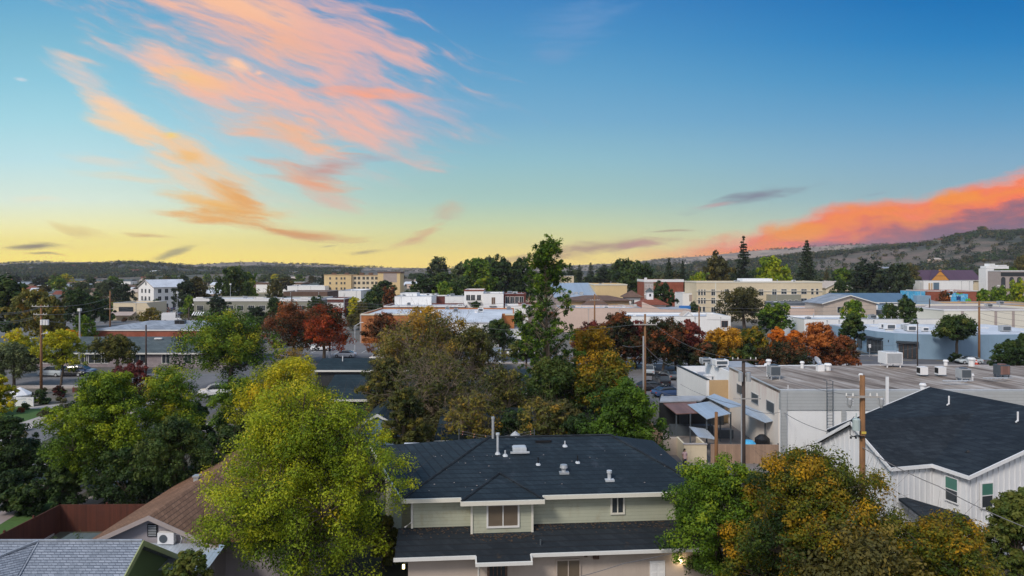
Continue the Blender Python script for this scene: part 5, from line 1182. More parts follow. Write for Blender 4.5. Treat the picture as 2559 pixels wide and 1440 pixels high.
# blue-grey corner building with a curved front
def corner_building():
    pts = [G(2143, 827, 4.9), G(2152, 833, 4.9)] 
    pl_ = [(X(2143, 152), 152), (X(2160, 147), 147), (X(2190, 142.5), 142.5), (X(2235, 138.5), 138.5), (X(2300, 136), 136), (X(2380, 135), 135), (X(2560, 135.5), 135.5), (X(2720, 136.5), 136.5)]
    e = empty('building', (pl_[0][0], pl_[0][1], 0), 0, 'blue-grey corner building with a curved wall and dark shopfront openings', 'building'); o = Vector(pl_[0]).to_3d()
    L = [(a - o.x, b_ - o.y) for a, b_ in pl_]
    back = [(L[-1][0], 14), (L[0][0], 14)]
    MB().prism(L + back, 0, 4.4).build('wall', M['bluewall'], e)
    for i in range(len(L) - 1):
        a, b_ = Vector((*L[i], 0)), Vector((*L[i + 1], 0)); n_ = (b_ - a).normalized().cross(Vector((0, 0, 1))) * .28
        q = MB().prism([(a.x, a.y), (a.x + n_.x, a.y + n_.y), (b_.x + n_.x, b_.y + n_.y), (b_.x, b_.y)], 4.3, 5.0) if False else MB()
    inset = [(a, b_ + .4) for a, b_ in L]
    q = MB()
    for i in range(len(L) - 1): q.hexa([(*L[i], 4.4), (*L[i + 1], 4.4), (*inset[i + 1], 4.4), (*inset[i], 4.4), (*L[i], 4.95), (*L[i + 1], 4.95), (*inset[i + 1], 4.95), (*inset[i], 4.95)])
    q.build('parapet', M['bluewall'], e)
    MB().prism([(a, b_ + .41) for a, b_ in L] + back, 4.401, 4.55).build('roof', M['white_roof'], e)
    def opening(pa, pb, Ya, Yb, z0, z1, m, name='shopfront'):
        a, b_ = Vector((X(pa, Ya) - o.x, Ya - o.y, 0)), Vector((X(pb, Yb) - o.x, Yb - o.y, 0)); d = (b_ - a).normalized(); n_ = d.cross(Vector((0, 0, 1))); a = a + n_ * .22; b_ = b_ + n_ * .22
        q = MB().prism([(a.x + n_.x * .1, a.y + n_.y * .1), (a.x - n_.x * .3, a.y - n_.y * .3), (b_.x - n_.x * .3, b_.y - n_.y * .3), (b_.x + n_.x * .1, b_.y + n_.y * .1)][::-1], z0, z1)
        so = q.build(name, M[m], e)
        q = MB(); 
        for k in range(5):
            p = a.lerp(b_, k / 4) + n_ * .12; q.box(p.x - .05, p.x + .05, p.y - .05, p.y + .05, z0, z1)
        q.build('mullion', M['tile_brown'] if pa > 2230 else M['metal_dark'], so)
    opening(2170, 2207, 145.1, 141.0, .3, 3.1, 'glass'); opening(2247, 2291, 137.9, 136.2, .1, 2.9, 'glass'); opening(2146, 2154, 150.8, 148.6, .8, 3.0, 'glass', 'window')
    def awn(pa, pb, Ya, Yb, z):
        a, b_ = Vector((X(pa, Ya) - o.x, Ya - o.y, 0)), Vector((X(pb, Yb) - o.x, Yb - o.y, 0)); n_ = (b_ - a).normalized().cross(Vector((0, 0, 1))) 
        MB().slab([(*(a + n_ * 1.1).xy, z - .25), (*(b_ + n_ * 1.1).xy, z - .25), (*(b_ - n_ * .05).xy, z), (*(a - n_ * .05).xy, z)], .12).build('awning', M['dark'], e)
    awn(2160, 2208, 146.9, 140.9, 3.75); awn(2240, 2296, 138.2, 136.1, 3.45)
    q = MB().box(0, .9, -.06, 0, 0, .45); q.build('wall_sign', M['dark'], e, (X(2218, 139.9) - o.x, 139.75 - o.y, 3.0))
    r = random.Random(4)
    for k in range(16):
        x, y = r.uniform(4, 34), r.uniform(-11, 10)
        if y < -11 + abs(x - 20) * .3: continue
        s_ = r.uniform(.5, 1.0)
        q = MB().box(-s_, s_, -s_ * .7, s_ * .7, .15, .5 + s_ * .8); q.mat(1).box(-s_ * .8, s_ * .8, -s_ * .7 - .03, -s_ * .7 + .03, .3, .3 + s_ * .8); q.box(-s_, s_, -.1, .1, 0, .15)
        q.build('air_conditioner', [r.choice([M['metal'], M['white'], M['white']]), M['metal_dark']], e, (x, y, 4.55))
    q = MB()
    for k in range(14):
        x, y = r.uniform(3, 33), r.uniform(-12, 9); q.box(x, x + r.uniform(1.5, 4), y, y + .25, 4.56, 4.72)
    q.build('roof_curb', M['trim'], e)
corner_building()

# ---- behind the near trees: dark teal roofs, blue gable, white patio cover
e = gabled('dark teal roofed house between the yellow and brown trees', X(790, 100), 100, 14, 10, 3.3, 4.25, 'dark', 'shingle_teal', 'x', 0, .5, name='house')
MB().cyl(0, 0, 0, .9, .08).build('vent_pipe', M['white'], e, (3.0, 3.6, 3.9)); MB().cyl(0, 0, 0, .5, .08).build('vent_pipe', M['white'], e, (8.0, 2.6, 3.75))
gabled('lower dark teal roof in front of the other teal-roofed house', X(812, 80), 80, 13, 13, 2.9, 4.6, 'dark', 'shingle_teal', 'x', 0, .5, name='house')
gabled('small blue gabled house with white trim peeking out behind the big yellow-green tree', X(903, 66), 66, 3.2, 9, 3.1, 4.0, 'bluewall', 'shingle_teal', 'y', 0, .25, name='house', trim='white')
e = empty('patio_cover', (-8.0, 51, .15), 0, 'white patio cover with a lattice side behind the near dark roof', 'patio cover')
MB().slab([(-.6, -1.7, 4.0), (2.6, -1.7, 4.0), (2.9, 1.8, 4.4), (-.3, 1.8, 4.4)], .1).box(.6, 1.6, -.3, .5, 4.2, 4.55).build('roof', M['white_roof'], e)
MB().box(-.5, 2.5, -1.6, -1.5, 0, 3.9).build('wall', M['white_wall'], e); q = MB().box(2.6, 3.9, -.2, .1, 3.9, 4.0)
for k in range(5): q.tube([(2.6 + k * .28, 0, 3.2), (2.9 + k * .25, 0, 4.0)], .03, 4)
q.build('lattice', M['white'], e)
gabled('dark roofed bungalow under the bare brown trees', X(1100, 62), 62, 9.5, 14, 2.6, 4.0, 'tile_brown', 'shingle_teal', 'x', 0, .5, name='house')
gabled('long dark-roofed shed behind the slender tall tree', X(1230, 84), 84, 17, 14, 3.0, 4.6, 'dark', 'shingle_teal', 'x', R(4), .5, name='shed', cat='shed')
gabled('grey roofed bungalow hidden among the brown trees', X(1000, 112), 112, 16, 14, 2.9, 4.3, 'stone', 'shingle_grey_far', 'x', 0, .5, name='house')
fence('dark brown wooden fence behind the near dark roof', [(-4.2, 56.5), (2.4, 56.8)], 2.4, M['rust'], .08)
e = empty('string_lights', (-4.5, 58, 0), 0, 'string of small warm lights hanging over the dark fence', 'string lights')
q = MB(); bl = MB()
for j in range(2):
    p = [Vector((k * .32, -.4 + j * .5, 4.15 - .5 * math.sin(math.pi * k / 20) + .1 * j)) for k in range(21)]; q.tube(p, .012, 4)
    for v_ in p[1:-1:3]: bl.tube([v_ - Vector((0, 0, .07)), v_ - Vector((0, 0, .01))], .022, 6)
q.build('cable', M['wire'], e); bl.build('bulb', emis('string_bulb', (1, .4, .3, 1), .25), e)
MB().cyl(0, 0, 0, 4.4, .05).cyl(6.4, 0, 0, 4.4, .05).build('pole', M['metal_dark'], e)

# ------------------------------------------------------------------ foliage
def leafmat(name, cols, transl=.3):
    """leaf colour by each leaf's own tint value (0..1), with a slow wander through the crown"""
    m, nt, b = newmat(name)
    a = nt.nodes.new('ShaderNodeAttribute'); a.attribute_name = 'tint'
    n_ = len(cols)
    oi = nt.nodes.new('ShaderNodeObjectInfo')
    f = S(a.outputs['Fac']) + (S(oi.outputs['Random']) - .5) * .12
    c = ramp(f, [(i / (n_ - 1), (*cc_, 1)) for i, cc_ in enumerate(cols)])
    nt.links.new(c.s, b.inputs['Base Color']); b.inputs['Roughness'].default_value = .6; b.inputs['Specular IOR Level'].default_value = .25
    tr = nt.nodes.new('ShaderNodeBsdfTranslucent'); nt.links.new(c.s, tr.inputs[0])
    mx = nt.nodes.new('ShaderNodeMixShader'); mx.inputs[0].default_value = transl
    nt.links.new(b.outputs[0], mx.inputs[1]); nt.links.new(tr.outputs[0], mx.inputs[2])
    nt.links.new(mx.outputs[0], nt.nodes['Material Output'].inputs[0])
    return m
LM = {
 'lime': leafmat('lime_leaves', [(.04, .085, .006), (.13, .21, .010), (.29, .36, .014), (.48, .48, .018), (.68, .50, .02)]),
 'green': leafmat('green_leaves', [(.018, .045, .006), (.055, .115, .010), (.12, .21, .014), (.25, .32, .016), (.48, .42, .02)]),
 'greendark': leafmat('dark_green_leaves', [(.012, .028, .010), (.026, .052, .014), (.045, .085, .018), (.08, .12, .02), (.16, .17, .03)]),
 'blackgreen': leafmat('black_green_leaves', [(.010, .020, .012), (.020, .036, .018), (.034, .055, .022), (.05, .075, .026), (.09, .10, .03)]),
 'olive': leafmat('olive_leaves', [(.025, .03, .012), (.06, .06, .02), (.10, .095, .025), (.16, .13, .03), (.28, .20, .03)]),
 'yellow': leafmat('yellow_leaves', [(.07, .11, .008), (.22, .26, .012), (.44, .42, .015), (.66, .52, .015), (.76, .48, .02)]),
 'gold': leafmat('gold_leaves', [(.12, .08, .012), (.30, .16, .015), (.55, .28, .018), (.70, .34, .015), (.75, .28, .02)]),
 'orange': leafmat('orange_leaves', [(.18, .05, .012), (.42, .11, .012), (.68, .19, .012), (.78, .24, .015), (.70, .30, .03)]),
 'red': leafmat('red_leaves', [(.02, .04, .010), (.06, .045, .012), (.24, .05, .014), (.48, .065, .018), (.62, .16, .022)]),
 'rust': leafmat('rust_leaves', [(.018, .035, .010), (.05, .045, .014), (.18, .06, .02), (.34, .10, .03), (.52, .17, .03)]),
 'darkred': leafmat('dark_red_leaves', [(.018, .03, .012), (.045, .03, .014), (.10, .022, .018), (.16, .03, .024), (.24, .05, .03)]),
 'amber': leafmat('amber_leaves', [(.018, .04, .007), (.06, .095, .009), (.19, .17, .010), (.42, .22, .010), (.62, .38, .015)]),
 'brown': leafmat('brown_leaves', [(.03, .045, .010), (.075, .085, .018), (.16, .155, .025), (.26, .19, .03), (.44, .24, .025)]),
 'greygreen': leafmat('grey_green_leaves', [(.035, .05, .028), (.07, .095, .045), (.11, .14, .06), (.16, .19, .07), (.24, .24, .08)]),
}
def leaf_mesh(name, cents, rads, tints, per, size, seed, flat=.75, fill=.35, elong=1.9, jit=.16, droop=0.0):
    rs = np.random.RandomState(seed); C_ = np.repeat(np.array(cents), per, 0); n = len(C_); Rr = np.repeat(np.array(rads), per)
    d = rs.normal(size=(n, 3)); d /= np.linalg.norm(d, axis=1, keepdims=True)
    rr = Rr * (fill + (1 - fill) * rs.rand(n) ** .6)
    P = C_ + d * rr[:, None] * np.array([1, 1, flat])
    P[:, 2] -= droop * Rr * rs.rand(n)
    nrm = d * .95 + rs.normal(size=(n, 3)) * .38 + np.array([0, 0, .45]); nrm /= np.linalg.norm(nrm, axis=1, keepdims=True)
    a = np.cross(nrm, rs.normal(size=(n, 3))); a /= np.linalg.norm(a, axis=1, keepdims=True) + 1e-9
    a[:, 2] -= droop; b_ = np.cross(nrm, a)
    s_ = size * rs.uniform(.55, 1.35, n)[:, None]
    verts = np.empty((n, 4, 3)); verts[:, 0] = P - a * s_ * elong / 2; verts[:, 1] = P + b_ * s_ * .5; verts[:, 2] = P + a * s_ * elong / 2; verts[:, 3] = P - b_ * s_ * .5
    tn = np.clip(np.repeat(np.array(tints), per) + rs.normal(0, jit, n), 0, 1)
    me = bpy.data.meshes.new(name)
    me.vertices.add(n * 4); me.vertices.foreach_set('co', verts.reshape(-1).astype(np.float32))
    me.loops.add(n * 4); me.loops.foreach_set('vertex_index', np.arange(n * 4, dtype=np.int32))
    me.polygons.add(n); me.polygons.foreach_set('loop_start', np.arange(0, n * 4, 4, dtype=np.int32))
    try: me.polygons.foreach_set('loop_total', np.full(n, 4, dtype=np.int32))
    except Exception: pass
    at = me.attributes.new('tint', 'FLOAT', 'FACE'); at.data.foreach_set('value', tn.astype(np.float32))
    me.update(); me.validate()
    return me
def wobble(p, q, r, k=.12, n=4):
    p, q = Vector(p), Vector(q); L = (q - p).length; out = [p]
    for i in range(1, n):
        out.append(p.lerp(q, i / n) + Vector((r.uniform(-1, 1), r.uniform(-1, 1), r.uniform(-.4, .6))) * L * k * .5)
    return out + [q]
def make_tree(name, h, w, cb, seed, mat, lobes=9, clumps=16, per=60, leaf=.13, dens=1.0, bark='bark', trunk=None, tint=.45, tvar=.2, lobe_r=.40, depth=None, twigs=True, loc=None, group=None, label=None, cat='tree', tipcol=.12, droop=0, flatten=.8, nm='tree', branchy=0, patchy=0.0, fill=.35):
    """a broadleaf tree: trunk, limbs to each lobe, twigs to leaf clumps; h height, w crown width, cb height of crown base"""
    r = random.Random(seed); dp = depth or w; ch = h - cb
    e = empty(nm, loc, 0, label, cat, group) if loc is not None else None
    L = []
    for i in range(lobes):
        a = i * 2.399 + r.uniform(-.5, .5); t_ = (i + .5) / lobes; zz = t_ ** .85
        prof = math.sin(math.pi * (.12 + .84 * zz)) ** .7
        rad = (.60 - .10 * r.random()) * prof * (1 - .55 * max(0, zz - .7) / .3)
        if i % 3 == 2: rad *= .45
        L.append((Vector((math.cos(a) * rad * w / 2, math.sin(a) * rad * dp / 2, cb + ch * (.10 + .76 * zz))), w / 2 * lobe_r * r.uniform(.8, 1.25)))
    L.append((Vector((r.uniform(-.1, .1) * w, 0, cb + ch * .84)), w / 2 * lobe_r * .9))
    cs, rd, tt = [], [], []
    tr = trunk or w * .028; fork = cb + ch * .08
    q = MB(); top = Vector((r.uniform(-.04, .04) * w, r.uniform(-.04, .04) * w, fork))
    q.tube(wobble((0, 0, -.2), top, r, .06, 4), [tr * 1.35, tr * 1.1, tr, tr * .95, tr * .9], 9)
    q.tube(wobble(top, (top.x, top.y, cb + ch * .8), r, .12, 4), [tr * .75, tr * .55, tr * .4, tr * .28, tr * .12], 7)
    for (c, lr) in L:
        lt = r.gauss(0, tvar * .6)
        if r.random() < patchy: lt += .38
        q.tube(wobble(top + Vector((0, 0, r.uniform(0, .35) * ch)), c, r, .18, 4), [tr * .5, tr * .38, tr * .28, tr * .18, tr * .1], 6, cap=False)
        for k in range(clumps):
            d = Vector((r.gauss(0, 1), r.gauss(0, 1), r.gauss(.25, .8))).normalized(); rr = lr * r.uniform(.55, 1.12)
            p = c + Vector((d.x * rr, d.y * rr, d.z * rr * flatten))
            if p.z < cb * .75: p.z = cb * .75 + r.random() * .3 * ch
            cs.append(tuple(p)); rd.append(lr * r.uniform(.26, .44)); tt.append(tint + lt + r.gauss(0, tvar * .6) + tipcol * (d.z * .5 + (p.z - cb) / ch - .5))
            if twigs and (branchy or k % 3 == 0): q.tube([c.lerp(top, .1), c.lerp(p, .5) + Vector((r.uniform(-.1, .1), r.uniform(-.1, .1), .1)) * lr, p], [tr * .12, tr * .08, tr * .03], 4, cap=False)
            if branchy:
                for _ in range(branchy): q.tube([p.copy(), p + Vector((r.gauss(0, .5), r.gauss(0, .5), r.gauss(.35, .5))) * lr * .8], [tr * .045, tr * .015], 3, cap=False)
    to = q.build('trunk', M[bark], e, smooth_=True)
    me = leaf_mesh('crown', cs, rd, tt, max(1, int(per * dens)), leaf, seed, .8, fill, 1.9, .075, droop)
    me.materials.append(LM[mat]); co = link('crown', me, e)
    return e, to, co
def make_conifer(seed, tiers=26, per=22, leaf=.03, base=.05, slim=.28, n=None, gap=.12, mat='blackgreen', bark='bark', loc=None, scale=1.0, label=None, group=None, cat='tree', irregular=.25, power=.8, nm='conifer_tree', size_k=1.0, name='crown', tint=.4):
    """unit-height conifer built of drooping whorls; crown half-width = slim/2"""
    r = random.Random(seed); cs, rd, tt = [], [], []; q = MB(); hh = scale
    q.tube([(0, 0, -.005 * hh), (0, 0, .5 * hh), (0, 0, .98 * hh)], [.014 * hh, .009 * hh, .002 * hh], 7)
    for i in range(tiers):
        t_ = i / (tiers - 1); z = base + (1 - base) * (t_ ** .92) * .985; rr = slim / 2 * (1 - t_) ** power + .012
        k = max(3, int(9 * (1 - t_) + 3)); ph = r.uniform(0, 6)
        for j in range(k):
            if r.random() < gap: continue
            a = ph + j * 6.283 / k + r.uniform(-.25, .25); R1 = rr * r.uniform(1 - irregular, 1 + irregular * .7); dz_ = -.10 * R1 + r.uniform(-.005, .008)
            for s_ in (.35, .68, 1.0):
                cs.append((math.cos(a) * R1 * s_ * hh, math.sin(a) * R1 * s_ * hh, (z + dz_ * s_) * hh)); rd.append(rr * .30 * hh * (1.15 - .35 * s_) + .008 * hh); tt.append(tint + r.gauss(0, .12) + .1 * s_)
            q.tube([(0, 0, z * hh), (math.cos(a) * R1 * hh, math.sin(a) * R1 * hh, (z + dz_) * hh)], [.003 * hh, .001 * hh], 3, cap=False)
    me = leaf_mesh('crown', cs, rd, tt, per, leaf * hh, seed, .45, .1, 2.2, .12, .15)
    me.materials.append(LM[mat])
    e = empty(nm, loc, 0, label, cat, group) if loc is not None else None
    to = q.build('trunk', M[bark], e); co = link('crown', me, e)
    return e, to, co
def tree_at(px, Y, top, wpx, mat, seed, label, cbpy=None, cb=None, **kw):
    """px, top, wpx measured in the photo; Y the distance the tree stands at"""
    x = X(px, Y); h = Z(top, Y); w = wpx * Y / F * 1.2
    kw['leaf'] = kw.get('leaf', .13) * .86; kw['per'] = int(kw.get('per', 60) * 1.3)
    if cb is None: cb = max(.6, Z(cbpy, Y)) if cbpy else h * .28
    return make_tree('tree', h, w, cb, seed, mat, loc=(x, Y, 0), label=label, **kw)

# near trees, each grown on its own
tree_at(762, 37.0, 968, 560, 'lime', 11, 'big yellow-green leafy tree filling the lower left centre beside the sage green house', cb=1.2, lobes=28, clumps=26, per=140, leaf=.080, lobe_r=.28, tint=.39, tvar=.20, droop=.15, depth=9.5, trunk=.24, branchy=1, fill=.2)
tree_at(712, 60, 903, 290, 'yellow', 12, 'bright yellow-topped tree rising just behind the big yellow-green one', cb=1.5, lobes=12, clumps=22, per=110, leaf=.115, tint=.42, tvar=.2, droop=.15, depth=9)
tree_at(600, 66, 950, 150, 'green', 13, 'mid green tree tucked between the yellow-topped tree and the side street', cb=1.5, lobes=8, clumps=18, per=55, leaf=.17, tint=.3)
tree_at(255, 53.5, 925, 290, 'lime', 14, 'lumpy bright green tree at the left, nearest the red fence', cb=.9, lobes=22, clumps=24, per=100, leaf=.11, tint=.30, tvar=.20, depth=8.5, lobe_r=.30)
tree_at(432, 58, 922, 190, 'green', 15, 'green tree with yellowing tips right of the lumpy bright green tree', cb=1.2, lobes=12, clumps=22, per=90, leaf=.11, tint=.52, tvar=.28, depth=7)
tree_at(440, 50, 1040, 190, 'greendark', 16, 'dark feathery green tree behind the brown shingle roof', cb=.6, lobes=10, clumps=22, per=95, leaf=.115, tint=.6, tvar=.15, droop=.25, depth=7)
tree_at(320, 86, 912, 110, 'darkred', 17, 'dark maroon tree behind the lumpy bright green tree', cb=1, lobes=7, clumps=14, per=40, leaf=.2, tint=.55)
tree_at(1800, 36.5, 1140, 260, 'green', 18, 'bright green tree right of the sage green house', cb=.8, lobes=14, clumps=24, per=120, leaf=.09, tint=.38, tvar=.2, depth=5.5, lobe_r=.36)
tree_at(2035, 33.0, 1118, 500, 'amber', 19, 'large orange and olive autumn tree in front of the tall wooden pole', cb=.8, lobes=27, clumps=26, per=112, leaf=.088, tint=.42, tvar=.24, depth=8.5, lobe_r=.28, trunk=.2, branchy=1, fill=.25)
tree_at(1990, 35.5, 1092, 90, 'amber', 20, 'narrow yellowish leader poking above the large orange tree, left of the wooden pole', cb=3.5, lobes=6, clumps=14, per=34, leaf=.12, tint=.65, branchy=1, trunk=.09)
tree_at(2350, 31.0, 1285, 310, 'amber', 21, 'lower orange-brown tree in front of the white farmhouse', cb=.5, lobes=14, clumps=26, per=105, leaf=.088, tint=.46, tvar=.24, depth=5.5, branchy=1)
tree_at(2150, 30.0, 1330, 420, 'olive', 22, 'dark olive lower growth under the large orange tree at the bottom edge', cb=.3, lobes=12, clumps=22, per=70, leaf=.12, tint=.4, depth=5)
tree_at(2545, 37, 1208, 140, 'greendark', 23, 'round dark green tree at the right edge below the white farmhouse', cb=.6, lobes=11, clumps=22, per=80, leaf=.12, tint=.75, tvar=.12)
tree_at(470, 32.8, 1362, 120, 'greendark', 24, 'small dark green shrub over the corrugated lean-to roof', cb=.8, lobes=7, clumps=14, per=40, leaf=.11, tint=.75, trunk=.07, cat='shrub', nm='shrub', branchy=1)
for i, (px, Y, top, w, lb) in enumerate([(18, 58, 1030, 110, 'dark bushy shrub at the left edge below the corner garden path'), (66, 58, 1105, 120, 'dark green shrub mass left of the pink-grey path, upper'), (-12, 57, 1130, 130, 'dark green shrub mass at the left edge above the lawn strip'), (20, 53, 1185, 90, 'lowest dark green shrub beside the pink-grey path')]):
    tree_at(px, Y, top, w, 'greendark', 30 + i, lb, cb=.3, lobes=8, clumps=18, per=55, leaf=.13, tint=.3 + .1 * (i == 0), cat='shrub', nm='shrub')
tree_at(-5, 84, 938, 80, 'yellow', 35, 'yellow-leaved tree cut by the left edge beside the white canopy', cb=.6, lobes=8, clumps=16, per=45, leaf=.2, tint=.6)
# mid-distance trees
tree_at(1385, 73, 905, 190, 'greendark', 36, 'dense dark base crown around the foot of the slender tall tree', cb=1.5, lobes=10, clumps=18, per=60, leaf=.19, tint=.62, tvar=.2, droop=.2)
def slender():
    Y = 76; x = X(1366, Y); h = Z(602, Y); r = random.Random(5); cs, rd, tt = [], [], []; q = MB()
    e = empty('tree', (x, Y, 0), 0, 'very tall slender open-crowned green tree standing above the skyline at the centre', 'tree')
    q.tube([(0, 0, 0), (.2, 0, h * .35), (-.1, 0, h * .7), (-.2, 0, h * .97)], [.34, .24, .12, .03], 8)
    for i in range(140):
        t_ = r.random() ** .85; z = h * (.14 + .85 * t_)
        prof = np.interp(t_, [0, .15, .35, .55, .68, .78, .86, .93, 1], [4.3, 4.1, 3.6, 3.0, 2.5, 1.5, 1.7, 1.2, .2])
        a = r.uniform(0, 6.28); R1 = prof * r.uniform(.35, 1.05); c = Vector((math.cos(a) * R1, math.sin(a) * R1 * .9, z + R1 * .25)); base_ = Vector((0, 0, z - R1 * .5))
        q.tube([base_, base_.lerp(c, .6) + Vector((0, 0, .2)), c], [.07, .05, .02], 5, cap=False)
        for k in range(5):
            p = c + Vector((r.gauss(0, .45), r.gauss(0, .45), r.gauss(0, .5))); cs.append(tuple(p)); rd.append(r.uniform(.25, .5)); tt.append(.30 + r.gauss(0, .15))
            q.tube([c, p], [.02, .008], 3, cap=False)
    q.build('trunk', M['bark_pale'], e, smooth_=True)
    me = leaf_mesh('crown', cs, rd, tt, 42, .145, 5, .9, .15, 1.7, .14); me.materials.append(LM['green']); link('crown', me, e)
slender()
B = dict(lobes=12, clumps=18, per=30, leaf=.19, branchy=3, bark='bark_pale', lobe_r=.36)
tree_at(1085, 100, 795, 270, 'brown', 40, 'tall half-bare olive and orange autumn tree in front of the orange brick hall', cb=1.5, **(B | dict(per=44, leaf=.24)), tint=.4, tvar=.2, patchy=.2)
tree_at(1010, 104, 830, 170, 'brown', 41, 'yellow-olive thin-leaved tree left of the half-bare central tree', cb=1.2, **(B | dict(per=40, leaf=.22)), tint=.5)
tree_at(1180, 98, 820, 170, 'brown', 56, 'brown-olive thin-leaved tree right of the half-bare central tree', cb=1.2, **(B | dict(per=42, leaf=.22)), tint=.35)
tree_at(1090, 74, 898, 290, 'brown', 42, 'wide bare-branched brown tree nearer than the half-bare central tree', cb=1.0, **(B | dict(per=20, lobes=15)), tint=.35, tvar=.22)
tree_at(1255, 70, 925, 180, 'brown', 43, 'thin brownish green tree left of the slender tall tree', cb=1.0, **(B | dict(per=26)), tint=.28, tvar=.2)
tree_at(1180, 63, 985, 170, 'brown', 57, 'low rusty twiggy tree just behind the string lights', cb=1.0, **(B | dict(per=14)), tint=.45, tvar=.2)
tree_at(1370, 62, 1000, 170, 'brown', 58, 'low twiggy olive tree behind the ridge of the sage green house', cb=.8, **(B | dict(per=22)), tint=.35, tvar=.25)
tree_at(1490, 84, 818, 160, 'amber', 44, 'yellow and olive tree between the slender tall tree and dark red row', cb=2, lobes=11, clumps=18, per=44, leaf=.2, tint=.55, tvar=.2, branchy=1)
tree_at(1510, 72, 900, 220, 'amber', 45, 'olive-yellow tree above the dark green round one at the centre right', cb=2, lobes=12, clumps=18, per=55, leaf=.19, tint=.42, tvar=.2, branchy=1)
tree_at(1568, 59, 962, 200, 'green', 46, 'dark green round tree beside the left end of the patio', cb=.8, lobes=13, clumps=20, per=75, leaf=.16, tint=.18, tvar=.14)
tree_at(1400, 66, 1000, 120, 'olive', 59, 'dusky olive shrub at the foot of the slender tall tree', cb=.5, lobes=7, clumps=14, per=40, leaf=.17, tint=.4)
tree_at(575, 97, 797, 225, 'green', 47, 'broad green and yellow tree over the white pickup', cb=3.2, lobes=15, clumps=20, per=70, leaf=.19, tint=.45, tvar=.32, trunk=.34)
tree_at(152, 104, 826, 112, 'yellow', 48, 'small yellow-green street tree in front of the lilac brick building', cb=2.6, lobes=9, clumps=16, per=42, leaf=.22, tint=.38, tvar=.15, trunk=.16)
tree_at(45, 113, 846, 120, 'yellow', 49, 'yellowing tree at the far left in front of the slate roof', cb=2.6, lobes=8, clumps=15, per=40, leaf=.24, tint=.38)
tree_at(35, 104, 872, 125, 'greygreen', 50, 'grey-green spreading tree below the yellowing one at the far left', cb=2.2, lobes=9, clumps=16, per=45, leaf=.22, tint=.5, trunk=.2)
tree_at(288, 116, 846, 108, 'brown', 51, 'olive-brown tree screening the middle of the lilac brick building', cb=2.2, lobes=8, clumps=16, per=40, leaf=.24, tint=.3, branchy=1)
tree_at(182, 140, 822, 42, 'gold', 52, 'small bright orange-yellow tree behind the slate roof', cb=2, lobes=5, clumps=12, per=24, leaf=.26, tint=.6)
tree_at(735, 130, 772, 148, 'rust', 53, 'dark red and green round tree, left one of the pair by the parking lot', cb=3.0, lobes=12, clumps=18, per=55, leaf=.22, tint=.5, tvar=.3, patchy=.2, trunk=.3)
tree_at(812, 128, 772, 150, 'red', 54, 'vivid red-topped round tree, right one of the pair by the parking lot', cb=3.0, lobes=13, clumps=18, per=55, leaf=.22, tint=.45, tvar=.32, patchy=.25, trunk=.3)
tree_at(738, 112, 872, 90, 'brown', 55, 'small dry brown twiggy tree under the dark red pair', cb=1, lobes=7, clumps=12, per=10, leaf=.18, branchy=3, bark='bark_pale', tint=.8)
tree_at(968, 132, 792, 125, 'rust', 60, 'dark orange-brown tree covering the left end of the orange brick hall', cb=2.5, lobes=10, clumps=16, per=42, leaf=.26, tint=.45, patchy=.2)
tree_at(1060, 128, 772, 110, 'amber', 61, 'orange-topped tree in front of the white hall roof', cb=3, lobes=9, clumps=16, per=36, leaf=.26, tint=.7, branchy=1)
tree_at(1245, 132, 803, 92, 'greendark', 62, 'dark green round tree in front of the right end of the orange brick hall', cb=2.5, lobes=9, clumps=16, per=42, leaf=.26, tint=.5)
tree_at(1315, 120, 845, 80, 'greendark', 63, 'dark green tree immediately left of the slender tall tree', cb=1.5, lobes=8, clumps=14, per=40, leaf=.25, tint=.5)
row = [(1475, 122, 808, 85, 'darkred', .7, 'dark maroon crown at the left end of the street row'), (1548, 122, 783, 110, 'rust', .22, 'dark green and brown crown second in the street row'),
 (1590, 124, 806, 90, 'darkred', .6, 'deep red crown behind the bare metal crossarm pole'), (1655, 118, 795, 125, 'rust', .24, 'large dark green crown with a forked trunk right of the crossarm pole'),
 (1722, 122, 800, 95, 'darkred', .72, 'wine red crown left of the golden trees'), (1808, 117, 826, 122, 'gold', .42, 'golden orange tree in the street row'),
 (1880, 121, 822, 95, 'amber', .42, 'olive and rust crown between the golden and the bright orange tree'), (1945, 120, 818, 52, 'orange', .6, 'vivid orange tree, left one of the bright orange pair'), (1988, 121, 826, 56, 'orange', .42, 'vivid orange tree, right one of the bright orange pair'),
 (2042, 119, 812, 120, 'rust', .72, 'broad rusty red crown right of the bright orange pair'), (2102, 117, 842, 90, 'rust', .5, 'lower rust and green crown at the right end of the street row')]
row += [(1690, 120, 814, 85, 'rust', .25, 'dark crown between the large dark green and the wine red crowns'), (1512, 119, 815, 80, 'rust', .3, 'dark brownish crown between the maroon crown and the second crown'), (1765, 116, 862, 80, 'rust', .2, 'low dark crown at the foot of the golden orange tree'), (1622, 125, 812, 70, 'red', .5, 'red crown directly behind the crossarm pole'), (1850, 116, 868, 90, 'greendark', .5, 'low dark green crown below the olive and rust crown')]
for i, (px, Y, top, w, mt, ti, lb) in enumerate(row):
    tree_at(px, Y, top, w, mt, 70 + i, lb, cb=1.3, lobes=12, clumps=18, per=50, leaf=.22, tint=ti, tvar=.27, trunk=.22, group='autumn trees along the street')
tree_at(1960, 116, 868, 150, 'rust', 82, 'dark green lower foliage beneath the bright orange pair', cb=.8, lobes=9, clumps=16, per=42, leaf=.25, tint=.15)
tree_at(2132, 138, 786, 62, 'greendark', 83, 'dark green upright tree left of the blue-grey corner building', cb=3.5, lobes=8, clumps=16, per=42, leaf=.28, tint=.55)
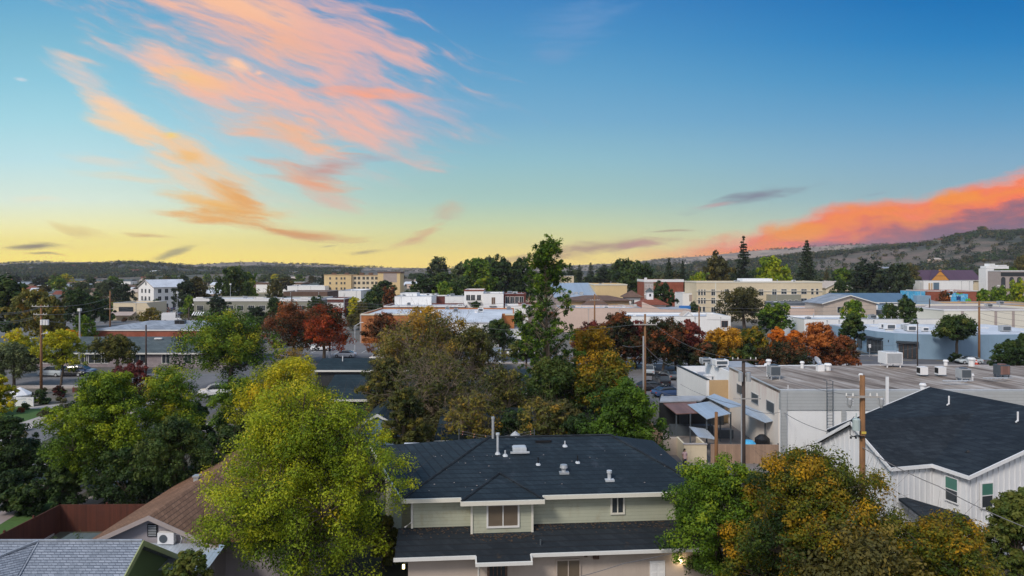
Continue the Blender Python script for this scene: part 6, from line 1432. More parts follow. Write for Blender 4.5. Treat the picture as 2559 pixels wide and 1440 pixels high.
tree_at(2390, 131.5, 797, 108, 'greendark', 84, 'round dark green street tree in front of the blue-grey corner building', cb=4.4, lobes=11, clumps=17, per=48, leaf=.26, tint=.5, trunk=.25)
tree_at(2530, 108, 852, 90, 'greendark', 85, 'dark green bushy tree at the right edge beyond the streaked roof', cb=.8, lobes=9, clumps=16, per=50, leaf=.22, tint=.5)
tree_at(2560, 122, 830, 50, 'greendark', 86, 'small dark tree behind the bushy one at the right edge', cb=1.5, lobes=7, clumps=14, per=40, leaf=.24, tint=.6)
tree_at(2388, 131, 886, 34, 'greendark', 87, 'low clipped shrub round the foot of the round street tree', cb=.1, lobes=6, clumps=12, per=30, leaf=.2, tint=.2, nm='shrub', cat='shrub', trunk=.06)
tree_at(1862, 200, 727, 118, 'olive', 88, 'dusky olive round tree in front of the cream three-storey building', cb=3, lobes=12, clumps=16, per=36, leaf=.4, tint=.35)
tree_at(1940, 172, 764, 92, 'green', 89, 'green tree below the right half of the cream three-storey building', cb=2, lobes=9, clumps=16, per=36, leaf=.34, tint=.25)
tree_at(1330, 150, 810, 60, 'greendark', 90, 'dark tree beside the white block behind the slender tall tree', cb=2, lobes=7, clumps=14, per=34, leaf=.3, tint=.4)

# ---- a small nursery of distant tree shapes, copied with their trunks
protos = {}
def proto(key, fn):
    e, to, co = fn(); 
    me_t, me_c = to.data, co.data
    bpy.data.objects.remove(to); bpy.data.objects.remove(co)
    protos[key] = (me_t, me_c)
for k in range(5):
    proto('round%d' % k, lambda k=k: make_tree('t', 1.0, [.95, 1.1, .8, 1.25, 1.0][k], .12, 200 + k, 'green', lobes=11, clumps=13, per=24, leaf=.040, trunk=.022, twigs=False, tvar=.2, lobe_r=.40, depth=[.9, 1.0, .8, 1.1, .9][k]))
proto('tall', lambda: make_tree('t', 1.0, .5, .14, 211, 'green', lobes=14, clumps=12, per=18, leaf=.028, trunk=.016, twigs=True, tvar=.2, lobe_r=.5))
proto('cone', lambda: make_conifer(212, tiers=24, per=9, leaf=.020, base=.06, slim=.42))
proto('fir', lambda: make_conifer(213, tiers=26, per=9, leaf=.016, base=.08, slim=.34, gap=.22, irregular=.4, power=.9))
proto('cypress', lambda: make_conifer(214, tiers=22, per=10, leaf=.018, base=.03, slim=.22, gap=.02, irregular=.15, power=.5))
def far_tree(px, Y, top, wpx, kind, mat, label, group=None, ry=None, zbase=0, nm=None, bark='bark'):
    me_t, me_c = protos[kind]; h = Z(top, Y) - zbase
    w = wpx * Y / F * (1.0 if kind in ('cone', 'fir', 'cypress') else 1.25); wn = {'round0': .95, 'round1': 1.1, 'round2': .8, 'round3': 1.25, 'round4': 1.0, 'tall': .5, 'cone': .42, 'fir': .34, 'cypress': .22}[kind]
    e = empty(nm or ('conifer_tree' if kind in ('cone', 'fir', 'cypress') else 'tree'), (X(px, Y), Y, zbase), rng.uniform(0, 6.28) if ry is None else ry, label, 'tree', group)
    sx = w / wn
    for n_, me in (('trunk', me_t), ('crown', me_c)):
        o = link(n_, me, e); o.scale = (sx, sx, h)
        if n_ == 'crown':
            o.material_slots[0].link = 'OBJECT'; o.material_slots[0].material = LM[mat]
    return e
RK = ['round0', 'round1', 'round2', 'round3', 'round4']
named = [
 (1858, 300, 590, 62, 'fir', 'blackgreen', 'tallest dark redwood standing above the cream three-storey building'),
 (2016, 310, 601, 58, 'cone', 'blackgreen', 'pointed dark redwood right of the tallest one'),
 (1795, 290, 637, 80, 'round0', 'olive', 'brownish dark round tree left of the tallest redwood'), (1924, 285, 644, 100, 'round1', 'lime', 'bright green broad tree between the two redwoods'),
 (1094, 330, 638, 56, 'tall', 'greygreen', 'airy grey-green tree at the left end of the tall grove'), (1150, 320, 655, 70, 'round2', 'greygreen', 'airy second tree of the tall grove'),
 (1190, 300, 648, 110, 'round1', 'green', 'yellow-green dome in the middle of the tall grove'), (1255, 310, 645, 90, 'round0', 'greendark', 'dark dome in the tall grove right of the yellow-green one'), (1300, 315, 648, 80, 'round4', 'greendark', 'right end of the tall grove next to the slender tree'),
 (1225, 320, 640, 60, 'round2', 'greygreen', 'topmost small dome of the tall grove'), (1110, 300, 680, 90, 'round3', 'greendark', 'low dark tree at the foot of the tall grove'), (1060, 300, 690, 80, 'round0', 'greendark', 'dark low tree right of the far hotel'),
 (1165, 270, 690, 70, 'round4', 'greendark', 'dark rounded tree below the tall grove'), (1110, 265, 705, 60, 'round1', 'green', 'small light green tree below the tall grove'),
 (1555, 330, 646, 95, 'round3', 'greendark', 'broad dark tree right of the slender tree on the skyline'), (1600, 320, 655, 70, 'round4', 'greendark', 'dark rounded tree beside the red brick cornice building'), (1510, 380, 662, 50, 'cypress', 'blackgreen', 'thin dark tree behind the yellow theatre'),
 (1425, 420, 658, 22, 'cypress', 'blackgreen', 'first thin dark spire behind the theatre'), (1448, 420, 662, 20, 'cypress', 'blackgreen', 'second thin dark spire behind the theatre'), (1476, 420, 657, 22, 'cypress', 'blackgreen', 'third thin dark spire behind the theatre'),
 (1672, 300, 646, 40, 'cone', 'blackgreen', 'dark conifer, left one of the pair behind the red brick building'), (1706, 305, 652, 34, 'cone', 'blackgreen', 'dark conifer, right one of the pair behind the red brick building'),
 (1656, 240, 708, 66, 'round0', 'greendark', 'dark green tree in front of the red brick cornice building'), (1748, 330, 682, 44, 'round1', 'lime', 'pale yellow-green tree left of the cream three-storey building'),
 (2170, 320, 655, 90, 'round0', 'blackgreen', 'large dark tree behind the blue-grey roof'), (2110, 330, 668, 50, 'round2', 'green', 'lighter green tree behind the pale yellow hall'), (2240, 310, 658, 80, 'round3', 'blackgreen', 'large dark tree left of the purple-roofed building'),
 (2100, 245, 700, 50, 'round4', 'greendark', 'green tree beside the pale yellow hall'), (2135, 175, 752, 66, 'round1', 'green', 'light green tree in front of the tan gabled hall'), (2268, 172, 744, 62, 'round0', 'greendark', 'dark green tree in front of the blue-grey roof'), (2225, 176, 757, 50, 'round3', 'greendark', 'dark low tree left of the one before the blue-grey roof'),
 (2362, 235, 728, 44, 'round1', 'rust', 'reddish small tree in front of the blue mural'), (2455, 230, 722, 40, 'round2', 'green', 'green tree between the mural wall and the stone building'), (2500, 235, 716, 50, 'round4', 'green', 'green tree below the arched windows'), (2545, 240, 702, 50, 'round0', 'lime', 'yellow-green tree at the right edge before the stone building'),
 (22, 175, 696, 130, 'round0', 'greendark', 'large dark tree at the left edge on the valley floor'), (95, 165, 722, 110, 'round3', 'brown', 'bare brown tree right of the large dark one at the left edge'), (130, 150, 742, 90, 'round1', 'brown', 'thin brownish tree behind the left utility pole'),
 (190, 200, 722, 70, 'round4', 'greendark', 'dark tree behind the left street light'), (225, 210, 735, 80, 'round0', 'greendark', 'dark tree left of the solar-panel building'), (262, 225, 745, 40, 'round2', 'greendark', 'narrow dark tree against the solar-panel building'), (205, 150, 790, 60, 'round1', 'green', 'low green tree beside the left street light'),
 (310, 290, 712, 50, 'round4', 'blackgreen', 'dark tree just left of the white gabled building'), (461, 280, 702, 60, 'round0', 'blackgreen', 'dark tree just right of the white gabled building'), (492, 285, 690, 50, 'round2', 'olive', 'brownish tree between the gabled and olive-grey buildings'),
 (575, 290, 665, 84, 'round3', 'greendark', 'tall dark green tree behind the olive-grey building'), (620, 300, 682, 60, 'round1', 'green', 'green tree right of the tall dark one'), (545, 240, 742, 58, 'round0', 'blackgreen', 'round very dark tree in front of the olive-grey building'),
 (690, 270, 697, 40, 'round2', 'olive', 'small olive tree beside the low white roofs'), (640, 235, 768, 52, 'round4', 'blackgreen', 'dark tree before the middle of the olive-grey building'), (684, 232, 745, 50, 'round1', 'greendark', 'dark tree before the right half of the olive-grey building'),
 (470, 245, 738, 26, 'round2', 'green', 'small green street tree at the left corner of the olive-grey building'), (391, 255, 748, 24, 'round4', 'greendark', 'small dark street tree in front of the white gabled building'), (375, 200, 768, 48, 'round3', 'brown', 'orange-brown tree in front of the slanted end wall'),
 (790, 245, 742, 50, 'round0', 'greendark', 'dark green tree right of the olive-grey building'), (720, 190, 765, 60, 'round1', 'greendark', 'dark crown behind the vivid red pair'), (640, 180, 790, 70, 'round3', 'greendark', 'dark crown between the broad yellow-green tree and the red pair'),
 (882, 235, 742, 34, 'round2', 'yellow', 'small bright yellow tree by the white shops'), (905, 225, 755, 40, 'round4', 'olive', 'olive tree under the bright yellow one'), (935, 230, 728, 70, 'round1', 'greendark', 'green tree left of the white downtown roofs'), (972, 240, 718, 44, 'round0', 'rust', 'rust-coloured tree left of the white downtown roofs'),
 (960, 330, 700, 60, 'round2', 'greendark', 'palm-like dark tree in front of the far hotel'), (882, 200, 785, 52, 'round3', 'olive', 'dusky tree behind the angled street light'), (1190, 215, 752, 30, 'round2', 'greendark', 'small tree beside the Spanish style block'),
 (508, 185, 790, 60, 'round1', 'olive', 'olive tree at the right end of the grey shingle roof'), (1290, 170, 785, 40, 'round4', 'greendark', 'small dark tree between the orange hall and the slender tree'), (1735, 205, 757, 36, 'round0', 'greendark', 'dark green tree beside the blue awning'),
 (2275, 325, 662, 60, 'round4', 'olive', 'dark tree at the left end of the purple roof'), (2560, 400, 640, 60, 'round1', 'olive', 'tall tree at the right edge behind the stone building'),
]
for (px, Y, top, w, kind, mat, lb) in named: far_tree(px, Y, top, w, kind, mat, lb)
# belts of trees across the valley
belts = [
 ('trees scattered on the valley floor at the left', -60, 700, 330, 1000, 58, (7, 13), 'mid-sized tree among scattered houses on the far valley floor at the left'),
 ('trees in the distance behind the far hotel', 640, 1100, 450, 1050, 26, (8, 14), 'distant tree around the far hotel'),
 ('trees in the belt behind downtown', 1300, 1780, 360, 900, 34, (10, 17), 'distant tree in the dark belt behind the theatre and red brick building'),
 ('trees in the belt below the right-hand hill', 1760, 2640, 380, 700, 62, (11, 19), 'distant tree in the dense belt below the right-hand hill')]
for bi, (grp, pa, pb, Ya, Yb, n_, (ha, hb), lb) in enumerate(belts):
    r = random.Random(90 + bi)
    for i in range(n_):
        Y = Ya * (Yb / Ya) ** r.random(); px = r.uniform(pa, pb); h = r.uniform(ha, hb); kind = r.choice(RK + RK + (['cone'] if bi > 1 else ['round0']))
        mt = r.choice(['greendark', 'greendark', 'blackgreen', 'olive', 'green', 'greygreen']) if bi else r.choice(['greendark', 'olive', 'green', 'yellow', 'greygreen', 'blackgreen'])
        w = h * r.uniform(.8, 1.25) * (.45 if kind == 'cone' else 1)
        nm_ = {'greendark': 'dark green', 'blackgreen': 'blackish', 'olive': 'olive', 'green': 'mid green', 'greygreen': 'grey-green', 'yellow': 'yellow'}[mt]
        far_tree(px, Y, HY - (h - H) / Y * F, w / Y * F, kind, mt, lb.replace('tree', nm_ + (' conifer' if kind == 'cone' else ' tree'), 1), grp + ', ' + nm_ + (' conifers' if kind == 'cone' else ''))
# ---- woods and scrub on the hills: too many to count
def scrub(name, zat, n_, pxr, Yr_, hr, mats, seed, dens=None, per=26):
    r = random.Random(seed); parts_ = {m_: ([], [], []) for m_ in mats}
    for i in range(n_):
        px = r.uniform(*pxr); Y = r.uniform(*Yr_); x = X(px, Y)
        if dens and dens(px, Y, x) < r.random(): continue
        z = zat(x, Y); h = r.uniform(*hr); m_ = r.choice(mats); c, rd, tt = parts_[m_]
        t_ = r.uniform(.2, .6)
        for k in range(3):
            c.append((x + r.gauss(0, .3) * h, Y + r.gauss(0, .3) * h, z + h * (.35 + .2 * k * .5))); rd.append(h * r.uniform(.35, .5)); tt.append(t_)
    for m_, (c, rd, tt) in parts_.items():
        if not c: continue
        me = leaf_mesh(name, c, rd, tt, per, (hr[0] + hr[1]) / 2 * .22, seed, .8, .5, 1.3, .12); me.materials.append(LM[m_])
        o = link(name, me); tag(o, kind='stuff')
def wav(x, Y, s_): return .5 + .5 * math.sin(x * s_ + 1.3 * math.sin(Y * s_ * 1.7)) * math.cos(Y * s_ * 1.3 + math.sin(x * s_ * .7))
scrub('hillside_trees', z_right, 6500, (1500, 2700), (720, 1480), (5, 13), ['greendark', 'blackgreen', 'olive'], 1, lambda px, Y, x: .16 + .84 * (wav(x, Y, .009) > .46) + (.7 if Y < 950 else 0), per=16)
scrub('hillside_trees', z_right, 260, (1500, 2700), (1480, 1520), (4, 9), ['blackgreen', 'olive'], 2, lambda px, Y, x: .8 if 2380 < px else .08, per=16)
scrub('hillside_trees', z_left, 4200, (-200, 900), (1120, 1720), (6, 12), ['blackgreen', 'greendark', 'olive'], 3, lambda px, Y, x: .9 * (wav(x, Y, .008) > .3) + .1, per=12)
scrub('far_woodland', z_leftfar, 3000, (-200, 1700), (2300, 3150), (7, 13), ['blackgreen', 'olive', 'brown'], 4, lambda px, Y, x: .8 * (wav(x, Y, .005) > .45), per=10)
scrub('far_woodland', z_leftfar, 1700, (1600, 2600), (2300, 3150), (7, 12), ['blackgreen', 'olive'], 5, lambda px, Y, x: .7 * (wav(x, Y, .005) > .5), per=10)
scrub('valley_scrub', lambda x, Y: 0, 2600, (-200, 2700), (420, 1150), (2.5, 6), ['greendark', 'olive', 'blackgreen', 'green'], 6, lambda px, Y, x: (.10 if px < 900 else .35) + .6 * (wav(x, Y, .02) > (.62 if px < 900 else .5)), per=14)
scrub('valley_scrub', lambda x, Y: 0, 900, (-100, 2650), (230, 420), (1.5, 4), ['greendark', 'olive', 'green', 'rust'], 7, None, per=22)
scrub('ground_shrubs', lambda x, Y: 0, 420, (-60, 2600), (52, 100), (.5, 1.6), ['greendark', 'olive', 'green'], 8, lambda px, Y, x: 0 if (-50 < x < -30 and True) or (x > 14) else .8, per=60)

tree_at(965, 78, 895, 140, 'brown', 420, 'thin olive tree between the dark teal roofs and the bare-branched tree', cb=1.0, **(B | dict(per=34)), tint=.35, tvar=.25)
tree_at(1015, 60, 965, 130, 'brown', 421, 'olive-brown tree just right of the small blue gable', cb=.8, **(B | dict(per=40)), tint=.3, tvar=.25)
tree_at(1893, 35.5, 1150, 130, 'amber', 422, 'olive tree joining the bright green tree and the large orange one', cb=.8, lobes=12, clumps=22, per=95, leaf=.09, tint=.32, tvar=.2, depth=4.5)
# understorey between the near trees
for i, (px, Y, top, w, mt, lb) in enumerate([(150, 50.5, 1165, 105, 'greendark', 'dark bush between the lawn strip and the lumpy bright green tree'), (52, 50, 1222, 95, 'greendark', 'dark bush just beyond the lawn strip by the red fence'), (170, 56, 1100, 130, 'greendark', 'dark lower bush at the foot of the lumpy bright green tree, street side'), (330, 51, 1120, 200, 'greendark', 'wide dark bush under the lumpy bright green tree'), (490, 62, 1000, 90, 'greendark', 'dark bush beside the side street under the yellow-tipped tree'),
   (560, 56, 1060, 130, 'greendark', 'dark bush right of the side street behind the brown roof'), (880, 47, 1100, 150, 'greendark', 'dark bush behind the right shoulder of the big yellow-green tree'), (1010, 72, 980, 120, 'olive', 'dusky bush left of the bare-branched brown tree'),
   (1130, 68, 1030, 160, 'olive', 'dusky undergrowth below the bare-branched brown tree'), (1290, 64, 1035, 140, 'greendark', 'dark undergrowth left of the slender tall tree foot'), (1450, 60, 1040, 130, 'greendark', 'dark undergrowth beside the dark green round tree'), (960, 41, 1290, 90, 'brown', 'thin brownish bush against the left wall of the sage green house')]):
    tree_at(px, Y, top, w, mt, 400 + i, lb, cb=.2, lobes=8, clumps=16, per=50, leaf=.16, tint=.35, cat='shrub', nm='shrub')

# ------------------------------------------------------------------ far houses
def far_house(px, Y, w, d, h, wall, roof, label, group, rot=0, z0=0, pitch=.35):
    e = empty('house', (X(px, Y), Y, z0), rot, label, 'house', group)
    MB().box(-w/2, w/2, 0, d, -1.5, h).build('wall', M[wall], e)
    zr = h + d / 2 * pitch; q = MB()
    q.slab([(-w/2 - .4, -.4, h - .1), (w/2 + .4, -.4, h - .1), (w/2 + .4, d/2, zr), (-w/2 - .4, d/2, zr)], .15); q.slab([(w/2 + .4, d + .4, h - .1), (-w/2 - .4, d + .4, h - .1), (-w/2 - .4, d/2, zr), (w/2 + .4, d/2, zr)], .15)
    q.build('roof', M[roof], e)
    q = MB()
    for i in range(int(w / 4)): q.box(-w/2 + 1.5 + i * 3.6, -w/2 + 2.9 + i * 3.6, -.05, 0, 1.0, 2.3)
    q.build('window_band', M['glass'], e)
cl_ = {'cream': 'cream', 'white_wall': 'white', 'stucco_low': 'beige', 'pinkish': 'pinkish', 'tan': 'tan', 'olive': 'olive'}
rl_ = {'tile_brown': 'brown', 'shingle_grey_far': 'grey', 'stucco_low': 'pale', 'white_roof': 'white', 'shingle_slate': 'slate', 'tile_red': 'red'}
def scatter_houses(n_, pr, Yr_, seed, where, zf=lambda x, Y: 0, sz=(10, 18), hs=(2.8, 5.5)):
    r = random.Random(seed)
    for i in range(n_):
        Y = Yr_[0] * (Yr_[1] / Yr_[0]) ** r.random(); px = r.uniform(*pr); wl = r.choice(list(cl_)); rf = r.choice(list(rl_))
        lb = 'small %s house with a %s roof %s' % (cl_[wl], rl_[rf], where)
        far_house(px, Y, r.uniform(*sz), r.uniform(8, 13), r.uniform(*hs), wl, rf, lb, lb.replace('small ', '').replace('house', 'houses'), r.uniform(-.5, .5), zf(X(px, Y), Y))
scatter_houses(46, (-40, 640), (330, 950), 1, 'on the far valley floor at the left')
scatter_houses(16, (620, 1060), (480, 1000), 2, 'in the distance around the far hotel')
scatter_houses(16, (1380, 2250), (380, 640), 3, 'in the tree belt behind downtown')
scatter_houses(12, (2050, 2640), (380, 620), 4, 'below the right-hand hill')
scatter_houses(9, (1540, 2640), (950, 1450), 5, 'high on the right-hand hillside', z_right, (14, 24), (3, 6))
scatter_houses(16, (0, 900), (1250, 1700), 6, 'on the wooded left hill', z_left, (12, 26), (3, 6))
for px, Y, w, h, lb in ((2488, 1490, 40, 9, 'pale hilltop house with a red roof at the upper right'), (2450, 1495, 20, 5, 'low hilltop house left of the red-roofed one'), (2405, 1490, 16, 5, 'small hilltop house beside the ridge trees')):
    far_house(px, Y, w, 14, h, 'pinkish', 'tile_red' if w == 40 else 'stucco_low', lb, None, 0, z_right(X(px, Y), Y))
far_tree(2390, 1480, 582, 24, 'round3', 'olive', 'yellowish tree cluster on the crest left of the hilltop houses', zbase=z_right(X(2390, 1480), 1480) - 2)
far_tree(2453, 1500, 566, 34, 'round1', 'amber', 'golden tall tree on the hilltop crest', zbase=z_right(X(2453, 1500), 1500) - 2)

# ------------------------------------------------------------------ poles and wires
def upole(px, Y, top, label, r0=.15, mat='wood_dark', arms=(), extras=None, group=None, name='utility_pole', cat='utility pole'):
    h = Z(top, Y); e = empty(name, (X(px, Y), Y, 0), 0, label, cat, group)
    MB().tube([(0, 0, -.2), (0, 0, h * .5), (0, 0, h)], [r0 * 1.15, r0, r0 * .85], 10).build('pole', M[mat], e, smooth_=True)
    for (apy, half, am) in arms:
        z = Z(apy, Y); MB().box(-half, half, -r0 - .1, -r0 + .02, z - .06, z + .06).build('crossarm', M[am], e)
        q = MB()
        for k in (-1, -.55, .55, 1): q.cyl(k * half * .94, -r0 - .04, z + .06, z + .22, .045, .03, 8)
        q.build('insulator', M['trim'], e)
    return e, h
# the near pole
e, h = upole(2155, 36, 938, 'thick brown wooden utility pole in front of the white farmhouse', .155, 'wood_pole')
z = Z(990, 36)
MB().box(-.95, .95, -.28, -.17, z - .05, z + .05).build('crossarm', M['wood_grey'], e)
for sx, nm_ in ((-.78, 0), (.88, 1)):
    q = MB().cyl(sx, -.22, z - .42, z - .12, .1, .12, 10).cyl(sx, -.22, z - .12, z - .05, .13, .1, 10).cyl(sx, -.22, z - .58, z - .42, .05, .1, 8).tube([(sx - .16, -.22, z - .08), (sx - .2, -.22, z - .3), (sx - .06, -.22, z - .5)], .02, 5)
    for k in range(3): q.cyl(sx + .17, -.22, z - .45 + k * .12, z - .38 + k * .12, .06, .04, 8)
    q.tube([(sx, -.22, z - .06), (sx + .17, -.22, z - .06), (sx + .17, -.22, z - .4)], .02, 5)
    q.build('cutout_fuse', M['metal'], e)
q = MB()
for k in (-.95, -.6, .3, .66): q.cyl(k, -.22, z + .05, z + .2, .045, .03, 8)
q.build('insulator', M['trim'], e)
q = MB().cyl(-.38, -.12, Z(1074, 36), Z(1048, 36), .19, n=14).cyl(-.38, -.12, Z(1048, 36), Z(1045, 36), .2, .16, 14).cyl(-.38, -.12, Z(1045, 36), Z(1032, 36), .05, .03, 8); q.build('transformer', plain('transformer_grey', (.42, .50, .50, 1), .5, .06), e, smooth_=False)
z2 = Z(1090, 36)
q = MB().tube([(-.5, -.15, Z(1040, 36)), (-.72, -.15, Z(1050, 36)), (-.72, -.15, z2 + .1), (-.5, -.2, z2), (0, -.2, z2 + .05)], .02, 5).tube([(-.75, -.2, z2 - .02), (-.4, -.24, z2 + .1), (.1, -.24, z2)], .025, 5)
for k in (-.72, -.45, -.2): q.cyl(k, -.22, z2 - .08, z2 + .04, .05, .05, 8)
q.build('jumper_cable', M['black'], e)
MB().box(-.12, .12, -.17, -.15, Z(1083, 36), Z(1077, 36)).build('pole_tag', paint_y, e)
MB().cyl(0, 0, h - .05, h + .02, .05, n=6).build('pole_bolt', M['metal'], e)
# second pole, dark, in front of the warehouse corner
e, h2 = upole(1858, 53, 903, 'dark wooden utility pole with crossarm at the corner of the patio', .15, 'wood_dark', [(899, .95, 'wood_dark')])
MB().tube([(-.2, -.14, 0), (-.2, -.14, 8.3)], .05, 6).build('conduit', M['metal'], e)
q = MB().cyl(-.3, -.25, 9.3, 10.0, .17, n=10).cyl(.3, -.25, 9.3, 10.0, .17, n=10); q.build('transformer', M['metal'], e)
MB().box(-.8, 1.3, -.18, -.1, 7.9, 7.98).build('lower_crossarm', M['wood_grey'], e)
upole(1790, 57, 1030, 'short bare orange-brown pole beside the patio', .15, 'wood_pole')
e, h3 = upole(1612, 75, 785, 'tall pole with one long pale crossarm and a metal lower sleeve, right of centre', .13, 'wood_pole', [(811, 1.28, 'wood_grey')])
MB().tube([(-.2, -.1, 0), (-.2, -.1, Z(840, 75))], .09, 8).build('sleeve', M['metal'], e)
upole(2447, 130, 752, 'brown utility pole beside the silver car at the right', .2, 'wood_pole', [(765, 1.1, 'wood_grey')])
upole(2293, 124, 806, 'thin pale street pole in front of the right shopfront', .1, 'wood_dark')
upole(2323, 182, 746, 'thin dark pole before the low white building', .15, 'wood_dark')
upole(1486, 172, 735, 'brown utility pole in front of the pink parapet building', .2, 'wood_pole', [(750, 1.2, 'wood_grey')])
e, h = upole(103, 98, 762, 'utility pole with two crossarms and white transformers at the left', .17, 'wood_pole', [(766, 1.2, 'wood_grey'), (786, .95, 'wood_grey')])
q = MB()
for k in (-.1, .35, .75): q.cyl(.3 + k, -.2, Z(812, 98), Z(799, 98), .19, n=10)
q.build('transformer', M['white'], e); MB().tube([(.1, -.1, Z(835, 98)), (.9, -.1, Z(832, 98))], .05, 5).cyl(.9, -.1, Z(834, 98), Z(829, 98), .12, n=8).build('side_arm', M['trim'], e)
upole(275, 190, 727, 'brown pole behind the grey shingle roof', .2, 'wood_pole', [(772, 1.5, 'wood_grey')])
upole(365, 116, 812, 'bare dark pole in front of the lilac brick building', .14, 'wood_dark')
upole(729, 215, 738, 'dark pole behind the vivid red trees', .2, 'wood_dark')
upole(1747, 150, 765, 'short red-brown pole above the golden tree', .16, 'wood_pole')
upole(472, 200, 768, 'dark short pole by the striped awning', .18, 'wood_dark')
def lightpole(px, Y, top, label, arm=0, r0=.09, group=None):
    h = Z(top, Y); e = empty('street_lamp', (X(px, Y), Y, 0), 0, label, 'street lamp', group)
    MB().tube([(0, 0, 0), (0, 0, h)], [r0 * 1.2, r0 * .7], 8).build('pole', M['metal'], e)
    if arm: MB().tube([(0, 0, h), (arm, 0, h + abs(arm) * .6)], .05, 6).build('arm', M['metal'], e); MB().box(-.4, .4, -.15, .15, -.06, .08).build('lamp_head', M['trim'], e, (arm * 1.2, 0, h + abs(arm) * .65))
    else: MB().box(-.25, .25, -.25, .25, 0, .5).build('lamp_head', M['trim'], e, (0, 0, h))
lightpole(199, 120, 778, 'plain grey street lamp at the end of the grey shingle roof', 0, .16)
lightpole(443, 225, 734, 'tall street lamp right of the white gabled building')
lightpole(576, 260, 712, 'tall street lamp above the olive-grey building')
lightpole(860, 200, 737, 'tall white street lamp left of the yellow tree', 0, .12)
lightpole(887, 150, 815, 'white street lamp with an angled arm at the left corner of the orange hall', 1.2, .13)
lightpole(2301, 240, 706, 'pale street lamp left of the mural'); lightpole(2376, 225, 742, 'short street lamp in front of the mural'); lightpole(2495, 238, 716, 'street lamp under the left arched window'); lightpole(2508, 240, 716, 'street lamp under the second arched window')
e = empty('signpost', (X(824, 138), 138, 0), 0, 'dark post with a white lower sleeve by the white sedan', 'signpost')
MB().cyl(0, 0, 1.3, 3.6, .2).build('post', M['dark'], e); MB().cyl(0, 0, 0, 1.3, .26).build('sleeve', M['white'], e)
e = empty('street_sign', (X(2173, 139.4), 139.4, 0), 0, 'small white sign on a post by the left shopfront', 'sign')
MB().cyl(0, 0, 0, 2.6, .05).build('post', M['metal'], e); MB().box(-.25, .25, -.1, -.06, 1.9, 2.6).build('panel', M['white'], e)
def wire(label, pts, r0=.02, sag=.5, name='overhead_wire', group=None, cat='wire', n=14):
    e_ = MB()
    for a, b_ in zip(pts[:-1], pts[1:]):
        a, b_ = Vector(a), Vector(b_); P = [a.lerp(b_, k / n) - Vector((0, 0, sag * 4 * (k / n) * (1 - k / n))) for k in range(n + 1)]
        e_.tube(P, r0, 5)
    o = e_.build(name, M['wire']); tag(o, label, cat, group)
wire('service cable from the brown pole sweeping down across the white farmhouse', [PY(2155, 1118, 35.8), PY(2345, 1215, 33.5), PY(2600, 1332, 30)], .022, .12)
wire('cable from the warehouse corner to the farmhouse gable', [PY(1960, 1032, 63.7), PY(2082, 1083, 50)], .025, .2)
wire('thick cable pair from the crossarm pole down to the white workshop', [PY(1613, 866, 74.8), PY(1693, 915, 91)], .04, .6)
wire('lower cable from the crossarm pole toward the patio', [PY(1613, 950, 74.8), PY(1700, 990, 80)], .03, .5)
wire('cable running left from the crossarm pole into the yellow tree', [PY(1611, 862, 74.8), PY(1556, 864, 82)], .03, .2)
wire('cable drooping from the distant brown pole to the crossarm pole', [PY(1487, 797, 171), PY(1520, 840, 120)], .05, .8)
wire('dark cable across the lower wall of the sage green house', [PY(1430, 1446, 34), PY(1560, 1408, 34.6), PY(1700, 1378, 36)], .018, .03)
wire('cable from the patio pole to the workshop wall', [PY(1858, 1016, 53), PY(1700, 960, 84)], .02, .3)
wire('cable from the patio pole up to the warehouse corner', [PY(1858, 1016, 53), PY(1950, 1030, 63.6)], .02, .3)
for k, (ya, yb) in enumerate(((766, 752), (768, 757), (786, 775), (790, 779))):
    wire('%s wire running left from the twin-crossarm pole' % ('topmost', 'second', 'third', 'lowest')[k], [PY(103, ya, 98), PY(-80, yb + 26, 60)], .022, .5)
for k, (ya, yb) in enumerate(((766, 742), (787, 760), (800, 800))):
    wire('%s wire from the twin-crossarm pole back to the brown pole' % ('upper', 'middle', 'lower')[k], [PY(103, ya, 98), PY(275, yb, 190)], .035, .8)
wire('wire from the brown pole over the grey shingle roof', [PY(275, 765, 190), PY(472, 772, 200)], .03, 1)
for k in range(3): wire('%s wire from the right-hand utility pole past the corner building' % ('upper', 'middle', 'lower')[k], [PY(2447, 768 + k * 14, 130), PY(2600, 790 + k * 14, 128)], .025, .4)
for k in range(3): wire('%s wire crossing mid-town from the pole behind the vivid red trees' % ('upper', 'middle', 'lower')[k], [PY(729, 745 + k * 7, 215), PY(1486, 742 + k * 8, 172)], .03, 2.2)
for k in range(2): wire('%s wire from the distant brown pole to the thin dark one' % ('upper', 'lower')[k], [PY(1486, 752 + k * 8, 172), PY(2323, 752 + k * 10, 182)], .03, 2.0)
wire('cable from the dark crossarm pole rising to the tall near pole', [PY(1858, 900, 53), PY(2155, 990, 36)], .014, .5)
wire('cable from the dark crossarm pole back to the pale crossarm pole', [PY(1850, 898, 53), PY(1635, 811, 75)], .014, .7)
wire('cable from the pale crossarm pole off through the brown trees to the left', [PY(1590, 811, 75), PY(1100, 800, 110)], .018, 1.2)
for k in range(2): wire('%s wire across the curved front of the corner building' % ('upper', 'lower')[k], [PY(2293, 852 + k * 16, 123.8), PY(2150, 862 + k * 14, 136)], .022, .5)

